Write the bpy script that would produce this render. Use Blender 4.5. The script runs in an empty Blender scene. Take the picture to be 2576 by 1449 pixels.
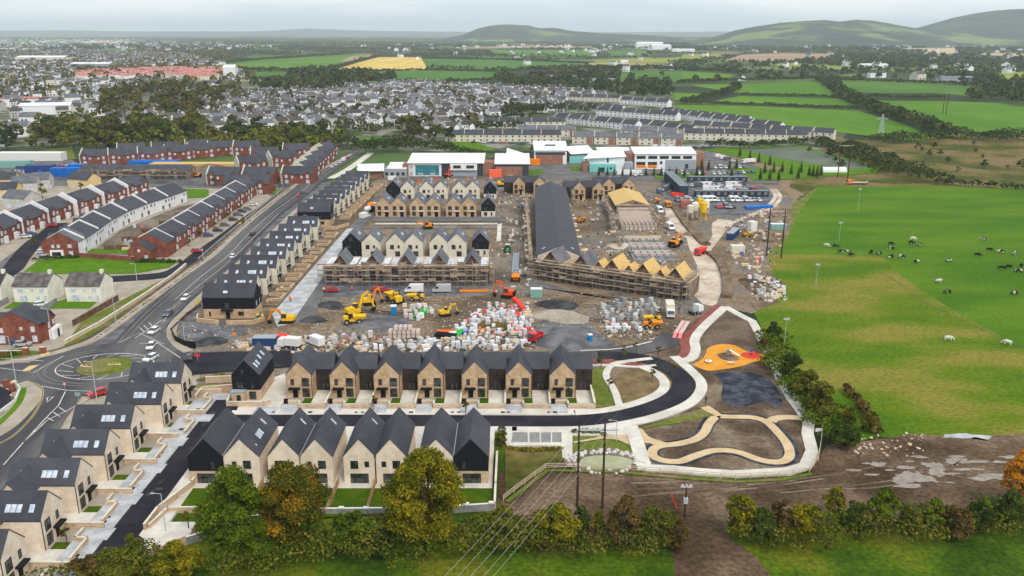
import bpy, math, random
import numpy as np
from mathutils import Vector
R = random.Random(11)
NR = np.random.RandomState(5)
S = bpy.context.scene
COL = S.collection
PI = math.pi
# ------------------------------------------------------------------ camera, sky, sun, exposure
F = 2147.0; H0 = 80.0; PT = math.atan((724.5-79)/F); SP, CP = math.sin(PT), math.cos(PT)
cam_d = bpy.data.cameras.new("camera"); cam = bpy.data.objects.new("camera", cam_d); COL.objects.link(cam)
cam.location = (0, 0, H0); cam.rotation_euler = (PI/2-PT, 0, 0)
cam_d.sensor_width = 36; cam_d.lens = 36*F/2576; cam_d.clip_start = 1; cam_d.clip_end = 90000
S.camera = cam
W = bpy.data.worlds.new("World"); S.world = W; W.use_nodes = True
nt = W.node_tree; nt.nodes.clear()
SUN_EL, SUN_AZ = math.radians(48), math.radians(150)
def nn(nt, t, **k):
    n = nt.nodes.new(t)
    for a, b in k.items(): setattr(n, a, b)
    return n
sky = nn(nt, 'ShaderNodeTexSky', sky_type='NISHITA', sun_disc=False)
sky.sun_elevation = SUN_EL; sky.sun_rotation = SUN_AZ; sky.altitude = 80; sky.dust_density = 2.0
tc = nn(nt, 'ShaderNodeTexCoord'); mp = nn(nt, 'ShaderNodeMapping'); mp.inputs['Scale'].default_value = (1.0, 1.0, 9.0)
cn = nn(nt, 'ShaderNodeTexNoise'); cn.inputs['Scale'].default_value = 2.2; cn.inputs['Detail'].default_value = 6; cn.inputs['Roughness'].default_value = .55
cr = nn(nt, 'ShaderNodeValToRGB')
cr.color_ramp.elements[0].position = .40; cr.color_ramp.elements[0].color = (.58, .67, .77, 1)
cr.color_ramp.elements[1].position = .58; cr.color_ramp.elements[1].color = (.86, .885, .90, 1)
mulc = nn(nt, 'ShaderNodeMix', data_type='RGBA', blend_type='MULTIPLY'); mulc.inputs[0].default_value = 1
mulc.inputs[7].default_value = (10.5, 10.5, 10.5, 1)
mixs = nn(nt, 'ShaderNodeMix', data_type='RGBA'); mixs.inputs[0].default_value = .9
bg = nn(nt, 'ShaderNodeBackground'); bg.inputs[1].default_value = .1; wo = nn(nt, 'ShaderNodeOutputWorld')
L = nt.links.new
L(tc.outputs['Generated'], mp.inputs[0]); L(mp.outputs[0], cn.inputs[0]); L(cn.outputs[0], cr.inputs[0])
L(cr.outputs[0], mulc.inputs[6]); L(sky.outputs[0], mixs.inputs[6]); L(mulc.outputs[2], mixs.inputs[7])
L(mixs.outputs[2], bg.inputs[0]); L(bg.outputs[0], wo.inputs[0])
sl = bpy.data.lights.new("sun", 'SUN'); sl.energy = 2.0; sl.angle = math.radians(26); sl.color = (1, .90, .78)
so = bpy.data.objects.new("sun", sl); COL.objects.link(so)
# sun stands behind and right of the camera
so.rotation_euler = (math.radians(90)-SUN_EL, 0, math.radians(30))
S.view_settings.view_transform = 'Standard'; S.view_settings.look = 'None'; S.view_settings.exposure = 0.38; S.view_settings.gamma = 1
S.view_settings.use_curve_mapping = False
S.render.engine = 'CYCLES'
S.cycles.volume_bounces = 3; S.cycles.max_bounces = 7

# ------------------------------------------------------------------ helpers
def G(x, y, z=0.0):
    a = (x-1288)/F; b = (724.5-y)/F
    dy = CP+b*SP; dz = -SP+b*CP; t = (z-H0)/dz
    return (a*t, dy*t)
def hgt(vb, vt): return 80*(vb-vt)*(7865-79)/((vb-79)*(7865-vt))
MATS = {}
def mat(name, c1, c2=None, s=1.0, c3=None, rough=.85, fine=12.0, famt=.25, st=(1, 1, 1), co='pos', thr=(.40, .60), metal=0, isl=0.0, bump=0, spec=.06, rnd=0.0, det=5, emit=0):
    m = bpy.data.materials.new(name); m.use_nodes = True; nt = m.node_tree; b = nt.nodes['Principled BSDF']
    b.inputs['Roughness'].default_value = rough; b.inputs['Metallic'].default_value = metal
    b.inputs['Specular IOR Level'].default_value = spec
    l = nt.links.new
    MATS[name] = m
    c1 = tuple(c1)+(1,)
    if c2 is None:
        if famt == 0 and not rnd:
            b.inputs['Base Color'].default_value = c1; return m
        c2 = c1[:3]
    c2 = tuple(c2)+(1,)
    if co == 'pos': src = nn(nt, 'ShaderNodeNewGeometry').outputs['Position']
    else: src = nn(nt, 'ShaderNodeTexCoord').outputs['Object']
    mpn = nn(nt, 'ShaderNodeMapping'); mpn.inputs['Scale'].default_value = st; l(src, mpn.inputs[0])
    if co == 'obj':
        oi = nn(nt, 'ShaderNodeObjectInfo'); mu = nn(nt, 'ShaderNodeMath', operation='MULTIPLY'); mu.inputs[1].default_value = 50
        l(oi.outputs['Random'], mu.inputs[0]); cx = nn(nt, 'ShaderNodeCombineXYZ'); l(mu.outputs[0], cx.inputs[0]); l(mu.outputs[0], cx.inputs[1])
        l(cx.outputs[0], mpn.inputs['Location'])
    n1 = nn(nt, 'ShaderNodeTexNoise'); n1.inputs['Scale'].default_value = s; n1.inputs['Detail'].default_value = det; l(mpn.outputs[0], n1.inputs[0])
    r = nn(nt, 'ShaderNodeValToRGB'); e = r.color_ramp.elements
    e[0].position = thr[0]; e[0].color = c1; e[1].position = thr[1]; e[1].color = c2
    if c3 is not None:
        q = e.new((thr[0]+thr[1])/2); q.color = tuple(c3)+(1,)
    fac = n1.outputs[0]
    if isl:
        g2 = nn(nt, 'ShaderNodeNewGeometry'); ma = nn(nt, 'ShaderNodeMath', operation='MULTIPLY_ADD')
        l(g2.outputs['Random Per Island'], ma.inputs[0]); ma.inputs[1].default_value = isl; sb = nn(nt, 'ShaderNodeMath', operation='SUBTRACT')
        sb.inputs[1].default_value = isl/2; l(n1.outputs[0], sb.inputs[0]); l(sb.outputs[0], ma.inputs[2]); fac = ma.outputs[0]
    l(fac, r.inputs[0])
    n2 = nn(nt, 'ShaderNodeTexNoise'); n2.inputs['Scale'].default_value = fine; n2.inputs['Detail'].default_value = 3; l(mpn.outputs[0], n2.inputs[0])
    mr = nn(nt, 'ShaderNodeMapRange'); mr.inputs[1].default_value = .3; mr.inputs[2].default_value = .7
    mr.inputs[3].default_value = 1-famt; mr.inputs[4].default_value = 1+famt; l(n2.outputs[0], mr.inputs[0])
    val = mr.outputs[0]
    if rnd:
        oi = nn(nt, 'ShaderNodeObjectInfo'); m2 = nn(nt, 'ShaderNodeMapRange'); m2.inputs[3].default_value = 1-rnd; m2.inputs[4].default_value = 1+rnd
        l(oi.outputs['Random'], m2.inputs[0]); mm = nn(nt, 'ShaderNodeMath', operation='MULTIPLY'); l(val, mm.inputs[0]); l(m2.outputs[0], mm.inputs[1]); val = mm.outputs[0]
    vm = nn(nt, 'ShaderNodeVectorMath', operation='SCALE'); l(r.outputs[0], vm.inputs[0]); l(val, vm.inputs['Scale'])
    l(vm.outputs[0], b.inputs['Base Color'])
    if bump:
        bp = nn(nt, 'ShaderNodeBump'); bp.inputs['Distance'].default_value = bump; l(n2.outputs[0], bp.inputs['Height']); l(bp.outputs[0], b.inputs['Normal'])
    return m
def brickmat(name, c1, c2, mortar, sc=1.0, bw=.45, bh=.15, rough=.9, rnd=0.0, ms=.02, rowoff=.5, big=.18):
    m = mat(name, c1, c2, .5, rough=rough, fine=9, famt=.12, co='obj', rnd=rnd)
    nt = m.node_tree; l = nt.links.new; b = nt.nodes['Principled BSDF']
    tcn = nn(nt, 'ShaderNodeTexCoord'); sx = nn(nt, 'ShaderNodeSeparateXYZ'); l(tcn.outputs['Object'], sx.inputs[0])
    ad = nn(nt, 'ShaderNodeMath', operation='ADD'); l(sx.outputs[0], ad.inputs[0]); l(sx.outputs[1], ad.inputs[1])
    cx = nn(nt, 'ShaderNodeCombineXYZ'); l(ad.outputs[0], cx.inputs[0]); l(sx.outputs[2], cx.inputs[1])
    bt = nn(nt, 'ShaderNodeTexBrick'); l(cx.outputs[0], bt.inputs[0]); bt.inputs['Scale'].default_value = sc
    bt.inputs['Brick Width'].default_value = bw; bt.inputs['Row Height'].default_value = bh; bt.inputs['Mortar Size'].default_value = ms
    bt.inputs['Color1'].default_value = (1+big, 1+big, 1+big, 1); bt.inputs['Color2'].default_value = (1-big, 1-big, 1-big*1.2, 1); bt.inputs['Mortar'].default_value = tuple(mortar)+(1,)
    old = b.inputs['Base Color'].links[0].from_socket
    mx = nn(nt, 'ShaderNodeMix', data_type='RGBA', blend_type='MULTIPLY'); mx.inputs[0].default_value = 1
    l(old, mx.inputs[6]); l(bt.outputs[0], mx.inputs[7]); l(mx.outputs[2], b.inputs['Base Color'])
    return m
class MB:
    def __init__(s): s.v = []; s.f = []; s.m = []
    def poly(s, pts, m=0):
        k = len(s.v); s.v += [tuple(p) for p in pts]; s.f.append(tuple(range(k, k+len(pts)))); s.m.append(m); return s
    def hexa(s, a, m=0, cap=True):   # a: 4 bottom CCW + 4 top
        k = len(s.v); s.v += [tuple(p) for p in a]
        fs = [(0, 1, 5, 4), (1, 2, 6, 5), (2, 3, 7, 6), (3, 0, 4, 7), (4, 5, 6, 7), (3, 2, 1, 0)]
        for f in fs: s.f.append(tuple(k+i for i in f)); s.m.append(m)
        return s
    def box(s, x0, y0, z0, x1, y1, z1, m=0, mt=None):
        s.hexa([(x0, y0, z0), (x1, y0, z0), (x1, y1, z0), (x0, y1, z0), (x0, y0, z1), (x1, y0, z1), (x1, y1, z1), (x0, y1, z1)], m)
        if mt is not None: s.m[-2] = mt
        return s
    def prism(s, pts, z0, z1, m=0, mt=None):
        n = len(pts); k = len(s.v); s.v += [(p[0], p[1], z0) for p in pts]+[(p[0], p[1], z1) for p in pts]
        for i in range(n): j = (i+1) % n; s.f.append((k+i, k+j, k+n+j, k+n+i)); s.m.append(m)
        s.f.append(tuple(range(k+n, k+2*n))); s.m.append(m if mt is None else mt); s.f.append(tuple(range(k+n-1, k-1, -1))); s.m.append(m); return s
    def extx(s, pts, x0, x1, m=0):   # profile in (y,z)
        n = len(pts); k = len(s.v); s.v += [(x0, p[0], p[1]) for p in pts]+[(x1, p[0], p[1]) for p in pts]
        for i in range(n): j = (i+1) % n; s.f.append((k+i, k+j, k+n+j, k+n+i)); s.m.append(m)
        s.f.append(tuple(range(k+n-1, k-1, -1))); s.m.append(m); s.f.append(tuple(range(k+n, k+2*n))); s.m.append(m); return s
    def exty(s, pts, y0, y1, m=0):   # profile in (x,z)
        n = len(pts); k = len(s.v); s.v += [(p[0], y0, p[1]) for p in pts]+[(p[0], y1, p[1]) for p in pts]
        for i in range(n): j = (i+1) % n; s.f.append((k+j, k+i, k+n+i, k+n+j)); s.m.append(m)
        s.f.append(tuple(range(k, k+n))); s.m.append(m); s.f.append(tuple(range(k+2*n-1, k+n-1, -1))); s.m.append(m); return s
    def cone(s, c, r0, r1, z0, z1, n=10, m=0):
        k = len(s.v)
        for z, r in ((z0, r0), (z1, r1)):
            for i in range(n): a = 2*PI*i/n; s.v.append((c[0]+r*math.cos(a), c[1]+r*math.sin(a), z))
        for i in range(n): j = (i+1) % n; s.f.append((k+i, k+j, k+n+j, k+n+i)); s.m.append(m)
        s.f.append(tuple(range(k+n, k+2*n))); s.m.append(m); s.f.append(tuple(range(k+n-1, k-1, -1))); s.m.append(m); return s
    def tube(s, p0, p1, r0, r1=None, n=6, m=0):
        r1 = r0 if r1 is None else r1; p0 = Vector(p0); p1 = Vector(p1); d = (p1-p0).normalized()
        u = d.cross(Vector((0, 0, 1)));
        if u.length < .01: u = Vector((1, 0, 0))
        u.normalize(); w = d.cross(u); k = len(s.v)
        for p, r in ((p0, r0), (p1, r1)):
            for i in range(n): a = 2*PI*i/n; q = p+u*(r*math.cos(a))+w*(r*math.sin(a)); s.v.append(tuple(q))
        for i in range(n): j = (i+1) % n; s.f.append((k+i, k+j, k+n+j, k+n+i)); s.m.append(m)
        s.f.append(tuple(range(k+n, k+2*n))); s.m.append(m); s.f.append(tuple(range(k+n-1, k-1, -1))); s.m.append(m); return s
    def beam(s, p0, p1, w, h, m=0):
        p0 = Vector(p0); p1 = Vector(p1); d = (p1-p0).normalized(); u = d.cross(Vector((0, 0, 1)))
        if u.length < .01: u = Vector((1, 0, 0))
        u.normalize(); t = u.cross(d)
        c = []
        for p in (p0, p1):
            c += [tuple(p-u*w/2-t*h/2), tuple(p+u*w/2-t*h/2), tuple(p+u*w/2+t*h/2), tuple(p-u*w/2+t*h/2)]
        return s.hexa(c, m)
    def mesh(s, name, *mats):
        me = bpy.data.meshes.new(name); me.from_pydata(s.v, [], s.f)
        for m in mats: me.materials.append(MATS[m])
        if len(mats) > 1: me.polygons.foreach_set('material_index', s.m)
        me.validate(); me.update(); return me
def npmesh(name, v, q, *mats, smooth=False, mi=None):
    me = bpy.data.meshes.new(name); n = q.shape[1]
    me.vertices.add(len(v)); me.vertices.foreach_set('co', v.astype(np.float32).ravel())
    me.loops.add(q.size); me.loops.foreach_set('vertex_index', q.astype(np.int32).ravel())
    me.polygons.add(len(q)); me.polygons.foreach_set('loop_start', np.arange(0, q.size, n, dtype=np.int32))
    me.polygons.foreach_set('loop_total', np.full(len(q), n, dtype=np.int32))
    for m in mats: me.materials.append(MATS[m])
    if mi is not None: me.polygons.foreach_set('material_index', mi.astype(np.int32))
    me.update(calc_edges=True); me.validate()
    if smooth: me.polygons.foreach_set('use_smooth', np.ones(len(q), dtype=bool))
    return me
def O(name, me, parent=None, loc=(0, 0, 0), rz=0, label=None, cat=None, group=None, kind=None, sc=None, rot=None):
    if isinstance(me, MB): me = me.mesh(name, *parent) if False else me
    o = bpy.data.objects.new(name, me); COL.objects.link(o)
    if parent is not None: o.parent = parent
    o.location = loc; o.rotation_euler = rot if rot else (0, 0, rz)
    if sc is not None: o.scale = (sc, sc, sc) if not hasattr(sc, '__len__') else sc
    if label: o['label'] = label
    if cat: o['category'] = cat
    if group: o['group'] = group
    if kind: o['kind'] = kind
    return o
def E(name, label, cat, loc=(0, 0, 0), rz=0, group=None, sc=None): return O(name, None, None, loc, rz, label, cat, group, None, sc)
def tree_copy(root, loc, rz=0, label=None, group=None, sc=None):
    def cp(o, par):
        c = o.copy(); COL.objects.link(c)
        if par is not None: c.parent = par
        for ch in KIDS.get(o, ()): cp(ch, c)
        return c
    r = cp(root, None); r.location = loc; r.rotation_euler = (0, 0, rz)
    if sc is not None: r.scale = (sc, sc, sc) if not hasattr(sc, '__len__') else sc
    if label: r['label'] = label
    if group: r['group'] = group
    return r
KIDS = {}
def index_kids():
    KIDS.clear()
    for o in COL.objects:
        if o.parent is not None: KIDS.setdefault(o.parent, []).append(o)
class Proto:     # first use places the original, later uses copy it
    def __init__(s, root): s.root = root; s.used = False; s.sub = list(s.kids(root))
    def kids(s, r):
        for o in r.children:
            yield o
    def place(s, loc, rz=0, label=None, group=None, sc=None):
        if not s.used:
            s.used = True; r = s.root; r.location = loc; r.rotation_euler = (0, 0, rz)
            if sc is not None: r.scale = (sc, sc, sc) if not hasattr(sc, '__len__') else sc
            if label: r['label'] = label
            if group: r['group'] = group
            s.tree = s.snap(r); return r
        return s.copy(s.tree, loc, rz, label, group, sc)
    def snap(s, o): return (o, [s.snap(c) for c in o.children])
    def copy(s, t, loc, rz, label, group, sc):
        def cp(t, par):
            c = t[0].copy(); COL.objects.link(c)
            if par is not None: c.parent = par
            for ch in t[1]: cp(ch, c)
            return c
        r = cp(t, None); r.location = loc; r.rotation_euler = (0, 0, rz)
        if sc is not None: r.scale = (sc, sc, sc) if not hasattr(sc, '__len__') else sc
        if label: r['label'] = label
        if group: r['group'] = group
        return r
def gp(pts): return [G(*p) for p in pts]
def zc(pts, ox, oy, s): return [(x/s+ox, y/s+oy) for x, y in pts]   # crop coords -> photo coords
def sheet(name, pts, z, m, kind='structure', world=False, **k):
    p = pts if world else gp(pts)
    a = sum(p[i][0]*p[(i+1) % len(p)][1]-p[(i+1) % len(p)][0]*p[i][1] for i in range(len(p)))
    if a < 0: p = p[::-1]
    mb = MB(); mb.poly([(q[0], q[1], z) for q in p])
    return O(name, mb.mesh(name, m), kind=kind, **k)
def slab(name, pts, z0, z1, m, kind='structure', world=False, **k):
    p = pts if world else gp(pts)
    a = sum(p[i][0]*p[(i+1) % len(p)][1]-p[(i+1) % len(p)][0]*p[i][1] for i in range(len(p)))
    if a < 0: p = p[::-1]
    return O(name, MB().prism(p, z0, z1).mesh(name, m), kind=kind, **k)
def smooth(pts, n=6):
    P = [pts[0]]+list(pts)+[pts[-1]]; out = []
    for i in range(1, len(P)-2):
        for k in range(n):
            t = k/n; a, b, c, d = P[i-1], P[i], P[i+1], P[i+2]
            out.append(tuple(.5*((2*b[j])+(-a[j]+c[j])*t+(2*a[j]-5*b[j]+4*c[j]-d[j])*t*t+(-a[j]+3*b[j]-3*c[j]+d[j])*t**3) for j in (0, 1)))
    out.append(tuple(pts[-1])); return out
def offs(p, o):
    r = []
    for i in range(len(p)):
        a = p[max(i-1, 0)]; b = p[min(i+1, len(p)-1)]; dx, dy = b[0]-a[0], b[1]-a[1]; l = math.hypot(dx, dy) or 1
        r.append((p[i][0]-dy/l*o, p[i][1]+dx/l*o))
    return r
def ribbon(name, pts, w, z, m, world=False, sm=True, h=None, off=0, kind='structure', **k):
    p = pts if world else gp(pts)
    if sm: p = smooth(p)
    a = offs(p, off+w/2); b = offs(p, off-w/2); mb = MB()
    for i in range(len(p)-1):
        q = [b[i], b[i+1], a[i+1], a[i]]
        if h: mb.hexa([(x, y, z) for x, y in q]+[(x, y, z+h) for x, y in q])
        else: mb.poly([(x, y, z) for x, y in q])
    return O(name, mb.mesh(name, m), kind=kind, **k)
def inpoly(x, y, p):
    c = False; n = len(p); j = n-1
    for i in range(n):
        if (p[i][1] > y) != (p[j][1] > y) and x < (p[j][0]-p[i][0])*(y-p[i][1])/(p[j][1]-p[i][1])+p[i][0]: c = not c
        j = i
    return c
def scatter(pts, n, world=False, mind=0, rr=None):
    rr = rr or R
    p = pts if world else gp(pts); xs = [q[0] for q in p]; ys = [q[1] for q in p]; out = []; k = 0
    while len(out) < n and k < n*60:
        k += 1; x = rr.uniform(min(xs), max(xs)); y = rr.uniform(min(ys), max(ys))
        if inpoly(x, y, p) and (not mind or all((x-a)**2+(y-b)**2 > mind*mind for a, b in out[-400:])): out.append((x, y))
    return out
def spot(x, y, p):
    xs = [q[0] for q in p]; ys = [q[1] for q in p]; u = (x-min(xs))/(max(xs)-min(xs)+.01); v = (y-min(ys))/(max(ys)-min(ys)+.01)
    return ('front', 'middle', 'back')[min(2, int(v*3))]+' '+('left', 'centre', 'right')[min(2, int(u*3))]
ORD = ['first', 'second', 'third', 'fourth', 'fifth', 'sixth', 'seventh', 'eighth', 'ninth', 'tenth', 'eleventh', 'twelfth', 'thirteenth', 'fourteenth', 'fifteenth', 'sixteenth', 'seventeenth', 'eighteenth', 'nineteenth', 'twentieth', 'twenty-first', 'twenty-second', 'twenty-third', 'twenty-fourth']

# ------------------------------------------------------------------ materials
mat('slate', (.038, .041, .052), (.050, .053, .066), .25, rough=.65, fine=3, famt=.14, co='obj', rnd=.13, spec=.3)
mat('slate_grey', (.105, .112, .13), (.145, .152, .172), .35, rough=.6, fine=5, famt=.15, co='obj', rnd=.08)
mat('slate_brown', (.06, .055, .055), (.11, .10, .095), .5, rough=.8, fine=5, famt=.15, co='obj', rnd=.3)
mat('tile_red', (.30, .10, .09), (.42, .2, .17), .3, rough=.9, fine=3, famt=.2, co='obj', rnd=.15)
brickmat('cream_brick', (.65, .55, .43), (.75, .66, .54), (.9, .9, .9), bw=.6, bh=.3, rnd=.03, big=.06)
brickmat('tan_brick', (.42, .29, .175), (.51, .375, .245), (.95, .95, .95), bw=.55, bh=.24, rnd=.03, big=.2)
brickmat('wall_brick', (.47, .34, .235), (.57, .44, .32), (.9, .9, .9), bw=.6, bh=.22, big=.18)
mat('render_cream', (.57, .54, .44), (.65, .62, .52), .4, rough=.9, fine=3, famt=.08, co='obj')
mat('render_pale', (.66, .65, .56), (.74, .73, .65), .4, fine=3, famt=.07, co='obj')
mat('render_yellow', (.60, .44, .20), (.66, .50, .26), .4, fine=4, famt=.06, co='obj')
mat('render_white', (.70, .71, .72), (.78, .79, .80), .4, fine=4, famt=.06, co='obj')
mat('render_grey', (.44, .43, .40), (.52, .51, .47), .4, fine=4, famt=.06, co='obj')
brickmat('red_brick', (.155, .052, .038), (.225, .082, .058), (1.5, 1.5, 1.4), bw=.5, bh=.2, ms=.012, rnd=.1, big=.2)
brickmat('dark_brick', (.028, .023, .022), (.045, .037, .034), (1.3, 1.3, 1.3), bw=.5, bh=.2, ms=.012)
mat('black_clad', (.010, .011, .016), (.016, .017, .024), 8, st=(6, 6, .05), rough=.6, fine=2, famt=.2, co='obj')
mat('black_metal', (.012, .012, .014), famt=0, rough=.5)
mat('frame_white', (.72, .72, .72), famt=0, rough=.5)
mat('glass', (.012, .016, .018), (.05, .06, .062), .9, rough=.12, fine=2, famt=.3, co='obj', spec=.8)
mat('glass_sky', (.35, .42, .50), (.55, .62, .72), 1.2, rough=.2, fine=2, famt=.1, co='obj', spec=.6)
mat('asphalt_new', (.019, .019, .026), (.030, .030, .037), .15, fine=6, famt=.15, rough=.8)
mat('asphalt', (.062, .062, .068), (.13, .128, .126), .09, c3=(.092, .092, .094), fine=2.5, famt=.14, st=(1, .12, 1), det=8)
mat('asphalt_old', (.11, .11, .115), (.16, .155, .15), .12, fine=3, famt=.12)
mat('footway', (.30, .265, .21), (.37, .33, .27), .2, fine=2, famt=.1)
mat('concrete', (.50, .475, .42), (.61, .585, .52), .18, fine=1.2, famt=.09)
mat('paver', (.33, .345, .36), (.47, .48, .49), .35, fine=2, famt=.14)
mat('paver_dark', (.20, .20, .195), (.25, .25, .24), .5, fine=3, famt=.1)
mat('marking', (.62, .62, .60), (.40, .40, .38), 1.5, fine=5, famt=.1)
mat('yellow_line', (.55, .42, .13), (.42, .36, .18), 1.5, fine=5, famt=.1)
mat('tactile', (.60, .44, .22), fine=5, famt=.1)
mat('red_path', (.20, .060, .052), (.26, .085, .07), .3, fine=2, famt=.12)
mat('grass_bright', (.048, .128, .003), (.085, .165, .006), .04, fine=1.5, famt=.26, st=(.5, 1.3, 1), det=11)
mat('grass_lawn', (.035, .085, .002), (.065, .105, .003), .3, fine=2, famt=.2)
mat('grass_new', (.06, .155, .003), (.09, .18, .005), .25, fine=2, famt=.15)
mat('grass_rough', (.058, .128, .003), (.18, .168, .028), .035, c3=(.100, .150, .006), fine=1.3, famt=.34, st=(.65, 1.3, 1), thr=(.38, .58), det=12)
mat('grass_verge', (.10, .14, .02), (.17, .16, .06), .12, c3=(.12, .15, .02), fine=1, famt=.22, det=8)
mat('grass_near', (.028, .062, .004), (.12, .135, .010), .06, c3=(.062, .112, .005), fine=1.2, famt=.4, thr=(.40, .62), det=9)
mat('scrub', (.055, .065, .012), (.17, .12, .06), .03, c3=(.12, .105, .025), fine=.35, famt=.35, thr=(.42, .58), det=8)
mat('soil', (.115, .085, .058), (.20, .16, .12), .08, c3=(.155, .12, .085), fine=1.2, famt=.25, thr=(.42, .60), det=9)
mat('soil_dark', (.085, .062, .044), (.15, .11, .08), .12, fine=1.5, famt=.25, det=8)
mat('soil_park', (.075, .052, .034), (.20, .155, .11), .10, c3=(.125, .088, .06), fine=1.4, famt=.32, det=10, bump=.15)
mat('mud', (.060, .038, .022), (.165, .115, .075), .06, c3=(.105, .070, .043), fine=1.1, famt=.4, det=10, bump=.3)
mat('site', (.125, .092, .060), (.15, .138, .122), .035, c3=(.22, .165, .108), fine=.8, famt=.36, thr=(.40, .60), det=10, bump=.2)
mat('site_grey', (.11, .09, .07), (.21, .175, .14), .07, c3=(.155, .13, .10), fine=.9, famt=.32, det=9)
mat('puddle', (.20, .165, .125), (.28, .235, .19), .5, rough=.3, fine=2, famt=.1, spec=.4)
mat('haul', (.40, .32, .24), (.56, .48, .395), .12, fine=.7, famt=.16, det=9, c3=(.50, .42, .335))
mat('gravel', (.085, .087, .095), (.16, .16, .17), .2, fine=2.5, famt=.25, det=9)
mat('gravel_dark', (.03, .032, .038), (.065, .067, .072), .3, fine=3, famt=.25)
mat('sand', (.27, .235, .185), (.36, .32, .26), .2, fine=1.2, famt=.15)
mat('earth_heap', (.12, .08, .05), (.20, .15, .10), .2, fine=1, famt=.25)
mat('tan_path', (.50, .375, .21), (.57, .44, .27), .3, fine=2, famt=.08)
mat('pea_path', (.47, .35, .22), (.53, .41, .27), .3, fine=2, famt=.1)
mat('rubber_orange', (.58, .25, .028), (.64, .30, .045), .3, fine=1.4, famt=.1)
mat('rubber_red', (.55, .06, .035), fine=2, famt=.1)
mat('membrane', (.014, .017, .028), (.06, .066, .085), .3, fine=1.1, famt=.45, det=10, rough=.5, bump=.3)
mat('pond', (.27, .30, .17), (.33, .36, .22), .2, rough=.12, fine=1, famt=.06)
mat('stone', (.40, .385, .36), (.58, .56, .53), 1.2, fine=5, famt=.2, co='obj', rnd=.15)
mat('field_a', (.065, .165, .008), (.10, .20, .012), .006, fine=.06, famt=.12, st=(1, .5, 1))
mat('field_b', (.05, .135, .015), (.075, .165, .02), .006, fine=.06, famt=.1, st=(1, .5, 1))
mat('field_olive', (.19, .235, .03), (.25, .27, .045), .006, fine=.05, famt=.1)
mat('field_gold', (.52, .37, .085), (.60, .45, .13), .01, fine=.08, famt=.12, st=(4, .4, 1))
mat('field_brown', (.28, .19, .12), (.36, .25, .16), .006, fine=.05, famt=.1)
mat('field_tan', (.42, .32, .19), (.48, .38, .24), .006, fine=.05, famt=.1)
mat('pitch', (.10, .125, .095), (.13, .155, .115), .05, fine=.5, famt=.08)
mat('suburb', (.05, .08, .02), (.22, .21, .19), .05, c3=(.10, .11, .07), fine=.15, famt=.35, det=9)
mat('woodfloor', (.022, .030, .012), (.045, .055, .02), .05, fine=.5, famt=.3)
mat('timber', (.34, .215, .12), (.44, .30, .18), .8, fine=6, famt=.2, co='obj')
mat('timber_pale', (.52, .41, .27), (.62, .5, .35), .8, fine=6, famt=.15, co='obj')
mat('timber_dark', (.10, .062, .038), (.17, .105, .065), .6, fine=6, famt=.2, co='obj')
mat('osb', (.52, .35, .13), (.60, .42, .18), 1.2, fine=5, famt=.12, co='obj')
mat('scaf_board', (.23, .165, .11), (.38, .29, .20), 1.0, fine=5, famt=.2, co='obj', rnd=.2)
mat('steel', (.30, .31, .32), (.38, .39, .4), 2, fine=6, famt=.1, co='obj', rough=.5, metal=.4)
mat('galv', (.42, .46, .48), famt=0, rough=.5)
mat('pole_wood', (.035, .022, .015), (.07, .045, .03), .8, fine=5, famt=.3, co='obj', st=(3, 3, .3))
mat('block_grey', (.21, .22, .23), (.29, .30, .31), .6, fine=2, famt=.12)
mat('cap_white', (.66, .66, .64), famt=.05)
mat('roof_white', (.66, .69, .72), (.74, .77, .79), .1, fine=1, famt=.04, st=(4, .2, 1))
mat('panel_white', (.72, .74, .76), fine=2, famt=.04)
mat('panel_grey', (.30, .34, .38), fine=2, famt=.05)
mat('panel_dark', (.045, .055, .07), fine=2, famt=.1)
mat('panel_navy', (.028, .040, .055), (.04, .055, .075), .6, fine=2, famt=.15)
mat('roof_cabin', (.16, .19, .21), (.21, .24, .26), .3, fine=2, famt=.1)
mat('teal', (.17, .50, .46), fine=2, famt=.05)
mat('teal_glass', (.035, .16, .20), (.06, .24, .28), .3, rough=.2, fine=1, famt=.2)
mat('coral', (.85, .14, .07), fine=2, famt=.05)
mat('orange', (.80, .23, .015), fine=2, famt=.05)
mat('brick_school', (.235, .12, .085), (.30, .165, .12), .3, fine=3, famt=.12)
mat('machine_yellow', (.40, .25, .04), (.74, .45, .015), 1.6, rough=.5, fine=5, famt=.15, co='obj', thr=(.34, .5))
mat('machine_orange', (.42, .16, .03), (.78, .25, .012), 1.6, rough=.5, fine=5, famt=.15, co='obj', thr=(.34, .5))
mat('machine_red', (.72, .075, .012), rough=.45, fine=5, famt=.1)
mat('rubber', (.018, .018, .018), famt=0, rough=.8)
mat('wrap', (.46, .49, .53), (.68, .71, .75), 1.5, rough=.5, fine=4, famt=.14, co='obj', rnd=.2)
mat('wrap_grey', (.38, .40, .41), (.55, .56, .55), 1.5, rough=.6, fine=4, famt=.15, co='obj', rnd=.15)
mat('pink_block', (.50, .42, .38), (.60, .52, .48), 2, rough=.8, fine=5, famt=.15, co='obj', rnd=.05)
mat('cont_blue', (.022, .05, .15), (.03, .07, .19), .8, rough=.5, fine=4, famt=.1, co='obj')
mat('tarp_blue', (.01, .11, .42), (.015, .16, .52), .5, rough=.5, fine=1, famt=.12)
mat('skin', (.45, .27, .19), famt=0); mat('hair', (.03, .02, .012), famt=0); mat('hivis', (.72, .80, .05), famt=0); mat('navy', (.02, .025, .05), famt=0)
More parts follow.
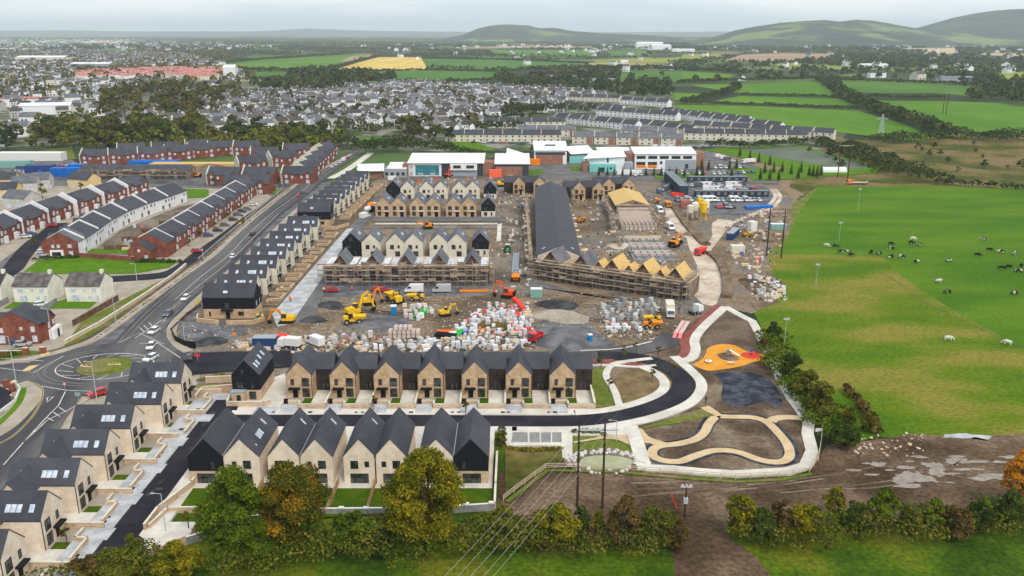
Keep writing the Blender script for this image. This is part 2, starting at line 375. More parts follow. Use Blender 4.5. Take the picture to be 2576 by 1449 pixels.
for n, c in dict(car_white=(.70, .71, .72), car_silver=(.40, .42, .44), car_black=(.015, .016, .02), car_red=(.50, .012, .02), car_blue=(.02, .06, .22), car_grey=(.10, .11, .125), car_navy=(.03, .045, .07)).items():
    mat(n, c, famt=0, rough=.25, spec=.6)
for n, c in dict(p_green=(.02, .42, .07), p_orange=(.80, .16, .02), p_blue=(.02, .09, .5), p_red=(.75, .045, .03), p_black=(.012, .013, .016), p_toilet=(.01, .20, .48), p_teal=(.20, .38, .34), p_pink=(.8, .22, .22)).items():
    mat(n, c, rough=.45, fine=4, famt=.08)
# foliage: hue differs from clump to clump and leaf to leaf
mat('leaf_green', (.030, .068, .004), (.125, .165, .008), .35, isl=.35, fine=2.5, famt=.35, co='obj', thr=(.3, .7), rough=.7)
mat('leaf_dark', (.018, .040, .007), (.07, .098, .013), .4, isl=.3, fine=2.5, famt=.35, co='obj', thr=(.3, .7), rough=.7)
mat('leaf_olive', (.045, .062, .008), (.15, .145, .015), .35, isl=.35, fine=2.5, famt=.35, co='obj', thr=(.3, .7), rough=.7)
mat('leaf_yellow', (.055, .075, .004), (.30, .225, .010), .3, c3=(.135, .135, .006), isl=.35, fine=2.5, famt=.35, co='obj', thr=(.3, .74), rough=.7)
mat('leaf_autumn', (.045, .058, .005), (.40, .18, .010), .28, c3=(.115, .10, .008), isl=.3, fine=2.5, famt=.35, co='obj', thr=(.34, .78), rough=.7)
mat('leaf_brown', (.045, .040, .010), (.15, .095, .025), .35, isl=.3, fine=2.5, famt=.35, co='obj', thr=(.3, .7), rough=.7)
mat('leaf_orange', (.30, .12, .010), (.60, .24, .012), .35, isl=.3, fine=2.5, famt=.3, co='obj', thr=(.3, .7), rough=.7)
mat('leaf_far', (.024, .044, .012), (.085, .095, .022), .05, c3=(.042, .062, .016), isl=.3, fine=.3, famt=.3, thr=(.3, .7), rough=.8)
mat('leaf_farautumn', (.040, .055, .012), (.19, .105, .018), .06, c3=(.085, .08, .018), isl=.3, fine=.3, famt=.3, co='obj', thr=(.3, .78), rough=.8, rnd=.3)
mat('wire', (.16, .16, .15), famt=0)
mat('bark', (.06, .045, .033), (.12, .10, .08), 1, fine=5, famt=.3, co='obj')
# ------------------------------------------------------------------ land
def farm_mat():
    m = bpy.data.materials.new('farmland'); m.use_nodes = True; nt = m.node_tree; b = nt.nodes['Principled BSDF']; l = nt.links.new
    b.inputs['Roughness'].default_value = .95; b.inputs['Specular IOR Level'].default_value = .1
    g = nn(nt, 'ShaderNodeNewGeometry'); mp = nn(nt, 'ShaderNodeMapping'); mp.inputs['Scale'].default_value = (1/330, 1/230, 0); mp.inputs['Rotation'].default_value = (0, 0, .3)
    l(g.outputs['Position'], mp.inputs[0])
    v = nn(nt, 'ShaderNodeTexVoronoi', distance='MANHATTAN'); v.inputs['Scale'].default_value = 1; l(mp.outputs[0], v.inputs[0])
    sx = nn(nt, 'ShaderNodeSeparateColor'); l(v.outputs['Color'], sx.inputs[0])
    r = nn(nt, 'ShaderNodeValToRGB'); r.color_ramp.interpolation = 'CONSTANT'; e = r.color_ramp.elements
    e[0].color = (.045, .065, .028, 1); e[1].position = .26; e[1].color = (.085, .15, .03, 1)
    for p, c in ((.45, (.11, .18, .035)), (.6, (.04, .055, .025)), (.72, (.16, .19, .06)), (.82, (.22, .16, .10)), (.88, (.07, .12, .03)), (.96, (.33, .27, .13))):
        q = e.new(p); q.color = c+(1,)
    l(sx.outputs[0], r.inputs[0])
    ve = nn(nt, 'ShaderNodeTexVoronoi', feature='DISTANCE_TO_EDGE'); ve.inputs['Scale'].default_value = 1; l(mp.outputs[0], ve.inputs[0])
    n = nn(nt, 'ShaderNodeTexNoise'); n.inputs['Scale'].default_value = .02; n.inputs['Detail'].default_value = 6; l(g.outputs['Position'], n.inputs[0])
    md = nn(nt, 'ShaderNodeMath', operation='MULTIPLY_ADD'); md.inputs[1].default_value = -.16; l(n.outputs[0], md.inputs[0]); l(ve.outputs['Distance'], md.inputs[2])
    lt = nn(nt, 'ShaderNodeMath', operation='LESS_THAN'); lt.inputs[1].default_value = -.02; l(md.outputs[0], lt.inputs[0])
    mx = nn(nt, 'ShaderNodeMix', data_type='RGBA'); l(lt.outputs[0], mx.inputs[0]); l(r.outputs[0], mx.inputs[6]); mx.inputs[7].default_value = (.022, .034, .014, 1)
    n3 = nn(nt, 'ShaderNodeTexNoise'); n3.inputs['Scale'].default_value = .0009; n3.inputs['Detail'].default_value = 5; l(g.outputs['Position'], n3.inputs[0])
    r3 = nn(nt, 'ShaderNodeValToRGB'); r3.color_ramp.elements[0].position = .46; r3.color_ramp.elements[1].position = .56; l(n3.outputs[0], r3.inputs[0])
    mx2 = nn(nt, 'ShaderNodeMix', data_type='RGBA'); l(r3.outputs[0], mx2.inputs[0]); l(mx.outputs[2], mx2.inputs[6]); mx2.inputs[7].default_value = (.028, .042, .018, 1)
    l(mx2.outputs[2], b.inputs['Base Color']); MATS['farmland'] = m
farm_mat()
SZ = 38000
gme = MB().poly([(-SZ, -3000, 0), (SZ, -3000, 0), (SZ, SZ, 0), (-SZ, SZ, 0)]).mesh('ground', 'farmland')
O('ground', gme, kind='structure')
# hills: ridges with real depth
def hill(name, prof, df, dr, db, m, label=None):
    nx, ny = 90, 26; xs = np.linspace(prof[0][0], prof[-1][0], nx); ph = np.interp(xs, [p[0] for p in prof], [p[1] for p in prof])
    v = []; rr = np.random.RandomState(3)
    wob = np.cumsum(rr.randn(nx, ny)*.35, axis=0)*.02+rr.randn(nx, ny)*.01
    for i in range(nx):
        a = (xs[i]-1288)/F; b = (724.5-ph[i])/F; dy = CP+b*SP; dz = -SP+b*CP; t = dr/dy; Z = H0+dz*t; X = a*t
        for j in range(ny):
            q = j/(ny-1); Y = df+(db-df)*q; rq = (dr-df)/(db-df)
            hgt_ = math.sin(min(q/rq, 1)*PI/2)**1.3 if q < rq else math.cos((q-rq)/(1-rq)*PI/2)
            v.append((X*Y/dr, Y, max(0, Z)*hgt_*(1+wob[i, j]*min(1, 4*q)*(0 if abs(q-rq) < .05 else 1))-1))
    q = [(i*ny+j, (i+1)*ny+j, (i+1)*ny+j+1, i*ny+j+1) for i in range(nx-1) for j in range(ny-1)]
    me = npmesh(name, np.array(v), np.array(q), m, smooth=True)
    return O(name, me, kind='structure')
mat('hill_wood', (.042, .058, .045), (.15, .20, .075), .0024, c3=(.055, .072, .052), fine=.012, famt=.3, st=(1, 1, 2), thr=(.50, .62), det=6)
mat('hill_forest', (.045, .058, .058), (.08, .098, .075), .004, fine=.03, famt=.25, thr=(.4, .6), det=6)
mat('hill_far', (.05, .065, .06), (.07, .085, .07), .0005, fine=.003, famt=.1)
hill('hills', [(-900, 77), (-300, 76), (0, 77), (180, 76), (300, 79), (640, 79), (720, 75), (780, 71), (850, 75), (960, 78), (1150, 80), (1500, 81), (1700, 80), (2000, 78), (3500, 78)], 15000, 19000, 24000, 'hill_far')
hill('hills', [(1100, 100), (1170, 86), (1200, 72), (1235, 64), (1275, 61), (1330, 64), (1350, 70), (1400, 71), (1440, 78), (1520, 84), (1620, 88), (1720, 94), (1800, 100)], 6500, 7600, 9500, 'hill_wood')
hill('hills', [(1735, 104), (1800, 92), (1850, 76), (1900, 66), (1960, 58), (2030, 52), (2080, 50), (2110, 54), (2150, 50), (2190, 51), (2240, 60), (2300, 70), (2360, 76), (2500, 82), (2700, 90)], 4800, 6200, 8000, 'hill_wood')
hill('hills', [(2200, 100), (2300, 72), (2350, 58), (2400, 44), (2450, 34), (2500, 27), (2560, 23), (2640, 20), (2760, 24), (2900, 35), (3100, 60), (3400, 96)], 5200, 7000, 9500, 'hill_forest')
K = [0.0]
def Zn(): K[0] += .006; return round(K[0], 4)
def c3(p): return zc(p, 1717, 0, 3)
FIELDS = [
 ('field', [(835, 175), (950, 144), (1060, 144), (1074, 172), (1050, 177), (960, 176)], 'field_gold'),
 ('field', [(905, 180), (1070, 177), (1255, 181), (1260, 198), (1180, 204), (1100, 207), (980, 202)], 'field_b'),
 ('field', [(1060, 148), (1250, 150), (1480, 160), (1500, 167), (1260, 177), (1076, 171)], 'field_b'),
 ('field', [(505, 166), (640, 152), (905, 134), (935, 140), (850, 166), (700, 180), (560, 176)], 'field_a'),
 ('field', [(620, 141), (760, 138), (800, 134), (640, 152)], 'field_b'),
 ('field', [(885, 141), (938, 137), (930, 146), (850, 157)], 'field_brown'),
 ('field', [(610, 181), (720, 181), (765, 188), (640, 193)], 'field_b'),
 ('field', [(1230, 125), (1500, 128), (1500, 140), (1240, 138)], 'field_a'),
 ('field', [(1525, 128), (1620, 128), (1640, 140), (1540, 142)], 'field_b'),
 ('field', [(1640, 148), (1810, 137), (1820, 144), (1660, 158)], 'field_olive'),
 ('field', [(1490, 150), (1640, 146), (1660, 158), (1500, 158)], 'field_olive'),
 ('field', [(1535, 186), (1600, 178), (1720, 178), (1850, 187), (1830, 202), (1700, 206), (1560, 206)], 'field_b'),
 ('field', [(230, 103), (350, 105), (345, 112), (120, 112)], 'field_tan'),
 ('field', [(0, 104), (220, 103), (180, 113), (0, 114)], 'field_a'),
 ('field', [(180, 128), (340, 118), (350, 128), (250, 136)], 'field_b'),
 ('field', [(1130, 122), (1320, 114), (1500, 118), (1480, 122)], 'field_brown'),
 ('field', c3([(60, 640), (1040, 625), (1170, 725), (840, 715), (440, 705), (150, 660)]), 'field_a'),
 ('field', c3([(240, 765), (440, 725), (840, 735), (1190, 745), (1310, 795), (1000, 802), (560, 785)]), 'field_a'),
 ('field', c3([(-60, 795), (560, 802), (1330, 838), (1700, 950), (1900, 1040), (1870, 1058), (1700, 1062), (1160, 1000), (700, 990), (0, 880)]), 'field_a'),
 ('field', c3([(1130, 605), (2190, 650), (2150, 725), (1900, 705), (1430, 705), (1280, 695), (1170, 640)]), 'field_b'),
 ('field', c3([(1440, 760), (2000, 765), (2400, 780), (2700, 830), (2700, 1010), (2040, 992), (1700, 870), (1560, 780)]), 'field_a'),
 ('field', c3([(-80, 700), (200, 710), (120, 740), (-60, 760)]), 'field_a'),
 ('field', c3([(320, 460), (440, 415), (760, 400), (1060, 405), (1220, 415), (1000, 455), (620, 470)]), 'field_brown'),
 ('field', c3([(1640, 365), (2050, 362), (2100, 397), (1940, 415), (1850, 390)]), 'field_tan'),
 ('field', c3([(620, 482), (760, 480), (1300, 508), (1290, 528), (840, 518)]), 'field_olive'),
 ('field', c3([(2230, 565), (2700, 535), (2700, 610), (2400, 600)]), 'field_olive'),
 ('field', c3([(1130, 568), (1400, 560), (1330, 575)]), 'field_olive'),
 ('field', c3([(0, 550), (370, 562), (360, 588), (0, 592)]), 'field_a'),
 ('field', c3([(0, 412), (290, 410), (200, 442), (0, 442)]), 'field_olive'),
 ('field', c3([(680, 295), (900, 260), (1060, 275), (1200, 292), (1150, 303), (800, 306)]), 'field_a'),
 ('field', c3([(2200, 400), (2576, 405), (2576, 425), (2300, 418)]), 'field_tan'),
 ('field', c3([(1300, 525), (1700, 515), (2200, 525), (2190, 545), (1700, 545)]), 'field_olive'),
]
for i, (n, p, m) in enumerate(FIELDS): sheet(n, p, .08+i*.012, m)
K[0] = .02
sheet('land', [(-300, 225), (250, 205), (600, 205), (980, 207), (1300, 215), (1690, 232), (1700, 270), (2130, 335), (2100, 375), (1900, 380), (1100, 380), (840, 380), (300, 360), (-300, 380)], Zn(), 'suburb')
sheet('land', [(-300, 118), (150, 122), (420, 130), (560, 165), (620, 195), (600, 205), (250, 206), (-300, 225)], Zn(), 'suburb')
sheet('meadow', [(-140, 90), (60, 90), (60, 132), (30, 200), (-140, 200)], Zn(), 'grass_near', world=True)
sheet('scrubland', c3([(1130, 1040), (1400, 1060), (1700, 1075), (2040, 1010), (2800, 1020), (2800, 1420), (1900, 1420), (1450, 1320), (1300, 1240)]), Zn(), 'scrub')
sheet('rough_bank', [(1985, 470), (2005, 430), (2210, 430), (2420, 468), (2400, 480), (2050, 500)], Zn(), 'scrub')
sheet('verge_ground', [(-135, 90), (-60, 90), (-60, 208), (-135, 212)], Zn(), 'footway', world=True)
sheet('verge_ground', [(-125, 205), (-85, 205), (-85, 470), (-125, 470)], Zn(), 'gravel', world=True)
sheet('verge_ground', [(-90, 200), (-56, 200), (-56, 228), (-90, 236)], Zn(), 'site_grey', world=True)
sheet('verge_ground', [(-74, 184), (24, 184), (34, 203), (20, 212), (-80, 212)], Zn(), 'site_grey', world=True)
sheet('meadow', [(1990, 520), (2060, 470), (2350, 468), (2800, 480), (2800, 900), (2576, 880), (2380, 770), (2260, 690), (2220, 645), (1930, 640), (1960, 590)], Zn(), 'grass_bright')
sheet('meadow', [(1930, 640), (2220, 645), (2260, 690), (2380, 770), (2576, 880), (2800, 900), (2800, 1130), (2560, 1110), (2200, 1100), (2110, 1130), (2060, 1060), (1985, 960), (1890, 775), (1840, 760)], Zn(), 'grass_rough')
sheet('bank', [(1985, 520), (2060, 468), (2010, 535), (1960, 640), (1925, 640), (1945, 580)], Zn()+.02, 'grass_verge')
sheet('churned_ground', [(1255, 1190), (1420, 1160), (1640, 1185), (1830, 1210), (2035, 1195), (2080, 1120), (2180, 1110), (2300, 1092), (2420, 1100), (2800, 1080), (2800, 1240), (2440, 1290), (2100, 1330), (1830, 1330), (1900, 1400), (1980, 1470), (1700, 1470), (1690, 1380), (1550, 1370), (1250, 1300)], Zn(), 'mud')
sheet('meadow', [(-200, 1560), (500, 1440), (840, 1390), (1240, 1385), (1560, 1380), (1690, 1370), (1700, 1475), (1690, 1600), (-200, 1700)], Zn(), 'grass_near')
sheet('meadow', [(1960, 1475), (1900, 1400), (1830, 1350), (2100, 1330), (2440, 1320), (2800, 1270), (2800, 1600), (1980, 1600)], Zn(), 'grass_near')
for p in ([(1180, 595), (1290, 490), (1400, 490), (1430, 480), (1500, 510), (1590, 530), (1640, 590), (1480, 600), (1360, 610), (1270, 625)], [(1480, 410), (1500, 395), (1590, 385), (1660, 385), (1720, 435), (1725, 500), (1660, 545), (1570, 510), (1560, 450)],
          [(1740, 350), (1900, 345), (2020, 385), (1900, 400), (1830, 430), (1800, 420)], [(900, 390), (1080, 390), (1070, 435), (950, 430)], [(1700, 118), (1810, 82), (2180, 100), (2190, 155), (2070, 125), (1980, 135)]):
    q = gp(zc(p, 2200/1.118, 1200/1.118, 3.788*1.118)); q = smooth(q+[q[0]], 5)[:-1]; rp = random.Random(len(q))
    q = [(x+rp.gauss(0, .28), y+rp.gauss(0, .22)) for x, y in q]; sheet('puddle', q, .17+rp.random()*.01, 'puddle' if p[0][0] != 1700 else 'paver', world=True)
rp = random.Random(2)
for i in range(26):
    x, y = G(rp.uniform(2140, 2560), rp.uniform(1150, 1225)); r_ = rp.uniform(.3, 1.5); sheet('puddle', [(x+r_*rp.uniform(1, 2.6)*math.cos(a*.7), y+r_*rp.uniform(.35, .8)*math.sin(a*.7)) for a in range(9)], .16+i*.0015, 'puddle', world=True)
for i in range(12):
    x0, y0 = rp.uniform(1500, 2300), rp.uniform(1205, 1262); ribbon('wheel_track', [(x0, y0), (x0+150, y0-rp.uniform(4, 20)), (x0+320, y0-rp.uniform(15, 45))], .5, .15+i*.0015, ('soil_dark', 'soil', 'soil_park')[i % 3])
# ---- building site ground
sheet('site_ground', [(430, 850), (500, 785), (560, 770), (640, 700), (790, 560), (860, 520), (930, 465), (985, 425), (1100, 445), (1500, 442), (1700, 448), (1780, 470), (1960, 462), (1995, 500), (1985, 590), (1930, 640), (1960, 760), (1890, 790), (1830, 775), (1790, 800), (1735, 870), (1660, 885), (1460, 893), (1000, 900), (640, 895), (560, 880), (440, 862)], Zn(), 'site')
sheet('site_road', [(1255, 470), (1320, 470), (1330, 640), (1320, 730), (1240, 740), (1245, 640), (1250, 550)], Zn(), 'site_grey')
sheet('site_yard', [(1500, 500), (1540, 480), (1560, 560), (1600, 600), (1590, 640), (1520, 620), (1480, 560)], Zn(), 'site_grey')
sheet('gravel_area', [(1370, 800), (1440, 790), (1500, 830), (1560, 880), (1400, 888), (1330, 860)], Zn(), 'gravel')
sheet('gravel_area', [(930, 790), (1010, 785), (1040, 810), (1010, 830), (950, 838), (905, 825)], Zn(), 'gravel')
sheet('gravel_area', [(480, 800), (560, 810), (640, 830), (600, 850), (520, 862), (445, 850)], Zn(), 'gravel')
sheet('gravel_area', [(1330, 720), (1500, 745), (1700, 770), (1600, 765), (1450, 735), (1340, 705)], Zn(), 'gravel')
sheet('gravel_area', [(760, 730), (800, 690), (1240, 735), (1220, 745), (790, 748)], Zn(), 'gravel')
sheet('car_park', zc([(2130, 330), (3000, 200), (3000, 260), (2130, 600)], 0, 0, 1) if False else [(1650, 470), (1690, 450), (1800, 455), (1940, 470), (1960, 500), (1900, 545), (1760, 540), (1690, 520)], Zn(), 'gravel')
c7 = lambda p: zc(p, 1592.1, 375.7, 4)
sheet('haul_road', c7([(310, 560), (350, 720), (430, 820), (540, 900), (560, 980), (600, 1080), (650, 1180), (640, 1260), (550, 1290), (590, 1449), (700, 1560), (830, 1590), (905, 1400), (900, 1250), (850, 1130), (770, 1050), (800, 1000), (900, 870), (950, 790), (1010, 760), (1000, 720), (860, 700), (800, 745), (790, 800), (800, 870), (750, 960), (690, 950), (640, 900), (500, 740), (430, 650), (380, 560)]), Zn(), 'haul')
for p in ([(1000, 745), (1200, 655), (1350, 580), (1430, 490), (1425, 450), (1390, 400)], [(1100, 700), (1250, 645), (1400, 590), (1480, 500), (1470, 450), (1430, 400)]):
    ribbon('wheel_track', c7(p), 2.0, Zn(), 'haul')
ribbon('bund', c7([(400, 560), (520, 740), (640, 880), (720, 960), (745, 960)]), 3.2, 0, 'earth_heap', h=1.1)
ribbon('bund', c7([(775, 1050), (880, 1150), (930, 1280), (950, 1420), (940, 1500)]), 3, 0, 'earth_heap', h=1.1)
rt = random.Random(5)
for i in range(16):
    x, y = rt.uniform(620, 1650), rt.uniform(745, 800); p = [(x, y)]
    for k in range(4): x += rt.uniform(60, 130); y += rt.uniform(-16, 18); p.append((min(x, 1700), min(max(y, 742), 862)))
    zz = .13+i*.004
    for o in (-.9, .9): ribbon('wheel_track', p, .55, zz, ('soil', 'soil_dark', 'mud')[i % 3], off=o)
# ---- park
sheet('park_soil', [(1640, 868), (1755, 800), (1826, 772), (1900, 812), (1960, 940), (2045, 1070), (2045, 1150), (1990, 1192), (1620, 1180), (1600, 1085), (1240, 1078), (1240, 1000), (1460, 900)], Zn(), 'soil_park')
sheet('park_soil', [(1824, 778), (1890, 812), (1920, 870), (1960, 960), (2030, 1060), (2035, 1150), (2020, 1172), (1980, 1188), (1848, 1195), (1700, 1183), (1622, 1178), (1600, 1085), (1700, 1056), (1770, 1030), (1795, 990), (1785, 950), (1720, 910), (1745, 870), (1762, 833)], Zn(), 'soil_park')
sheet('park_soil', [(1824, 780), (1888, 815), (1918, 870), (1925, 890), (1890, 890), (1810, 868), (1770, 880), (1750, 905), (1742, 890), (1752, 865)], Zn(), 'soil_dark')
c5b = lambda p: zc(p, 1431.1, 983.9, 3.6)
c6b = lambda p: zc(p, 1592.1, 733.5, 4)
sheet('play_surface', smooth(c6b([(600, 740), (690, 690), (730, 640), (750, 580), (830, 545), (920, 535), (1030, 550), (1130, 600), (1230, 630), (1340, 640), (1370, 712), (1220, 712), (1100, 755), (900, 790), (740, 800), (600, 740)]), 4)[:-1], Zn(), 'rubber_orange')
sheet('play_surface', smooth(c6b([(840, 640), (920, 620), (1000, 640), (1070, 690), (1000, 705), (900, 690), (840, 640)]), 4)[:-1], Zn(), 'soil_park')
ctr = G(*c6b([(1185, 650)])[0]); sheet('play_surface', [(ctr[0]+2.6*math.cos(a/12*2*PI), ctr[1]+2.4*math.sin(a/12*2*PI)) for a in range(12)], Zn(), 'rubber_red', world=True)
sheet('pond_liner', smooth(c6b([(800, 830), (1000, 815), (1200, 825), (1350, 880), (1450, 980), (1500, 1100), (1490, 1165), (1400, 1165), (1320, 1120), (1200, 1145), (1080, 1170), (960, 1140), (890, 1080), (900, 960), (860, 880), (800, 830)]), 4)[:-1], Zn(), 'membrane')
def edged(pts, w, m, we=1.6, name='path', sm=True):
    ribbon('membrane_edge', pts, w+we, Zn(), 'membrane', sm=sm); 
LOOP = c5b([(1340, 225), (1270, 300), (1220, 390), (1130, 450), (960, 490), (850, 500), (770, 530), (760, 590), (850, 635), (1000, 645), (1130, 600), (1290, 550), (1440, 545), (1560, 570), (1700, 620), (1830, 650), (1950, 640), (2000, 580), (1970, 480), (1880, 370), (1780, 280), (1650, 245), (1480, 240), (1340, 235)])
ribbon('membrane_edge', LOOP, 3.1, Zn(), 'membrane', off=-.2)
ribbon('path', LOOP, 1.95, Zn(), 'tan_path')
for p in (c5b([(1230, 150), (1290, 190), (1350, 235)]), c5b([(1830, 285), (1860, 260), (1950, 245), (2090, 250)]), c5b([(610, 350), (680, 430), (780, 470), (860, 495)])):
    ribbon('path', p, 2.3, Zn(), 'tan_path')
sheet('path', c5b([(340, 370), (520, 350), (640, 350), (700, 440), (780, 480), (660, 480), (560, 500), (440, 450), (300, 440), (50, 480), (30, 470), (250, 430)]), Zn(), 'pea_path')
# pond
pc = G(*c5b([(330, 640)])[0])
sheet('pond_bank', [(pc[0]+8.2*math.cos(a/24*2*PI), pc[1]+4.6*math.sin(a/24*2*PI)+.3) for a in range(24)], Zn(), 'soil', world=True)
sheet('pond', [(pc[0]+5.3*math.cos(a/24*2*PI)*(1+.06*math.sin(a)), pc[1]-.7+2.9*math.sin(a/24*2*PI)) for a in range(24)], Zn(), 'pond', world=True)
# lawns and planted ground beside the park
sheet('lawn', [(1465, 930), (1545, 925), (1530, 960), (1545, 1025), (1480, 1030)], Zn(), 'grass_verge')
sheet('lawn', smooth([(1560, 940), (1600, 930), (1660, 935), (1695, 960), (1690, 985), (1650, 1005), (1580, 1022), (1555, 985), (1548, 955), (1560, 940)], 4)[:-1], Zn(), 'scrub')
sheet('lawn', [(1570, 900), (1600, 893), (1640, 900), (1650, 912), (1590, 915)], Zn(), 'soil')
sheet('lawn', [(1270, 1128), (1415, 1128), (1420, 1160), (1370, 1180), (1270, 1258)], Zn(), 'scrub')
sheet('lawn', [(1440, 1095), (1590, 1100), (1610, 1185), (1440, 1180)], .1, 'grass_verge')
sheet('lawn', c5b([(640, 350), (1200, 170), (1320, 230), (1000, 300), (700, 345)]), Zn(), 'grass_verge')
# ---- roads
RZ = .36
def road(name, pts, w, m='asphalt', world=False, sm=True, kerb=True, z=None, kc='footway'):
    z = Zn() if z is None else z
    return ribbon(name, pts, w, z, m, world=world, sm=sm)
K[0] = .36
road('road', [(905, 379), (850, 412), (800, 445), (765, 478), (679, 541), (612, 603), (572, 645), (500, 702), (432, 762), (385, 808), (335, 865)], 10.5)
road('road', [(790, 468), (680, 465), (600, 464), (480, 463), (200, 452), (60, 447), (-60, 428)], 9)
road('road', [(780, 462), (830, 450), (905, 446), (960, 443)], 7)
road('road', [(240, 925), (100, 937), (-60, 945)], 13)
road('road', [(220, 945), (150, 985), (95, 1050), (40, 1130), (-40, 1240), (-120, 1360)], 12.5)
sheet('road', [(-101+20.5*math.cos(a/32*2*PI), 197+17.5*math.sin(a/32*2*PI)) for a in range(32)], Zn(), 'asphalt', world=True)
road('road', [(390, 850), (350, 885), (300, 905)], 17)
sheet('road', [(395, 835), (440, 868), (480, 890), (720, 882), (720, 915), (520, 935), (440, 960), (380, 990), (300, 990)], Zn(), 'asphalt')
road('road', [(470, 915), (600, 908), (720, 903), (1000, 903), (1460, 899), (1560, 888), (1660, 868), (1700, 845)], 7.5, 'asphalt')
sheet('road', [(470, 892), (735, 885), (735, 925), (600, 935), (480, 945), (455, 925)], Zn(), 'asphalt_new')
NEWR = [(-61.8, 166.5), (-30, 166.6), (0, 166.2), (13.8, 166.4), (22, 168.5), (30, 172.5), (37, 178.5), (40.5, 186), (40, 193), (36, 200), (30, 204), (22, 205)]
mainx = -64.2
PV = .06
road('road', NEWR, 5.4, 'asphalt_new', world=True)
sheet('road', [(-66.7, 100), (-60.5, 100), (-58, 117.5), (-53.5, 121.5), (-59, 121.8), (-61.6, 125), (-61.5, 163.6), (-60, 169.3), (-61.3, 177.5), (-66.7, 177.5)], Zn(), 'asphalt_new', world=True)
# concrete footways (kerb height)
slab('pavement', [(-71.6, 96), (-66.7, 96), (-66.7, 177.5), (-71.6, 177.5)], 0, RZ+.15, 'paver', world=True)
slab('pavement', [(-61.3, 169.4), (13.8, 169.2), (13.8, 171.4), (-61.3, 171.4)], 0, RZ+.12, 'concrete', world=True)
ribbon('pavement', [(13.6, 170.2), (20.5, 171.6), (27.5, 175.2), (33.5, 180.4), (36, 186), (35.4, 192), (32, 197.5)], 2.4, 0, 'concrete', world=True, h=RZ+.12)
ribbon('pavement', NEWR[2:9]+[(37.5, 203)], 2.6, 0, 'concrete', world=True, off=-4.1, h=RZ+.12)
slab('pavement', [(-61.4, 161.4), (1, 161.4), (1, 163.5), (-61.4, 163.5)], 0, RZ+.12, 'concrete', world=True)
slab('pavement', [(-61.5, 123), (-60.2, 121.9), (-58, 121.6), (-58, 163.3), (-61.5, 163.3)], 0, RZ+.13, 'concrete', world=True)
slab('pavement', [(-58.4, 117.8), (-53.2, 121.2), (-53.2, 127), (-58, 127), (-60.8, 123)], 0, RZ+.125, 'concrete', world=True)
PA = c6b([(930, 165), (1060, 240), (1200, 310), (1260, 420), (1330, 560), (1420, 720), (1490, 900), (1590, 1080), (1700, 1230)])+c5b([(2170, 300), (2160, 400), (2200, 560), (2140, 690), (1980, 740), (1500, 765), (1200, 745), (950, 720), (690, 710)])
ribbon('path', PA, 2.45, 0, 'concrete', h=RZ+.1, sm=False)
ribbon('path', c6b([(930, 165), (800, 280), (680, 400), (620, 500), (630, 600), (590, 680), (480, 715)]), 2.6, 0, 'concrete', h=RZ+.11)
ribbon('path', c5b([(560, 330), (620, 500), (690, 725)]), 2.9, 0, 'concrete', h=RZ+.09)
ribbon('path', [(1640, 905), (1560, 915), (1535, 925), (1525, 950), (1545, 985), (1560, 1030)], 1.7, 0, 'concrete', h=RZ+.09)
ribbon('path', [(1465, 922), (1540, 922), (1600, 926), (1650, 922)], 1.1, 0, 'concrete', h=RZ+.08)
ribbon('cycle_path', c6b([(870, 150), (760, 260), (640, 380), (530, 490), (540, 600), (500, 670), (440, 690)]), 3.0, 0, 'red_path', h=RZ+.07)
ribbon('cycle_path', [(1465, 912), (1545, 910)], 2.2, 0, 'red_path', h=RZ+.06, sm=False)
ribbon('cycle_path', [(1575, 916), (1610, 921), (1650, 916)], 2.4, 0, 'red_path', h=RZ+.06)
ribbon('kerb', [(1460, 886), (1560, 880), (1640, 862)], .5, 0, 'concrete', h=RZ+.1)
# parking bays by the pond
slab('parking', [(1255, 1078), (1590, 1078), (1590, 1098), (1440, 1098), (1440, 1155), (1415, 1155), (1412, 1125), (1275, 1125)], 0, RZ+.05, 'concrete')
for a, b in ((1290, 1327), (1332, 1357), (1361, 1385), (1389, 1412)):
    sheet('parking', [(a, 1090), (b, 1090), (b+1, 1117), (a-4 if a == 1290 else a, 1117)], RZ+.062, 'paver_dark')
# roundabout island and markings
mb = MB(); n = 28
for r0, r1, z0, z1 in ((6.4, 5.6, RZ, RZ+.35), (5.6, 3, RZ+.35, RZ+.7)):
    for i in range(n):
        a, b = 2*PI*i/n, 2*PI*(i+1)/n
        mb.poly([(r0*1.03*math.cos(a), r0*.95*math.sin(a), z0), (r0*1.03*math.cos(b), r0*.95*math.sin(b), z0), (r1*math.cos(b), r1*math.sin(b), z1), (r1*math.cos(a), r1*math.sin(a), z1)])
mb.poly([(3*math.cos(2*PI*i/n), 3*math.sin(2*PI*i/n), RZ+.7) for i in range(n)])
O('roundabout_island', mb.mesh('roundabout_island', 'grass_verge'), loc=(-101, 197.3, .05), kind='structure')
MK = .49
LANE = [(905, 379), (850, 412), (800, 445), (765, 478), (679, 541), (612, 603), (572, 645), (500, 702), (432, 762), (385, 808), (335, 865)]
for o in (-3.9, -2.3, 2.0, 3.5): ribbon('tyre_track', LANE, .55, MK-.03, 'asphalt_old', off=o)
for r_ in (13.2, 14.6): ribbon('tyre_track', [(-101+r_*1.06*math.cos(a/30*2*PI), 197.3+(r_-2.2)*math.sin(a/30*2*PI)) for a in range(31)], .5, MK-.028, 'asphalt_old', world=True, sm=False)
rp = random.Random(12)
for i in range(9):
    x, y = -64.2+rp.uniform(-1.5, 1.5), rp.uniform(112, 175); sheet('road_patch', [(x, y), (x+rp.uniform(.6, 1.6), y), (x+1, y+rp.uniform(.8, 2.5)), (x, y+1)], MK-.02, 'gravel_dark', world=True)
def mark(pts, w, m='marking', world=False, sm=False, name='road_marking'): ribbon(name, pts, w, MK, m, world=world, sm=sm)
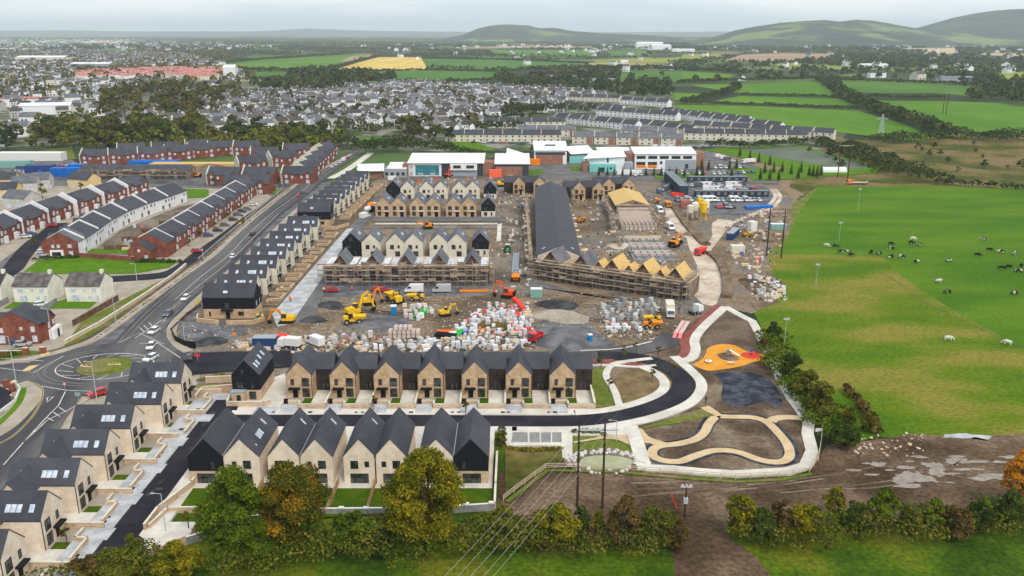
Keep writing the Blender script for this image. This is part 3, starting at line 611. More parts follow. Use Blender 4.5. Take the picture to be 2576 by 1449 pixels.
ring = [(-101+11.6*math.cos(a/40*2*PI), 197.3+8.6*math.sin(a/40*2*PI)) for a in range(41)]
mark(ring, .28, world=True)
for a in range(0, 40, 3):
    q = a/40*2*PI; mark([(-101+7.4*math.cos(q), 197.3+6.6*math.sin(q)), (-101+11.2*math.cos(q-.28), 197.3+8.4*math.sin(q-.28))], .22, world=True)
mark([(893, 386), (800, 444), (766, 478), (681, 541), (614, 603), (574, 646), (503, 702), (440, 758)], .2, sm=True)
mark([(700, 541), (636, 603), (560, 675), (500, 722), (440, 775), (410, 815)], .15, sm=True)
for p in ([(340, 855), (410, 808), (418, 812)], [(300, 866), (350, 842), (405, 866)], [(352, 868), (415, 868)], [(100, 975), (170, 987), (260, 990)], [(165, 990), (148, 1025), (115, 1058), (60, 1118), (10, 1175)], [(262, 985), (175, 1035), (120, 1062), (60, 1118)], [(0, 930), (60, 938), (85, 942), (160, 900)],
          [(0, 906), (110, 912)], [(395, 865), (455, 905)], [(150, 1030), (168, 1042)], [(135, 1042), (152, 1053)], [(120, 1056), (136, 1064)], [(362, 838), (352, 828)], [(372, 832), (362, 822)], [(383, 824), (375, 815)]):
    mark(p, .25)
mark([(120, 1005), (135, 1003), (119, 1018), (120, 1005)], .3)
for w, o in ((.14, 0), (.14, .35)):
    ribbon('road_marking', [(72, 966), (92, 972), (105, 985), (103, 1010), (82, 1050), (40, 1095), (0, 1120), (-60, 1150)], w, MK, 'yellow_line', off=o)
for p in ([(100, 897), (122, 889), (127, 893), (105, 902)], [(55, 938), (75, 925), (100, 922), (75, 937)], [(25, 966), (36, 960), (46, 964), (36, 972)]): sheet('tactile_paving', p, MK+.01, 'tactile')
# footways along main road
LFT = [(890, 388), (800, 436), (748, 468), (657, 540), (590, 600), (545, 643), (465, 700), (372, 770), (262, 850), (190, 880), (120, 900), (0, 922), (-60, 925)]
ribbon('footway', LFT, 2.6, 0, 'footway', h=RZ+.12, off=-1.3)
ribbon('verge', LFT, 1.4, 0, 'soil_dark', h=RZ+.1, off=-3.3)
ribbon('footway', [(560, 705), (500, 755), (470, 785), (440, 815), (432, 845), (450, 872), (475, 888)], 2.6, 0, 'footway', h=RZ+.11)
ribbon('footway', [(800, 490), (745, 532), (672, 602), (612, 657), (550, 712)], 2.6, 0, 'footway', h=RZ+.10)
ribbon('footway', [(60, 965), (80, 975), (95, 990), (92, 1012), (60, 1050), (20, 1085), (-60, 1130)], 3.6, 0, 'footway', h=RZ+.12, off=-1.0)
ribbon('verge', [(60, 980), (52, 1010), (30, 1040), (-10, 1075)], 1.4, 0, 'grass_new', h=RZ+.14)
sheet('side_road', [(-60, 975), (0, 975), (30, 990), (35, 1010), (10, 1040), (-60, 1090)], RZ+.08, 'asphalt_new')
ribbon('footway', [(905, 386), (850, 424), (800, 450)], 4.5, 0, 'concrete', h=RZ+.13, off=7.5)
# estate ground left
sheet('estate_ground', [(-60, 470), (300, 455), (640, 470), (690, 500), (640, 560), (500, 660), (300, 780), (160, 890), (-60, 900)], .2, 'footway')
sheet('estate_road', [(-60, 440), (0, 440), (640, 456), (660, 478), (300, 470), (-60, 468)], .21, 'asphalt_old')
def c4b(p): return zc(p, 0, 357.8, 4)
ribbon('estate_road', c4b([(2700, 640), (2500, 780), (2280, 950), (2050, 1110), (1850, 1260), (1650, 1340), (1250, 1375), (900, 1390)]), 7.6, .34, 'asphalt_new', off=.4)
ribbon('estate_road', c4b([(600, 820), (480, 920), (330, 1030), (200, 1180), (120, 1290), (-40, 1400)]), 7, .30, 'asphalt_new')
ribbon('estate_road', c4b([(-40, 1300), (100, 1180), (240, 1080)]), 4, .29, 'asphalt_old')
sheet('lawn', c4b([(240, 1310), (380, 1200), (820, 1150), (1350, 1170), (1800, 1200), (1700, 1270), (1350, 1330), (500, 1335)]), .33, 'grass_new')
sheet('lawn', c4b([(880, 1080), (1400, 1085), (1400, 1130), (880, 1120)]), .33, 'grass_new')
sheet('lawn', c4b([(1850, 470), (2100, 480), (2100, 560), (1860, 570)]), .33, 'grass_new')
sheet('lawn', c4b([(2740, 660-180), (2860, 480), (2800, 520), (2740, 530)]), .33, 'grass_new')
c5 = lambda p: zc(p, 0, 715.6, 4)
sheet('grass_bank', c5([(700, 530), (830, 390), (1100, 240), (1380, 90), (1680, -60), (1500, 40), (1500, 110), (1200, 260), (900, 420), (640, 600), (600, 640), (560, 640)]) if False else [(150, 890), (205, 812), (275, 775), (345, 738), (420, 700), (440, 705), (380, 750), (300, 803), (225, 848), (165, 880)], .34, 'grass_verge')
sheet('lawn', c5([(30, 250), (180, 160), (420, 140), (450, 200), (620, 170), (740, 130), (1040, 130), (900, 250), (600, 250)]), .33, 'grass_new')
sheet('lawn', c5([(-40, 760), (100, 660), (480, 690), (180, 750)]), .33, 'grass_new')
sheet('lawn', c5([(-200, 160), (90, 150), (20, 200), (-200, 260)]), .33, 'grass_new')
sheet('pitch', c3([(410, 1122), (850, 1112), (1460, 1262), (1290, 1280), (1180, 1272), (740, 1202)]), .3, 'pitch')
sheet('lawn', c3([(160, 1130), (410, 1110), (880, 1100), (1500, 1262), (1450, 1310), (1050, 1335), (880, 1310), (700, 1250)]), .27, 'grass_new')
sheet('school_yard', [(900, 448), (1010, 430), (1300, 420), (1480, 405), (1780, 380), (1880, 410), (1960, 440), (1960, 462), (1790, 462), (1300, 448)], .22, 'asphalt_old')
for p in ([(1300, 435), (1360, 425), (1370, 436), (1310, 446)], [(1430, 420), (1490, 415), (1495, 428), (1440, 430)], [(1640, 440), (1760, 436), (1780, 448), (1650, 450)], [(1830, 420), (1990, 430), (2080, 448), (1900, 456)], [(880, 425), (900, 412), (905, 430)]): sheet('lawn', p, .35, 'grass_new')
for p in ([(835, 285), (870, 272), (960, 265), (978, 274), (880, 290)], [(890, 348), (960, 344), (1035, 358), (990, 366), (900, 362)], [(1100, 357), (1180, 352), (1250, 378), (1150, 385)], [(745, 288), (800, 280), (820, 288), (750, 296)]): sheet('lawn', p, .2, 'grass_new')
sheet('meadow', [(70, 385), (180, 368), (190, 400), (80, 402)], .2, 'grass_verge')
sheet('compound', [(-40, 408), (180, 402), (215, 420), (460, 425), (520, 432), (520, 455), (100, 450), (0, 430)], .24, 'gravel')
sheet('lawn', c4b([(220, 1440), (260, 1420), (300, 1449)]), .33, 'grass_new')
# ------------------------------------------------------------------ building kit
_wc = {}
def win_meshes(w, h, kind='dark', fr='black_metal', bars=1, tr=.55):
    k = (w, h, kind, fr, bars)
    if k in _wc: return _wc[k]
    f = MB(); t = .07
    f.box(-w/2, -.07, 0, -w/2+t, .02, h).box(w/2-t, -.07, 0, w/2, .02, h).box(-w/2+t, -.07, 0, w/2-t, .02, t).box(-w/2+t, -.07, h-t, w/2-t, .02, h)
    for i in range(1, bars+1):
        x = -w/2+w*i/(bars+1); f.box(x-.03, -.06, t, x+.03, .02, h-t)
    fm = f.mesh('window', fr)
    p = MB().box(-w/2+t, -.03, t, w/2-t, .01, h-t).mesh('pane', {'dark': 'glass', 'sky': 'glass_sky'}[kind])
    _wc[k] = (fm, p); return _wc[k]
def win(par, ext, face, u, z, w, h, kind='dark', fr='black_metal', bars=1, name='window', split=True):
    x0, x1, y0, y1 = ext
    loc, rz = {'f': ((u, y0, z), 0), 'b': ((u, y1, z), PI), 'l': ((x0, u, z), -PI/2), 'r': ((x1, u, z), PI/2)}[face]
    fm, pm = win_meshes(w, h, kind, fr, bars)
    o = O(name, fm, par, loc, rz); O('pane', pm, o); return o
def gable_wall(x0, x1, y0, y1, ev, rd, ax='y', m=0, mb=None):
    mb = mb or MB()
    if ax == 'y': c = (x0+x1)/2; mb.exty([(x0, 0), (x1, 0), (x1, ev), (c, rd), (x0, ev)], y0, y1, m)
    else: c = (y0+y1)/2; mb.extx([(y0, 0), (y1, 0), (y1, ev), (c, rd), (y0, ev)], x0, x1, m)
    return mb
def gable_roof(x0, x1, y0, y1, ev, rd, ax='y', oh=.12, ohg=.08, th=.16, mb=None, m=0):
    mb = mb or MB()
    if ax == 'x':
        t = gable_roof(y0, y1, x0, x1, ev, rd, 'y', oh, ohg, th)
        k = len(mb.v); mb.v += [(b, a, c) for a, b, c in t.v]
        for f in t.f: mb.f.append(tuple(k+i for i in reversed(f))); mb.m.append(m)
        return mb
    c = (x0+x1)/2; sl = (rd-ev)/((x1-x0)/2); dz = oh*sl; a, b = y0-ohg, y1+ohg; g = .03
    for s in (-1, 1):
        xe = x0-oh if s < 0 else x1+oh
        q = [(xe, a, ev-dz+g), (c, a, rd+g), (c, b, rd+g), (xe, b, ev-dz+g)]
        if s > 0: q = q[::-1]
        mb.hexa(q+[(p[0], p[1], p[2]+th) for p in q], m)
    return mb
def rooflight(par, x0, x1, ev, rd, side, y, t, w=.8, l=1.3, ax='y', mat_='glass_sky'):
    # on slope of a ridge-along-y roof; t = 0 eave, 1 ridge
    c = (x0+x1)/2; hw = (x1-x0)/2; sl = math.atan2(rd-ev, hw)
    x = (x0+hw*t) if side < 0 else (x1-hw*t); z = ev+(rd-ev)*t+.22
    me = _wc.get(('rl', w, l, mat_))
    if me is None:
        b = MB().box(-l/2, -w/2, -.05, l/2, w/2, .04, 0).mesh('rooflight', mat_); _wc[('rl', w, l, mat_)] = me = b
    if ax == 'y': o = O('rooflight', me, par, (x, y, z), rot=(0, -sl if side < 0 else sl, 0))
    else: o = O('rooflight', me, par, (y, x, z), rot=(0, -sl if side < 0 else sl, PI/2)) if False else O('rooflight', me, par, (y, x, z), rot=(sl if side < 0 else -sl, 0, 0), sc=1)
    return o
def Wl(name, pts, w_, *m): return None
# gable-fronted house with a set-back wing; front faces -Y, origin at the middle of the front gable's base
def L_house(wallm, wingm, wg=5.9, D=11, wing=4.1, mir=1, ev=5.7, rd=8.9, roof='slate', lights=0, wy=(4.2, 10.2)):
    r = E('gable_house', 'x', 'house'); h = wg/2
    O('wall', gable_wall(-h, h, 0, D, ev, rd).mesh('wall', wallm), r)
    O('roof', gable_roof(-h, h, 0, D, ev, rd).mesh('roof', roof), r)
    a, b = (h, h+wing) if mir > 0 else (-h-wing, -h)
    wr = MB(); gable_roof(min(a, 0) if mir < 0 else 0, b if mir > 0 else 0, wy[0], wy[1], 5.5, 8.5, 'x', mb=wr) if False else None
    if mir > 0: gable_roof(.3, b, wy[0], wy[1], 5.5, 8.3, 'x', mb=wr); gw = gable_wall(h-.2, b-.05, wy[0], wy[1], 5.5, 8.3, 'x')
    else: gable_roof(a, -.3, wy[0], wy[1], 5.5, 8.3, 'x', mb=wr); gw = gable_wall(a+.05, -h+.2, wy[0], wy[1], 5.5, 8.3, 'x')
    O('wing_wall', gw.mesh('wing_wall', wingm), r); O('wing_roof', wr.mesh('wing_roof', roof), r)
    e = (-h, h, 0, D)
    win(r, e, 'f', -1.5*mir, 3.3, .75, 1.45, bars=0); win(r, e, 'f', 1.45*mir, 3.0, 1.6, 2.0)
    win(r, e, 'f', 1.45*mir, .45, 1.6, 2.05, bars=1)
    dm = MB().box(-.55, -.06, 0, .55, .03, 2.15).mesh('door', 'black_metal'); O('door', dm, r, (-.95*mir, 0, 0))
    O('canopy', MB().box(-1.25, -1.0, 0, 1.25, 0, .3).mesh('canopy', 'black_metal'), r, (-1.05*mir, 0, 2.45))
    we = (a, b, wy[0], wy[1]); cx = (a+b)/2
    win(r, we, 'f', cx-.45, .2, .55, 2.0, bars=0); win(r, we, 'f', cx+.45, .2, .55, 2.0, bars=0); win(r, we, 'f', cx, 3.9, .45, 1.1, bars=0)
    O('downpipe', MB().tube((0, -.06, 0), (0, -.06, ev), .06).mesh('downpipe', 'black_metal'), r, (h*mir-.1*mir, 0, 0))
    if lights:
        for yy in (2.6, 3.5, 4.4) if lights == 1 else (): rooflight(r, -h, h, ev, rd, -1, yy+1.1, .38)
        rooflight(r, -h, h, ev, rd, -1, 1.7, .38); rooflight(r, -h, h, ev, rd, -1, 9.3, .38)
    return r
def plot_fn(ox, oy, rz, mir=1):
    c, s = math.cos(rz), math.sin(rz)
    return lambda x, y: (ox+c*x*mir-s*y, oy+s*x*mir+c*y)
def wall_line(name, pts, h, t, m, label, cat='wall', group=None, cap=None, z=.1, coping='cap'):
    mb = MB(); cb = MB()
    for a, b in zip(pts, pts[1:]):
        d = Vector((b[0]-a[0], b[1]-a[1])); L_ = d.length; d.normalize()
        p0 = (a[0]-d.x*t/2, a[1]-d.y*t/2, z+h/2); p1 = (b[0]+d.x*t/2, b[1]+d.y*t/2, z+h/2); mb.beam(p0, p1, t, h)
        if cap: cb.beam((p0[0], p0[1], z+h+.03), (p1[0], p1[1], z+h+.03), t+.1, .06)
    r = O(name, mb.mesh(name, m), None, label=label, cat=cat, group=group)
    if cap: O('coping', cb.mesh('coping', cap), r)
    return r
def garden(kind, f, lab, wall='wall_brick', lawn=True, gate=True, n=0):
    # f maps plot coords (house front middle, -y towards street) to world
    P = lambda *q: [f(*p) for p in q]
    wall_line('garden_wall', P((-1.7, -3.6), (.9, -3.6), (1.0, -5.6), (6.6, -5.6)), 1.15, .28, wall, 'stepped pale garden wall before '+lab, group='garden walls of the new houses', cap='render_cream')
    if kind == 'seven': wall_line('garden_wall', P((6.85, -5.6), (6.85, 1.5)), 1.5, .28, wall, 'pale brick side wall beside '+lab, group='garden walls of the new houses', cap='render_cream')
    else: wall_line('garden_wall', P((-3.0, -.3), (-3.0, -6.4)), 1.4, .28, wall, 'pale brick side wall beside '+lab, group='garden walls of the new houses', cap='render_cream')
    if gate:
        a, b = f(-2.8, -3.6), f(-1.8, -3.6); g = MB().beam((a[0], a[1], .9), (b[0], b[1], .9), .08, 1.5)
        O('gate', g.mesh('gate', 'black_metal'), label='black bin store gate beside '+lab, cat='gate')
    sheet('patio', P((3.1, 4.1), (6.6, 4.1), (6.6, -3.2), (3.1, -3.2)), RZ+.05, 'concrete', world=True)
    sheet('lawn', P((1.1, -5.4), (6.6, -5.4), (6.6, -3.2), (3.1, -3.2), (3.1, -.5), (1.1, -.5)), RZ+.045, 'grass_lawn', world=True)
    sheet('garden_soil', P((-3.2, -6.1), (6.8, -6.1), (6.8, 4), (-3.2, 4)), RZ+.03, 'footway', world=True)
    sheet('drive', P((-2.9, -3.9), (.7, -3.9), (.7, -8.6), (-2.9, -8.6)), RZ+.135 if kind == 'seven' else RZ+.16, 'paver', world=True)

# ---- seven gable houses on the new street
PR = Proto(L_house('tan_brick', 'dark_brick', 5.9, 11, 4.1))
for i in range(7):
    x = -48.1+i*9.93; lab = f'the {ORD[i]} tan gable house from the left'
    PR.place((x, 178.4, .15), 0, f'tan brick gable house with dark wing, {ORD[i]} from the left in its row', 'seven tan gable houses on the new street')
    garden('seven', plot_fn(x, 178.6, 0), lab)
# black clad house at the left end
def black_house(w=6.2, D=11.5, ev=6.4, rd=9.9, base='wall_brick', lights=True, bay=True):
    r = E('black_house', 'x', 'house'); h = w/2
    O('wall', MB().box(-h+.02, .02, 0, h-.02, D-.02, 2.8).mesh('wall', base), r)
    up = MB(); up.exty([(-h, 2.8), (h, 2.8), (h, ev), (0, rd), (-h, ev)], -.04, D); O('cladding', up.mesh('cladding', 'black_clad'), r)
    O('roof', gable_roof(-h, h, 0, D, ev, rd).mesh('roof', 'slate'), r); e = (-h, h, -.04, D)
    win(r, e, 'f', -.2, 6.2, 1.4, 1.5); win(r, e, 'f', -1.3, 3.2, 1.6, 1.5); win(r, e, 'f', 1.5, 3.2, .6, 1.6, bars=0); win(r, (-h, h, 0, D), 'f', 1.3, .5, 1.5, 1.9)
    if bay: O('bay', MB().box(-h+.1, -1.5, 0, -.1, 0, 2.75).mesh('bay', base), r); O('bay_roof', MB().box(-h-.05, -1.65, 2.75, .05, -.04, 2.95).mesh('bay_roof', 'panel_grey'), r); win(r, (-h, 0, -1.5, 0), 'f', -1.4, .5, .9, 1.7)
    if lights:
        for y in (2.0, 3.6, 6.2, 8.6): rooflight(r, -h, h, ev, rd, 1, y, .4 if y < 5 else .5)
    return r
b = black_house(); b.location = (-59.6, 176.9, .15); b['label'] = 'black clad gable house with four rooflights at the left end of the tan row'
wall_line('garden_wall', [(-63.6, 177), (-63.2, 173.8), (-55.0, 173.6), (-54.0, 175)], 1.4, .3, 'wall_brick', 'pale brick corner wall around the black clad gable house', cap='render_cream')
sheet('drive', [(-56.4, 173.3), (-51.5, 173.3), (-51.5, 169.5), (-56.4, 169.5)], RZ+.14, 'paver', world=True)
sheet('garden_soil', [(-61.2, 171.4), (17.8, 171.4), (17.8, 189), (-55, 193), (-61, 186)], RZ+.02, 'concrete', world=True)
sheet('lawn', [(-73, 182), (-61, 183.5), (-61, 187), (-74, 186)], RZ+.06, 'grass_verge', world=True)
for k, (pts, lb) in enumerate([([(-71.2, 177), (-71.2, 181.5), (-64, 183), (-62, 188.5), (-72.5, 187.5)], 'pale brick wall around the grass corner by the new asphalt lane'), ([(18.2, 173), (18.2, 186), (17.6, 197)], 'long pale brick wall closing the right end of the tan gable row'),
                              ([(-45, 196.5), (-20, 196.8), (17.5, 196.6)], 'pale brick rear wall behind the seven tan gable houses'),
                              ([(-61.1, 124.5), (-61.0, 130), (-58.3, 138.5), (-58.0, 161)], 'long pale brick wall along the asphalt lane beside the black end house')]):
    wall_line('garden_wall', pts, 1.6, .3, 'wall_brick', lb, cap='render_cream')

# ---- bottom row: pairs of gables whose garden side faces the camera
def back_house(wallm, black=False, w=6.2, D=13.3, ev=5.7, rd=9.2, flip=1, lights=0):
    r = E('gable_house', 'x', 'house'); h = w/2
    if black:
        O('wall', MB().box(-h+.02, .02, 0, h-.02, D-.02, 2.8).mesh('wall', 'wall_brick'), r)
        O('cladding', MB().exty([(-h, 2.8), (h, 2.8), (h, ev), (0, rd), (-h, ev)], -.04, D).mesh('cladding', 'black_clad'), r)
    else: O('wall', gable_wall(-h, h, 0, D, ev, rd).mesh('wall', wallm), r)
    O('roof', gable_roof(-h, h, 0, D, ev, rd, ohg=.1).mesh('roof', 'slate'), r); e = (-h, h, -.04 if black else 0, D)
    if black: win(r, e, 'f', 1.3*flip, 3.1, .8, 1.6, bars=0, kind='dark')
    else: win(r, e, 'f', -1.0*flip, 3.25, 1.4, 1.6); win(r, e, 'f', 1.3*flip, 3.6, .8, 1.1, bars=0)
    d = win(r, (-h, h, 0, D), 'f', -.15*flip, .05, 3.3, 2.2, bars=3, name='glazed_door')
    if lights:
        rooflight(r, -h, h, ev, rd, 1, 10.2, .55, .5, 1.5)
        if lights > 1:
            for y in (5.0, 5.9, 6.8): rooflight(r, -h, h, ev, rd, 1, y, .42, .7, 1.3)
            rooflight(r, -h, h, ev, rd, 1, 2.2, .3, .4, .4)
    return r
BX = [-55.9, -49.4, -41.6, -35.7, -27.8, -22.1, -13.8, -7.5]
BN = [('black clad gable house with brick ground floor at the left end of the front row', 1, 0), ('cream gable house with a cluster of rooflights, right beside the black end house', 0, 2), ('cream gable house behind the orange and brown tree', 0, 1),
      ('cream gable house whose glazed door shows right of the orange tree', 0, 1), ('cream gable house with the open lawn in front, left of the big yellow tree', 0, 1), ('cream gable house half hidden behind the left side of the big yellow tree', 0, 0),
      ('cream gable house hidden behind the top of the big yellow tree', 0, 0), ('black clad gable house at the right end of the front row beside the grey paving', 1, 0)]
for i, x in enumerate(BX):
    w = 6.5 if i in (0, 1) else (5.9 if i < 6 else 6.3)
    o = back_house('cream_brick', BN[i][1], w=w, flip=-1 if i % 2 else 1, lights=BN[i][2]); o.location = (x, 140.0, .15); o['label'] = BN[i][0]; o['group'] = 'front row of gable houses'
    if i % 2 == 0:
        O('valley_gutter', MB().box(-.22, 0, 0, .22, 13.4, .12).mesh('valley_gutter', 'steel'), o, ((BX[i+1]-x)/2, -.02, 5.85)); O('downpipe', MB().tube((0, 0, 0), (0, 0, 5.7), .07).mesh('downpipe', 'black_metal'), o, ((BX[i+1]-x)/2, -.12, 0))
sheet('patio', [(-59.0, 138.2), (-3.6, 138.2), (-3.6, 163.2), (-58, 163.2)], RZ+.07, 'concrete', world=True)
sheet('lawn', [(-58.8, 130.6), (-52.5, 130.6), (-52.5, 138.3), (-58.8, 138.3)], RZ+.06, 'grass_lawn', world=True)
sheet('lawn', [(-52.4, 126.5), (-3.3, 131.5), (-3.3, 138.3), (-52.4, 138.3)], RZ+.06, 'grass_lawn', world=True)
wall_line('garden_wall', [(-60.6, 125.2), (-59.6, 130.4), (-52.4, 130.6)], 1.1, .3, 'wall_brick', 'pale brick wall across the foot of the first square lawn', cap='render_cream')
wall_line('garden_wall', [(-3.0, 131.6), (-3.0, 138), (-2.9, 150)], 1.6, .3, 'wall_brick', 'pale brick wall right of the black gable house, beside the rough grass', cap='render_cream')
for pts, lb in (([(-58.0, 117.0), (-56.0, 117.6), (-53.0, 120.6)], 'pale curved wall behind the turning head of the lane'),): wall_line('garden_wall', pts, 1.8, .3, 'wall_brick', lb, cap='render_cream')
wl = wall_line('boundary_wall', [(-53, 121), (-50, 123.0), (-45, 127), (-38, 129.6), (-22, 129.9), (-10, 130.6), (-3.2, 131.4)], 2.3, .3, 'block_grey', 'long grey block boundary wall with white capping behind the hedge trees', cap='cap_white', z=-.9)
for i in range(9):
    x = -38+i*4.3; O('pier', MB().box(-.45, -.3, 0, .45, .3, .3).mesh('pier', 'cap_white'), wl, (x, 129.7 if x < -22 else 129.9+(x+22)*.08, 1.4))
def panel_fence(name, a, b, h, n, lab, group=None, m='timber', z=.2):
    r = E(name, lab, 'fence', (a[0], a[1], z), math.atan2(b[1]-a[1], b[0]-a[0]), group); Ln = math.hypot(b[0]-a[0], b[1]-a[1]); st = Ln/n
    pm = MB().box(0, -.03, .05, st-.1, .03, h).mesh('fence_panel', m); qm = MB().box(-.06, -.06, 0, .06, .06, h+.1).mesh('post', m)
    for i in range(n): O('fence_panel', pm, r, (i*st+.05, 0, 0))
    for i in range(n+1): O('post', qm, r, (i*st, 0, 0))
    return r
for (a, b, lb) in (((-52.5, 139.9), (-52.45, 122.5), 'between the black end house and the first cream house'), ((-45.6, 139.9), (-45.6, 128), 'beside the orange tree'), ((-31.8, 139.9), (-31.9, 129.8), 'left of the open lawn'), ((-25, 139.9), (-25, 129.9), 'right of the open lawn'), ((-17.9, 139.9), (-18, 130.2), 'behind the trunk of the big yellow tree'), ((-10.6, 139.9), (-10.6, 130.7), 'right of the big yellow tree')):
    panel_fence('garden_fence', a, b, 1.7, 5, 'brown timber panel garden fence '+lb, 'garden fences of the front row')

# ---- left row facing right, and the longer row along the main road
PL = Proto(L_house('cream_brick', 'cream_brick', 6.6, 11.6, 4.2, mir=-1, rd=9.1, lights=1, wy=(6.0, 11.2)))
for i, (x, y) in enumerate([(-73.0, 177.4), (-73.0, 166.2), (-74.6, 155.0), (-74.7, 144.1), (-74.7, 133.0), (-74.7, 122.0), (-74.7, 110.9), (-74.7, 99.8)]):
    lab = f'the {ORD[i]} left street house from the roundabout'
    PL.place((x, y, .1), PI/2, f'cream brick gable house with three joined rooflights, {ORD[i]} from the roundabout', 'cream gable houses of the left street')
    if i < 7: garden('left', plot_fn(x, y+.2, PI/2, -1), lab, gate=False)
PM = Proto(L_house('render_cream', 'render_cream', 6.2, 12.0, 4.6, mir=1, rd=9.1, lights=1, wy=(3, 11)))
def garden2(x, y, lab):
    f = plot_fn(x, y, PI/2)
    wall_line('garden_wall', [f(-1.5, -2.5), f(.8, -2.5), f(1, -6), f(6.5, -6.2), f(6.6, -1)], 1.15, .3, 'tan_brick', 'stepped tan garden wall before '+lab, group='tan garden walls of the long row', cap='timber_pale')
    sheet('garden_soil', [f(-3.5, -6.6), f(7, -6.6), f(7, 0), f(-3.5, 0)], RZ+.02, 'soil', world=True)
YM = [249.8, 261.1, 273.0, 285.0, 296.3, 308.2, 320.8, 334.6]
for i, y in enumerate(YM):
    PM.place((-77.4, y, .1), PI/2, f'pale gable house with dark roof, {ORD[i]} behind the black corner house on the main road', 'long row of gable houses on the main road')
    garden2(-77.4, y, f'the {ORD[i]} pale house behind the black corner house')
for i, y in enumerate([371.5, 382.5, 393.5, 404, 415.5, 427.5, 439, 450]):
    PM.place((-78.3+i*.35, y, .1), PI/2, f'pale gable house with dark roof, {ORD[i]} behind the black house of the far row', 'far row of gable houses on the main road')
    garden2(-78.3+i*.35, y, f'the {ORD[i]} pale gable house of the far row')
def corner_house(lab, x, y, w=15, D=7.2, ev=6.3, rd=9.6):
    r = E('corner_house', lab, 'house', (x, y, .1)); h = w/2
    O('wall', MB().box(-h+.03, .03, 0, h-.03, D-.03, 2.9).mesh('wall', 'tan_brick'), r)
    cl = O('cladding', gable_wall(-h, h, 0, D, ev, rd, 'x').mesh('cladding', 'black_clad'), r); me = cl.data
    for v in me.vertices:
        if v.co.z < .01: v.co.z = 2.9
    O('roof', gable_roof(-h, h, 0, D, ev, rd, 'x').mesh('roof', 'slate'), r)
    e = (-h, h, 0, D)
    win(r, e, 'f', -.6, 3.1, 1.5, 1.7, kind='dark'); win(r, e, 'f', 2.6, 3.1, .5, 1.7, bars=0); win(r, e, 'f', 3.4, .9, 1.6, 1.2); win(r, e, 'f', -5.6, .7, .5, 1.4, bars=0)
    win(r, e, 'r', 2, 3.2, 1.2, 1.8, kind='sky'); win(r, e, 'r', 5, 3.2, .8, 1.8, kind='sky', bars=0)
    O('door', MB().box(-.6, -.08, 0, .6, 0, 2.2).mesh('door', 'black_metal'), r, (-.4, 0, 0)); O('canopy', MB().box(-1.7, -1.1, 0, 1.7, 0, .35).mesh('canopy', 'black_metal'), r, (-.4, 0, 2.5))
    rooflight(r, 0, D, ev, rd, -1, -1.0, .35, ax='x')
    return r
corner_house('black clad corner house above tan brick beside the orange traffic junction of the site', -82.0, 235.0)
corner_house('black clad house with tan base heading the far row of the main road', -84.5, 357.5, 14)
wall_line('garden_wall', [(-91.5, 236), (-90.3, 231.6), (-83.5, 229.8), (-83.5, 228.5)], 1.2, .3, 'tan_brick', 'low curved tan wall in front of the black corner house', cap='timber_pale')
wall_line('garden_wall', [(-81, 229.3), (-73.5, 229.9), (-71.5, 233)], 1.2, .3, 'tan_brick', 'low straight tan wall right of the door of the black corner house', cap='timber_pale')
wall_line('garden_wall', [(-93.8, 352), (-74, 351.5), (-70, 358)], 1.3, .3, 'tan_brick', 'tan wall in front of the black house heading the far row', cap='timber_pale')
slab('pavement', [(-66.5, 228), (-62.8, 228), (-64.5, 300), (-65.5, 352), (-69.5, 352), (-70, 300), (-70.5, 238)], 0, RZ+.1, 'paver', world=True)
sheet('site_lane', [(-62.5, 226), (-57, 226), (-63, 300), (-64, 350), (-60, 420), (-68, 420), (-69, 350), (-65.3, 300)], RZ+.02, 'asphalt_old', world=True)
slab('kerb', [(-59, 360.6), (-5, 360.6), (-5, 362.2), (-59, 362.2)], 0, .45, 'concrete', world=True)
slab('kerb', [(-6.2, 330), (-4.4, 330), (-4.4, 362), (-6.2, 362)], 0, .45, 'concrete', world=True)

# ---- centre blocks: small pointed houses facing the camera
def block_house(front, D=13, w=6.8, ev=5.5, rd=8.8, black=False, style=0):
    r = E('gable_house', 'x', 'house'); h = w/2; e = (-h, h, 0, D)
    if black and style != 3:
        O('wall', MB().box(-h+.02, .02, 0, h-.02, D-.02, 2.6).mesh('wall', 'render_cream'), r)
        O('cladding', MB().exty([(-h, 2.6), (h, 2.6), (h, ev), (0, rd), (-h, ev)], -.04, D).mesh('cladding', 'black_clad'), r); e = (-h, h, -.05, D)
    else: O('wall', gable_wall(-h, h, 0, D, ev, rd).mesh('wall', 'black_clad' if black else front), r)
    O('roof', gable_roof(-h, h, 0, D, ev, rd).mesh('roof', 'slate_grey'), r)
    if style == 0:
        for x in (-1.55, 1.55): win(r, e, 'f', x, 3.1, 1.6, 1.7)
        win(r, (-h, h, 0, D), 'f', -1.55, .5, 1.6, 1.8); O('door', MB().box(-.8, -.06, 0, .8, 0, 2.1).mesh('door', 'black_metal'), r, (1.7, 0, 0)); O('canopy', MB().box(-1.4, -.6, 0, 1.4, 0, .18).mesh('canopy', 'cap_white'), r, (1.4, 0, 2.45))
    elif style == 1: win(r, e, 'f', -1.2, 3.0, 1.4, 1.6); win(r, e, 'f', 1.2, 3.3, .8, 1.2, bars=0); win(r, e, 'f', .8, .1, 1.8, 2.1)
    else: win(r, e, 'f', 0, 5.6, 1.5, 1.5); win(r, e, 'f', -1.2, 3.0, 1.4, 1.4); win(r, e, 'f', 1.6, 3.0, .6, 1.4, bars=0); win(r, (-h, h, 0, D), 'f', -1.2, .5, 1.5, 1.6); win(r, (-h, h, 0, D), 'f', 1.5, .5, .7, 1.6, bars=0)
    rooflight(r, -h, h, ev, rd, 1, 6.5, .45, .9, 1.2); rooflight(r, -h, h, ev, rd, 1, 8, .45, .9, 1.2)
    return r
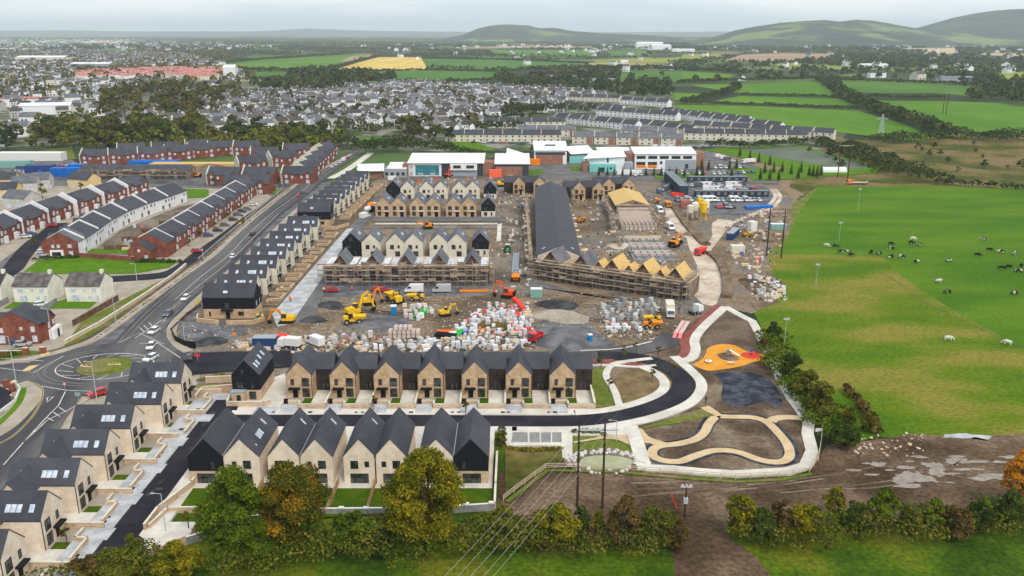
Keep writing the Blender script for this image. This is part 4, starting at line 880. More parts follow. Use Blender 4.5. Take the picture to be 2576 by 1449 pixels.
pB = Proto(block_house('tan_brick')); pA = Proto(block_house('render_cream', style=1, D=12)); pK = Proto(block_house('', black=True, style=2, D=11, w=6.2)); pKL = Proto(block_house('', black=True, style=3))
for i, x in enumerate([-58.0, -51.2, -42.5, -35.7, -26.3, -19.5]): pB.place((x, 377.2, .1), 0, f'tan fronted pointed house, {ORD[i]} from the left in the middle row of the site', 'tan pointed houses of the site')
pK.place((-10.7, 377, .1), 0, 'black clad pointed house at the right end of the tan pointed row')
for i, x in enumerate([-51.9, -42.5, -35.4, -26.2, -19.5]): pA.place((x, 419.5, .1), 0, f'cream pointed house, {ORD[i]} from the left in the rear row nearest the school', 'rear cream pointed houses of the site')
pKL.place((-59.3, 421, .1), 0, 'black gable house at the left end of the rear row nearest the school')
pK.place((-10.9, 419.5, .1), 0, 'black clad pointed house at the right end of the rear row nearest the school')
for i, x in enumerate([-52.0, -43.0, -36.3, -27.0, -20.3]): pA.place((x, 305.5, .1), 0, f'cream pointed house, {ORD[i]} from the left behind the scaffolded terrace', 'cream pointed houses behind the scaffold')
pKL.place((-59.3, 306.5, .1), 0, 'black gable house at the left end behind the scaffolded terrace')
pK.place((-11.7, 307, .1), 0, 'black clad pointed house at the right end behind the scaffolded terrace')
sheet('site_lane', [(-64, 352), (-3, 352), (-3, 360), (-64, 360)], RZ, 'site_grey', world=True)
sheet('site_lane', [(-62, 366), (-3, 366), (-3, 376), (-62, 376)], RZ, 'asphalt_old', world=True)

# ---- scaffolded terraces
def scaffold(name, Ln, lifts, loc, rz, lab, bay=2.4, dep=1.3, top=7.2, jit=.0):
    r = E(name, lab, 'scaffold', loc, rz); n = int(Ln/bay); rr = random.Random(n)
    pm = MB().tube((0, 0, 0), (0, 0, top+1.1), .05, n=5).mesh('pole', 'steel')
    dm = [MB().box(0, 0, -.05, bay, dep, .06).mesh('scaffold_board', 'scaf_board') for _ in (0,)]
    tm = MB().box(0, -.02, -.12, bay, .05, .16).mesh('toe_board', 'scaf_board')
    lm = MB().tube((0, 0, 0), (bay, 0, 0), .035, n=5).mesh('ledger', 'steel')
    fm = MB().box(0, 0, 0, bay, .06, 1.0).mesh('guard_panel', 'scaf_board')
    for i in range(n+1):
        O('pole', pm, r, (i*bay, 0, 0)); O('pole', pm, r, (i*bay, dep, 0))
    for k in range(lifts):
        z = top*(k+1)/lifts
        for i in range(n):
            if rr.random() < .88: O('scaffold_board', dm[0], r, (i*bay, 0, z+rr.choice((0, 0, -.25)))) 
            if rr.random() < .7: O('toe_board', tm, r, (i*bay, -.03, z)); O('ledger', lm, r, (i*bay, -.06, z+1.0))
            if rr.random() < .12: O('guard_panel', fm, r, (i*bay, -.08, z))
    # bay with loading platform brackets
    return r
mat('shell_wall', (.13, .10, .08), (.26, .21, .165), .5, fine=2, famt=.25, co='obj')
def shell_house(w, lab, group, loc, rz=0, roofm='slate_grey', rd=9.0, ev=5.6, D=12, roof=True, gw=5.2, sheath=None):
    r = E('unfinished_house', lab, 'house', loc, rz, group); h = w/2
    wb = MB().box(-h, 0, 0, h, D, ev)
    O('wall', wb.mesh('wall', 'shell_wall'), r)
    e = (-h, h, 0, D)
    for x in (-h*.62, 0, h*.62):
        for z in (.3, 3.0): win(r, e, 'f', x, z, w*.2, 2.1, fr='timber_dark', name='window_opening')
    O('attic_deck', MB().box(-h+.4, .4, ev-.3, -gw/2-.3, D-.5, ev+.02).box(gw/2+.3, .4, ev-.3, h-.4, D-.5, ev+.02).mesh('attic_deck', 'wrap' if loc[0] < 0 else 'timber'), r)
    O('wall_top', MB().box(-h, 0, ev, h, .4, ev+.15).box(-h, D-.4, ev, h, D, ev+.15).box(-h, .4, ev, -h+.35, D-.4, ev+.15).box(h-.35, .4, ev, h, D-.4, ev+.15).mesh('wall_top', 'timber_pale'), r)
    if roof:
        gx = 0
        O('gable', gable_wall(gx-gw/2, gx+gw/2, 2.2, D-1, ev-.5, rd-.2).mesh('gable', 'timber_dark'), r)
        O('roof', gable_roof(gx-gw/2, gx+gw/2, 1.4, D, ev-.3, rd, oh=.5).mesh('roof', roofm), r)
    else:
        for i in range(5): O('roof_truss', MB().beam((-h+.2, 0, ev+.2), (0, 0, ev+2.2), .1, .15).beam((0, 0, ev+2.2), (h-.2, 0, ev+.2), .1, .15).mesh('roof_truss', 'timber_pale'), r, (0, 1.5+i*2.2, 0))
    return r
for i, x in enumerate([-57.0, -46.3, -35.4, -24.3, -13.3]):
    shell_house(11.0 if i < 4 else 11, f'unfinished terrace house with grey pointed roof, {ORD[i]} from the left behind the long scaffold', 'unfinished scaffolded terrace', (x, 272.2, .1))
for k, y in enumerate((265.5, 267.6)):
    if k == 0: scaffold('scaffold', 57, 4, (-63.3, 267.2, .1), -.03+.03, 'long four lift scaffold in front of the left terrace above the parked vans', top=7.4)
scaffold('scaffold', 12, 3, (-6.0, 268, .1), PI/2, 'short scaffold at the right end of the left terrace', top=6.6)
for i, x in enumerate((-52, -41, -30, -19, -9)):
    if 1: O('loading_platform', MB().box(0, 0, 0, 2.4, 2.2, .12).box(0, -.02, .12, 2.4, .04, 1.0).box(0, .1, .12, .06, 2.2, 1.0).mesh('loading_platform', 'scaf_board'), label=f'pale loading platform on the left scaffold, {ORD[i]} from the left', cat='platform', group='loading platforms', loc=(x-1, 265.4, (2.0, 5.6, 7.5, 3.8, 5.7)[i]))
# right scaffold, slanting down to the right
a, b = Vector((5.0, 276.5)), Vector((53.5, 250.5)); d = b-a; ang = math.atan2(d.y, d.x)
scaffold('scaffold', d.length, 4, (a.x, a.y, .1), ang, 'long slanting brown scaffold in front of the plywood roofs at the right', top=7.2)
scaffold('scaffold', 14, 3, (b.x, b.y, .1), ang+PI/2, 'end scaffold of the right terrace beside the pale haul road', top=7)
nrm = Vector((-d.y, d.x)).normalized(); un = d.normalized()
for i, (t, rm) in enumerate(((7, 'slate_grey'), (18, 'slate_grey'), (29, 'osb'), (39.5, 'osb'), (50, 'osb'))):
    p = a+un*t+nrm*2.2
    shell_house(10.4, f'unfinished house with {"grey slate" if i < 2 else "yellow plywood"} pointed roof, {ORD[i]} from the left on the slanting scaffold', 'unfinished houses on the slanting scaffold', (p.x, p.y, .1), ang, rm, gw=6.6, rd=9.4, D=11)
    if i > 1:
        q = a+un*(t-5)+nrm*3
        shell_house(4, f'flat plywood valley section left of the {ORD[i]} pointed roof on the slanting scaffold', 'plywood valley sections', (q.x, q.y, .15), ang, 'osb', gw=4.2, rd=8.0, D=7)
# long slate roofed block
def long_block(lab, x0, x1, y0, y1, ev, rd, roofm, xs=0, wallm='pink_block', lights=True):
    r = E('long_terrace', lab, 'building', ((x0+x1)/2, y0, .1), xs); h = (x1-x0)/2; Ln = y1-y0
    O('wall', gable_wall(-h, h, 0, Ln, ev, rd).mesh('wall', wallm), r)
    O('roof', gable_roof(-h, h, 0, Ln, ev, rd, oh=.5).mesh('roof', roofm), r)
    for i in range(int(Ln/7)):
        for f in 'lr':
            win(r, (-h, h, 0, Ln), f, 3.5+i*7, 3.2, 1.6, 1.6, name='window'); win(r, (-h, h, 0, Ln), f, 5+i*7, .4, 1.6, 1.8, name='window')
    if lights: rooflight(r, -h, h, ev, rd, -1, 6, .3); rooflight(r, -h, h, ev, rd, 1, 6, .3)
    return r
long_block('very long dark slate roofed terrace running away behind the slanting scaffold', 8.8, 23.2, 284, 417, 6.2, 9.2, 'slate', -.022)
for sx, lb in ((7.1, 'left'), (24.4, 'right')):
    s = scaffold('scaffold', 118, 3, (sx, 287, .1), PI/2+(.0), f'low scaffold with pale boards along the {lb} side of the very long slate roof', bay=5.5, top=5.6, dep=1.2)
    rr = random.Random(int(sx))
    for i in range(14):
        O('loading_platform', MB().box(-1.2, -1.4, 0, 1.2, 1.4, .12).box(-1.2, -1.4, .12, -1.1, 1.4, .9).mesh('loading_platform', 'timber_pale'), label=f'pale loading platform hung on the {lb} side of the very long slate roof', cat='platform', group='loading platforms by the long roof', loc=(sx-(.9 if lb == 'left' else -.9)+rr.uniform(-.5, .5), 290+i*9+rr.uniform(-2, 2), 4.6+rr.uniform(-.8, .6)))
lb_ = long_block('terrace with a flat yellow plywood roof above bare block walls', 46.3, 60.8, 373, 404, 6.0, 8.4, 'osb', .0, wallm='shell_wall', lights=False)
scaffold('scaffold', 14.4, 4, (46.3, 371.2, .1), 0, 'four lift scaffold across the open front of the plywood roofed terrace', top=6.2)
for i in range(6):
    O('joist_row', MB().box(-7, -.1, 0, 7, .1, .25).mesh('joist_row', 'timber_pale'), lb_, (0, -2-i*4.2, 6.4-i*.9))
    O('party_wall', MB().box(-6.8, -.15, 0, 6.8, .15, 5.4-i*.75).mesh('party_wall', 'pink_block'), lb_, (0, -1.6-i*4.2, 0))
for i in range(9):
    x = 46+i*1.8; O('cross_wall', MB().box(-.12, -22, 0, .12, 0, 2.6).mesh('cross_wall', 'pink_block'), lb_, (x-53.5, -1.5, 0))
for s, lb in ((44.2, 'left'), (62.5, 'right')): scaffold('scaffold', 52, 2, (s, 350, .1), PI/2, f'scaffold along the {lb} side of the plywood roofed terrace', bay=3.4, top=4.8)
for i, y in enumerate((345, 318)): scaffold('scaffold', 12, 2, (42.5, y, .1), PI/2, ('scaffold stack standing behind the foundation slab', 'scaffold stack left of the foundation slab')[i], bay=2.4, top=4.2)
for i, (x, y, n) in enumerate(((30, 400, 12), (66, 392, 10))): scaffold('scaffold', n, 3, (x, y, .1), PI/2, ('scaffold tower in the yard between the long slate roof and the plywood roof', 'scaffold tower right of the plywood roof by the lorries')[i], bay=2.4, top=6)
fd = E('foundation', 'grey concrete foundation slab with low block walls in front of the plywood roofed terrace', 'foundation', (52.5, 300, .1))
O('base_slab', MB().box(-8.2, 0, 0, 7, 34, .5).mesh('base_slab', 'block_grey'), fd); O('sill_beam', MB().box(-7.4, 33.6, .5, 7.4, 34.4, 1.3).mesh('sill_beam', 'timber_pale'), fd)
for i in range(8): O('low_wall', MB().box(-7.6, -.12, .5, 6.6, .12, 1.5).mesh('low_wall', 'pink_block' if i % 3 else 'block_grey'), fd, (0, 2+i*4.1, 0))
for i in range(6): O('low_wall', MB().box(-.12, 1, .5, .12, 31, 1.3).mesh('low_wall', 'block_grey'), fd, (-7+i*2.7, 0, 0))
# pair of tan houses with dark wings behind the long roof
p2 = Proto(L_house('tan_brick', 'dark_brick', 6.2, 11, 4.6, mir=-1, rd=8.7))
for i, x in enumerate((33.2, 42.8)): p2.place((x, 417.5, .1), 0, ('left', 'right')[i]+' of the two tan gables between the long slate roof and the plywood roof', 'two tan gable houses')
for i, x in enumerate((14, 3.5)): p2.place((x, 432, .1), 0, ('dark winged gable house behind the top end of the long slate roof', 'dark winged gable house left of the top end of the long slate roof')[i], 'houses behind the long slate roof')
for i, x in enumerate((49, 59)): p2.place((x, 428, .1), 0, ('left', 'right')[i]+' one of the two dark roofed houses behind the plywood roof', 'houses behind the plywood roof')
# ------------------------------------------------------------------ brick estate on the left
def brick_unit(Ln=17.2, D=13.4, ev=5.4, rd=9.0, backm='red_brick', sidem='red_brick', vw=.5, gabs=2, frontm='red_brick', roofm='slate', wf='frame_white', porch='render_white', bay=True, vside=-1):
    # ridge along x, front faces -y, origin at left front corner
    r = E('brick_house', 'x', 'house')
    O('wall', gable_wall(0, Ln, 0, D, ev, rd, 'x').mesh('wall', frontm), r)
    if backm != frontm: O('back_wall', MB().box(.05, D, 0, Ln-.05, D+.06, ev-.12).mesh('back_wall', backm), r)
    O('roof', gable_roof(0, Ln, 0, D, ev, rd, 'x', oh=.35, ohg=.0).mesh('roof', roofm), r)
    if vw:
        x0, x1 = (-.3, .12) if vside < 0 else (Ln-.12, Ln+.3)
        O('party_wall', gable_wall(x0, x1, -.1, D+.1, ev+vw, rd+vw, 'x').mesh('party_wall', sidem), r)
    e = (0, Ln, 0, D)
    for i in range(gabs):
        c = Ln*(i+.5)/gabs
        c += (1.5 if i % 2 else -1.5) if gabs == 2 else 0
        g = MB().exty([(c-1.9, ev-2.4), (c+1.9, ev-2.4), (c+1.9, ev-.2), (c, ev+1.7), (c-1.9, ev-.2)], -.35, 3.0); O('front_gable', g.mesh('front_gable', frontm), r)
        O('gable_roof', gable_roof(c-1.9, c+1.9, -.3, 3.4, ev-.2, ev+1.8, 'y', oh=.2, ohg=.15).mesh('gable_roof', roofm), r)
        win(r, (0, Ln, -.35, D), 'f', c, ev-2.0, 1.3, 1.8, fr=wf, kind='sky')
        win(r, e, 'f', c, .5, 1.9, 1.9, fr=wf, kind='sky')
        win(r, e, 'f', c+(3.2 if i % 2 == 0 else -3.2), 3.3, 1.2, 1.3, fr=wf, kind='sky')
        eb = (0, Ln, 0, D+.1); win(r, eb, 'b', c, 3.3, 1.5, 1.3, fr=wf, kind='dark'); win(r, eb, 'b', c+2.5, .3, 1.8, 2.0, fr=wf, kind='dark'); win(r, eb, 'b', c-2.6, 3.3, 1.2, 1.2, fr=wf, kind='dark')
        if porch: O('porch', MB().box(c+(1.5 if i % 2 == 0 else -3.5), -.8, 0, c+(3.5 if i % 2 == 0 else -1.5), 0, 2.6).mesh('porch', porch), r)
    return r
U1 = Proto(brick_unit(17.0, 13.0, sidem='render_white', vw=.5, vside=-1, porch=None))
# terrace nearest the main road: front faces right (+x) => rz = 90deg; ridge along y
for i, (x, y) in enumerate([(-127.2, 312.5), (-127.2, 329.5), (-127.9, 347.2), (-128.3, 365.2), (-129, 383), (-129.6, 401), (-130.2, 419)]):
    U1.place((x, y, .2), PI/2, f'red brick pair, {ORD[i]} from the grass corner in the main road terrace', 'brick terrace facing the main road')
r = brick_unit(7.8, 13.4, vw=0, gabs=0, porch=None); r.location = (-126.8, 304.6, .2); r.rotation_euler[2] = PI/2; r['label'] = 'red brick end house with a lower gabled annex by the clipped hedge'
an = E('annex_house', 'lower red brick gabled annex facing the lawn at the end of the brick terrace', 'house', (-139.0, 299.2, .2)); O('wall', gable_wall(0, 8.2, 0, 6, 3.8, 6.8).mesh('wall', 'red_brick'), an); O('roof', gable_roof(0, 8.2, 0, 6, 3.8, 6.8, oh=.3).mesh('roof', 'slate'), an)
win(an, (0, 8.2, 0, 6), 'f', 4.1, 3.4, .9, 1.0, fr='frame_white', kind='sky', bars=0); win(an, (0, 8.2, 0, 6), 'f', 1.6, .6, 1.2, 1.3, fr='frame_white', kind='sky'); win(an, (0, 8.2, 0, 6), 'f', 6.6, .4, 1.2, 1.8, fr='frame_white', kind='sky')
# curved terrace with white backs facing right
U2 = Proto(brick_unit(17.2, 13.0, backm='render_white', sidem='render_white', vw=.75, vside=1))
T2 = [(-160.2, 311.3), (-162.4, 327.5), (-165.2, 344.5), (-166.0, 362), (-164.6, 379.5), (-161.5, 396)]
def place_back(pr, x, y, rz, D, Ln, lab, grp):   # given the near back corner, back faces +x
    # local back-left corner (Ln, D) maps to (x, y) with rz = -90deg
    c, s = math.cos(rz), math.sin(rz); lx, ly = Ln, D
    return pr.place((x-(c*lx-s*ly), y-(s*lx+c*ly), .2), rz, lab, grp)
for i in range(1, 6):
    x, y = T2[i-1] if i else T2[0]; x2, y2 = T2[i]; a = math.atan2(y2-y, x2-x)
    place_back(U2, x, y, a-PI, 13.0, 17.2, f'white backed terrace house with brick front, {ORD[i]} from the grass in the curved terrace', 'curved terrace with white backs')
place_back(U2, -161.5, 396, math.radians(82)-PI, 13.0, 17.2, 'white backed terrace house with rooflights at the far end of the curved terrace', 'curved terrace with white backs')
e2 = E('brick_house', 'red brick gable end with white bay heading the curved terrace above the lawn', 'house', (-173.3, 305.5, .2), .06)
O('wall', gable_wall(0, 13.2, 0, 8.5, 5.4, 9.1).mesh('wall', 'red_brick'), e2); O('roof', gable_roof(0, 13.2, 0, 8.5, 5.4, 9.1, oh=.3).mesh('roof', 'slate_grey'), e2); O('side_wall', MB().box(13.2, 0, 0, 13.3, 8.5, 5.3).mesh('side_wall', 'render_white'), e2)
for u, z, w, h in ((4, 3.3, 1.1, 1.2), (6, 3.3, 1.1, 1.2), (10, 3.3, 1.4, 1.3), (10.2, .5, 1.5, 1.5)): win(e2, (0, 13.2, 0, 8.5), 'f', u, z, w, h, fr='frame_white', kind='sky')
O('bay', MB().box(3, -.8, 0, 7.6, 0, 2.5).mesh('bay', 'render_white'), e2); win(e2, (3, 7.6, -.8, 0), 'f', 5.3, .4, 3.2, 1.5, fr='black_metal')
# upper left terrace, brick fronts to the right, wide white party walls
U3 = Proto(brick_unit(18.8, 13.0, sidem='render_white', vw=1.5, vside=-1))
T3 = [(-199.5, 322), (-199.6, 341), (-199.2, 360.5), (-196.4, 380), (-193.3, 400), (-190.5, 420)]
for i, (x, y) in enumerate(T3):
    U3.place((x, y, .2), PI/2+(.03, 0, -.06, -.12, -.14, -.12)[i], f'red brick pair of houses with broad white party wall, {ORD[i]} from the left edge', 'upper left brick terrace')
wall_line('garden_wall', c4b and gp(c4b([(800, 1165), (1350, 1205)])), 1.9, .3, 'red_brick', 'red brick garden wall between the two brick terraces above the lawn')
for i, (x, y, w, l) in enumerate([(-151, 316, 9, 6), (-149, 330, 12, 7), (-148, 345, 11, 8), (-147, 360, 10, 7), (-147, 378, 10, 8), (-146, 395, 9, 8)]):
    panel_fence('garden_fence', (x-w/2, y), (x+w/2, y+.5), 1.8, 5, f'brown timber garden fence {ORD[i]} from the front between the brick terraces', 'garden fences between the brick terraces', 'timber_dark')
    panel_fence('garden_fence', (x-w/2+4, y), (x-w/2+4, y+l), 1.8, 4, f'brown timber cross fence {ORD[i]} from the front between the brick terraces', 'cross fences between the brick terraces', 'timber')
    s = E('garden_shed', f'small grey roofed garden shed, {ORD[i]} from the front between the brick terraces', 'shed', (x+2, y+3, .2), .1*i); O('wall', gable_wall(0, 3, 0, 2.4, 1.9, 2.6).mesh('wall', 'timber_dark' if i % 2 else 'render_grey'), s); O('roof', gable_roof(0, 3, 0, 2.4, 1.9, 2.6, oh=.15).mesh('roof', 'panel_grey'), s)
sheet('garden_ground', [(-158, 307), (-141, 308), (-142, 420), (-158, 400), (-164, 350)], .32, 'site_grey', world=True)
# three cream houses and one brick corner house at lower left
def cream_house(w=10.8, D=8.5, ev=5.3, rd=8.2, wallm='render_pale', roofm='slate_brown', chim=True):
    r = E('cream_house', 'x', 'house'); e = (0, w, 0, D)
    O('wall', gable_wall(0, w, 0, D, ev, rd, 'x').mesh('wall', wallm), r); O('roof', gable_roof(0, w, 0, D, ev, rd, 'x', oh=.35, ohg=.15).mesh('roof', roofm), r)
    for u, z, a, b in ((2.3, 3.2, 2.0, 1.2), (6, 3.4, .9, 1.0), (8.9, 3.2, 1.6, 1.3), (3.0, .3, 2.4, 2.0), (7.4, .9, 1.3, 1.2), (9.7, .3, 1.1, 2.0)): win(r, e, 'f', u, z, a, b, fr='frame_white', kind='sky')
    if chim: O('chimney', MB().box(w-1.4, D/2-.5, rd-.9, w-.5, D/2+.5, rd+1.1).mesh('chimney', wallm), r)
    return r
CH = Proto(cream_house())
for i, (x, y) in enumerate([(-167.5, 250.5), (-152.8, 250.0), (-137.0, 250.5)]):
    CH.place((x, y, .2), -.02, ('cream rendered house cut by the left picture edge above the small lawns', 'cream rendered house in the middle of the three by the grass bank', 'cream rendered house nearest the grass bank of the main road')[i], 'three cream rendered houses')
for i, (a, b) in enumerate([((-154.8, 250), (-154.8, 232)), ((-139.4, 249), (-139.4, 231)), ((-121.9, 252), (-124, 228))]): wall_line('garden_wall', [a, b], 1.9, .25, ('block_grey', 'block_grey', 'timber_dark')[i], ('grey garden wall left of the middle cream house', 'grey garden wall right of the middle cream house', 'weathered garden fence on top of the grass bank')[i])
bh = E('brick_house', 'large red brick L shaped house with white porch beside the roundabout', 'house', (-138.6, 212.5, .2), .10)
O('wall', MB().exty([(0, 0), (13, 0), (13, 5.4), (6.5, 9.0), (0, 5.4)], 0, 9).mesh('wall', 'red_brick'), bh); O('roof', gable_roof(0, 13, 0, 9, 5.4, 9.0, oh=.3).mesh('roof', 'slate'), bh)
O('wing_wall', gable_wall(-5.2, 2, 2.5, 9, 4.6, 7.2, 'x').mesh('wing_wall', 'red_brick'), bh); O('wing_roof', gable_roof(-5.2, 3, 2.5, 9, 4.6, 7.2, 'x', oh=.3).mesh('wing_roof', 'slate'), bh)
O('side_gable', MB().extx([(2.8, 0), (7.8, 0), (7.8, 5.2), (5.3, 7.6), (2.8, 5.2)], 9, 14.0).mesh('side_gable', 'red_brick'), bh); O('side_gable_roof', gable_roof(8, 14.3, 2.8, 7.8, 5.2, 7.6, 'x', oh=.3).mesh('side_gable_roof', 'slate'), bh)
ee = (0, 13, 0, 9)
for u, z, w, h in ((3.5, 3.4, 1.1, 1.3), (3.3, .5, 1.7, 1.9), (8.6, 1.4, .8, .8), (8.6, 4.0, .7, .8), (11.5, 3.4, 1.0, 1.5), (11.7, .6, 1.2, 1.7)): win(bh, ee, 'f', u, z, w, h, fr='frame_white', kind='sky')
win(bh, (-5.2, 2, 2.5, 9), 'f', -2.9, 3.0, 1.6, 1.5, fr='frame_white', kind='sky')
for u, z, w, h in ((4, 3.2, 1.1, 1.6), (6.8, 3.4, 1.0, 1.2)): win(bh, (0, 14.0, 0, 9), 'r', u, z, w, h, fr='frame_white', kind='sky')
O('porch', MB().box(14.0, 3.2, 0, 15.4, 8.4, 2.7).mesh('porch', 'render_white'), bh); O('door', MB().box(15.38, 5.2, 0, 15.46, 6.4, 2.2).mesh('door', 'black_metal'), bh)
for i, (x, y, lb) in enumerate([(-125.5, 205.8, 'left'), (-121.3, 206.3, 'right')]): wall_line('gate_pier', [(x, y), (x+.5, y)], 2.0, .9, 'red_brick', f'{lb} red brick gate pier beside the footpath gap', cap='timber_pale')
wall_line('garden_wall', [(-134, 205), (-126, 205.6)], 1.3, .3, 'red_brick', 'low red brick wall between the hedge and the gate pier', cap='cap_white')
wall_line('road_wall', gp([(165, 868), (250, 822), (302, 789), (370, 745), (435, 700), (468, 672)]), 1.3, .35, 'timber_pale', 'long low pale wall along the top of the road verge', cap='cap_white')
wall_line('road_wall', gp([(0, 1045), (40, 1015), (52, 985), (38, 968)]), 1.0, .3, 'cap_white', 'curved white topped wall at the left edge below the roundabout')
for p, lb in (((15, 975), 'left'), ((30, 985), 'right')): q = G(*p); wall_line('gate_pier', [q, (q[0]+.4, q[1])], 1.9, .8, 'red_brick', f'{lb} brick pier of the estate entrance below the roundabout')
wall_line('road_wall', gp([(500, 655), (545, 615), (625, 548), (690, 495), (712, 478)]), .9, .3, 'block_grey', 'low grey wall along the main road in front of the brick terrace cars')
# far brick rows by the second junction
def far_unit(w, D, wallm, lab, loc, rz=0, grp=None, rd=8.6, gab=True, n=2, vw=.5, roofm='slate'):
    r = brick_unit(w, D, rd=rd, gabs=n if gab else 0, vw=vw, sidem='render_cream', frontm=wallm, roofm=roofm, porch=None); r.location = (loc[0], loc[1], .2); r.rotation_euler[2] = rz; r['label'] = lab
    if grp: r['group'] = grp
    return r
FU = Proto(brick_unit(17, 12, rd=9.0, gabs=2, vw=.9, vside=-1, sidem='render_cream', porch=None))
for i, (x, y) in enumerate([(-263, 532), (-246, 534), (-230.5, 541), (-217, 550), (-205.5, 560), (-196, 571), (-181, 574)]):
    FU.place((x-6, y, .2), .38 if 0 < i < 6 else .1, f'red brick pair, {ORD[i]} from the left in the far row below the wood', 'far brick row below the wood')
for i, (x, y) in enumerate([(-252, 560), (-232, 566), (-214, 578)]): FU.place((x-6, y, .2), .35, f'red brick pair of houses, {ORD[i]} from the left behind the far brick row', 'second far brick row')
for i, (x, y) in enumerate([(-165, 459), (-146, 459), (-125.5, 462)]): FU.place((x, y, .2), 0, f'red brick pair facing the side road, {ORD[i]} from the left beside the junction', 'brick pairs facing the side road')
for i, (x, y, rz) in enumerate([(-118, 478, 1.35), (-120, 500, 1.35), (-121, 520, 1.35), (-122, 541, 1.35), (-124, 562, 1.35)]): FU.place((x+3, y, .2), rz, f'red brick pair facing the upper main road, {ORD[i]} from the junction', 'brick pairs by the upper main road')
for i, (x, y, rz) in enumerate([(-160, 500, .5), (-165, 540, .2), (-150, 560, .1), (-146, 520, .6)]): FU.place((x, y, .2), rz, ('grey roofed pair behind the side road pairs', 'red brick pair deep in the block by the far wood', 'red brick pair at the back of the block under the dark trees', 'red brick pair in the middle of the block beside the junction')[i], 'inner brick pairs')
r = brick_unit(24, 12, backm='render_white', sidem='render_white', vw=0, gabs=2); r.location = (-148, 432, .2); r['label'] = 'wide dark roofed house with four rooflights closing the terrace by the side road'
# yellow and grey houses behind the upper left terrace
for i, (cx, cy, w, m, lb) in enumerate([(60, 488, 12, 'render_grey', 'grey rendered house beside the dark bush at the left'), (205, 475, 14, 'render_yellow', 'yellow rendered house in front of the scaffolded brick row'), (10, 478, 11, 'render_yellow', 'yellow rendered house at the left edge below the container yard'), (12, 505, 11, 'render_yellow', 'second yellow rendered house at the left edge, below the first'), (45, 525, 13, 'render_grey', 'pale brick house with grey roof at the left edge'), (100, 478, 9, 'render_grey', 'small grey gabled house left of the yellow house')]):
    x, y = G(cx, cy); r = cream_house(w, 9, wallm=m, roofm='slate_grey' if m == 'render_grey' else 'slate', chim=False); r.location = (x-w/2, y, .2); r.rotation_euler[2] = (.3, -.35, .2, .15, -.3, .2)[i]; r['label'] = lb; r.name = 'rendered_house'
# scaffolded brick row in the container yard
x, y = G(200, 452); r = brick_unit(62, 11, ev=5.2, rd=7.4, gabs=4, vw=0, frontm='shell_wall', porch=None); r.location = (x, y, .2); r['label'] = 'long unfinished low terrace with dark roof behind the yellow house'
scaffold('scaffold', 60, 2, (x+1, y-2, .2), 0, 'two lift scaffold along the unfinished low terrace behind the yellow house', bay=5, top=5)
# estate beyond the school: cream terraces with dark roofs
def est_unit(w, D=9, wm='render_cream', rm='slate', end='l'):
    r = E('terrace_house', 'x', 'house'); O('wall', gable_wall(0, w, 0, D, 5.4, 8.4, 'x').mesh('wall', wm), r); O('roof', gable_roof(0, w, 0, D, 5.4, 8.4, 'x', oh=.3, ohg=.05).mesh('roof', rm), r)
    O('party_wall', gable_wall(-.25, .1, -.1, D+.1, 5.9, 8.9, 'x').mesh('party_wall', 'render_cream'), r)
    fm, pm = win_meshes(1.5, 1.4, 'dark', 'frame_white', 1)
    for i in range(3):
        for z in (.6, 3.4): O('pane', pm, O('window', fm, r, (w*(i+.5)/3, 0, z)))
    if rm == 'slate_grey': O('brick_bay', MB().box(w*.72, -.8, 0, w*.98, .1, 5.2).mesh('brick_bay', 'brick_school'), r)
    return r
EU = [Proto(est_unit(15)), Proto(est_unit(15, 10, 'render_cream', 'slate_grey')), Proto(est_unit(15, 9, 'render_white'))]
ROWS = [  # start, end (photo coords of base line), kind, name
 ((1120, 357), (1410, 357), 0, 'nearest the school hedge'), ((1440, 362), (1720, 368), 1, 'directly behind the school hall'), ((1215, 322), (1420, 322), 0, 'second back on the left'),
 ((1300, 343), (1450, 345), 1, 'in the middle of the estate'), ((1395, 308), (1600, 330), 2, 'with the diagonal roofs'), ((1600, 325), (1740, 345), 0, 'right of the diagonal roofs'), ((1720, 352), (2030, 358), 0, 'beside the pitch'),
 ((1740, 330), (2100, 353), 0, 'ending at the big green field'), ((1500, 290), (1700, 305), 2, 'along the upper lane'), ((1700, 300), (1960, 335), 2, 'along the field edge'), ((1400, 270), (1560, 288), 2, 'on the upper left'), ((1560, 262), (1680, 270), 2, 'at the top by the trees'),
 ((1660, 292), (1880, 318), 2, 'second from the field edge'), ((1480, 318), (1560, 322), 1, 'short and yellow in the centre'), ((1560, 345), (1700, 352), 1, 'with the brick bays'), ((1430, 254), (1560, 258), 0, 'topmost under the dark trees')]
for k, (p, q, kd, nm) in enumerate(ROWS):
    a, b = Vector(G(*p)), Vector(G(*q)); n = max(1, round((b-a).length/15.6)); an_ = math.atan2(b.y-a.y, b.x-a.x); st = (b-a)/n
    for i in range(n):
        o = a+st*i; EU[kd].place((o.x, o.y, .1), an_, f'dark roofed house, {ORD[i]} from the left in the row {nm}', 'estate houses beyond the school')
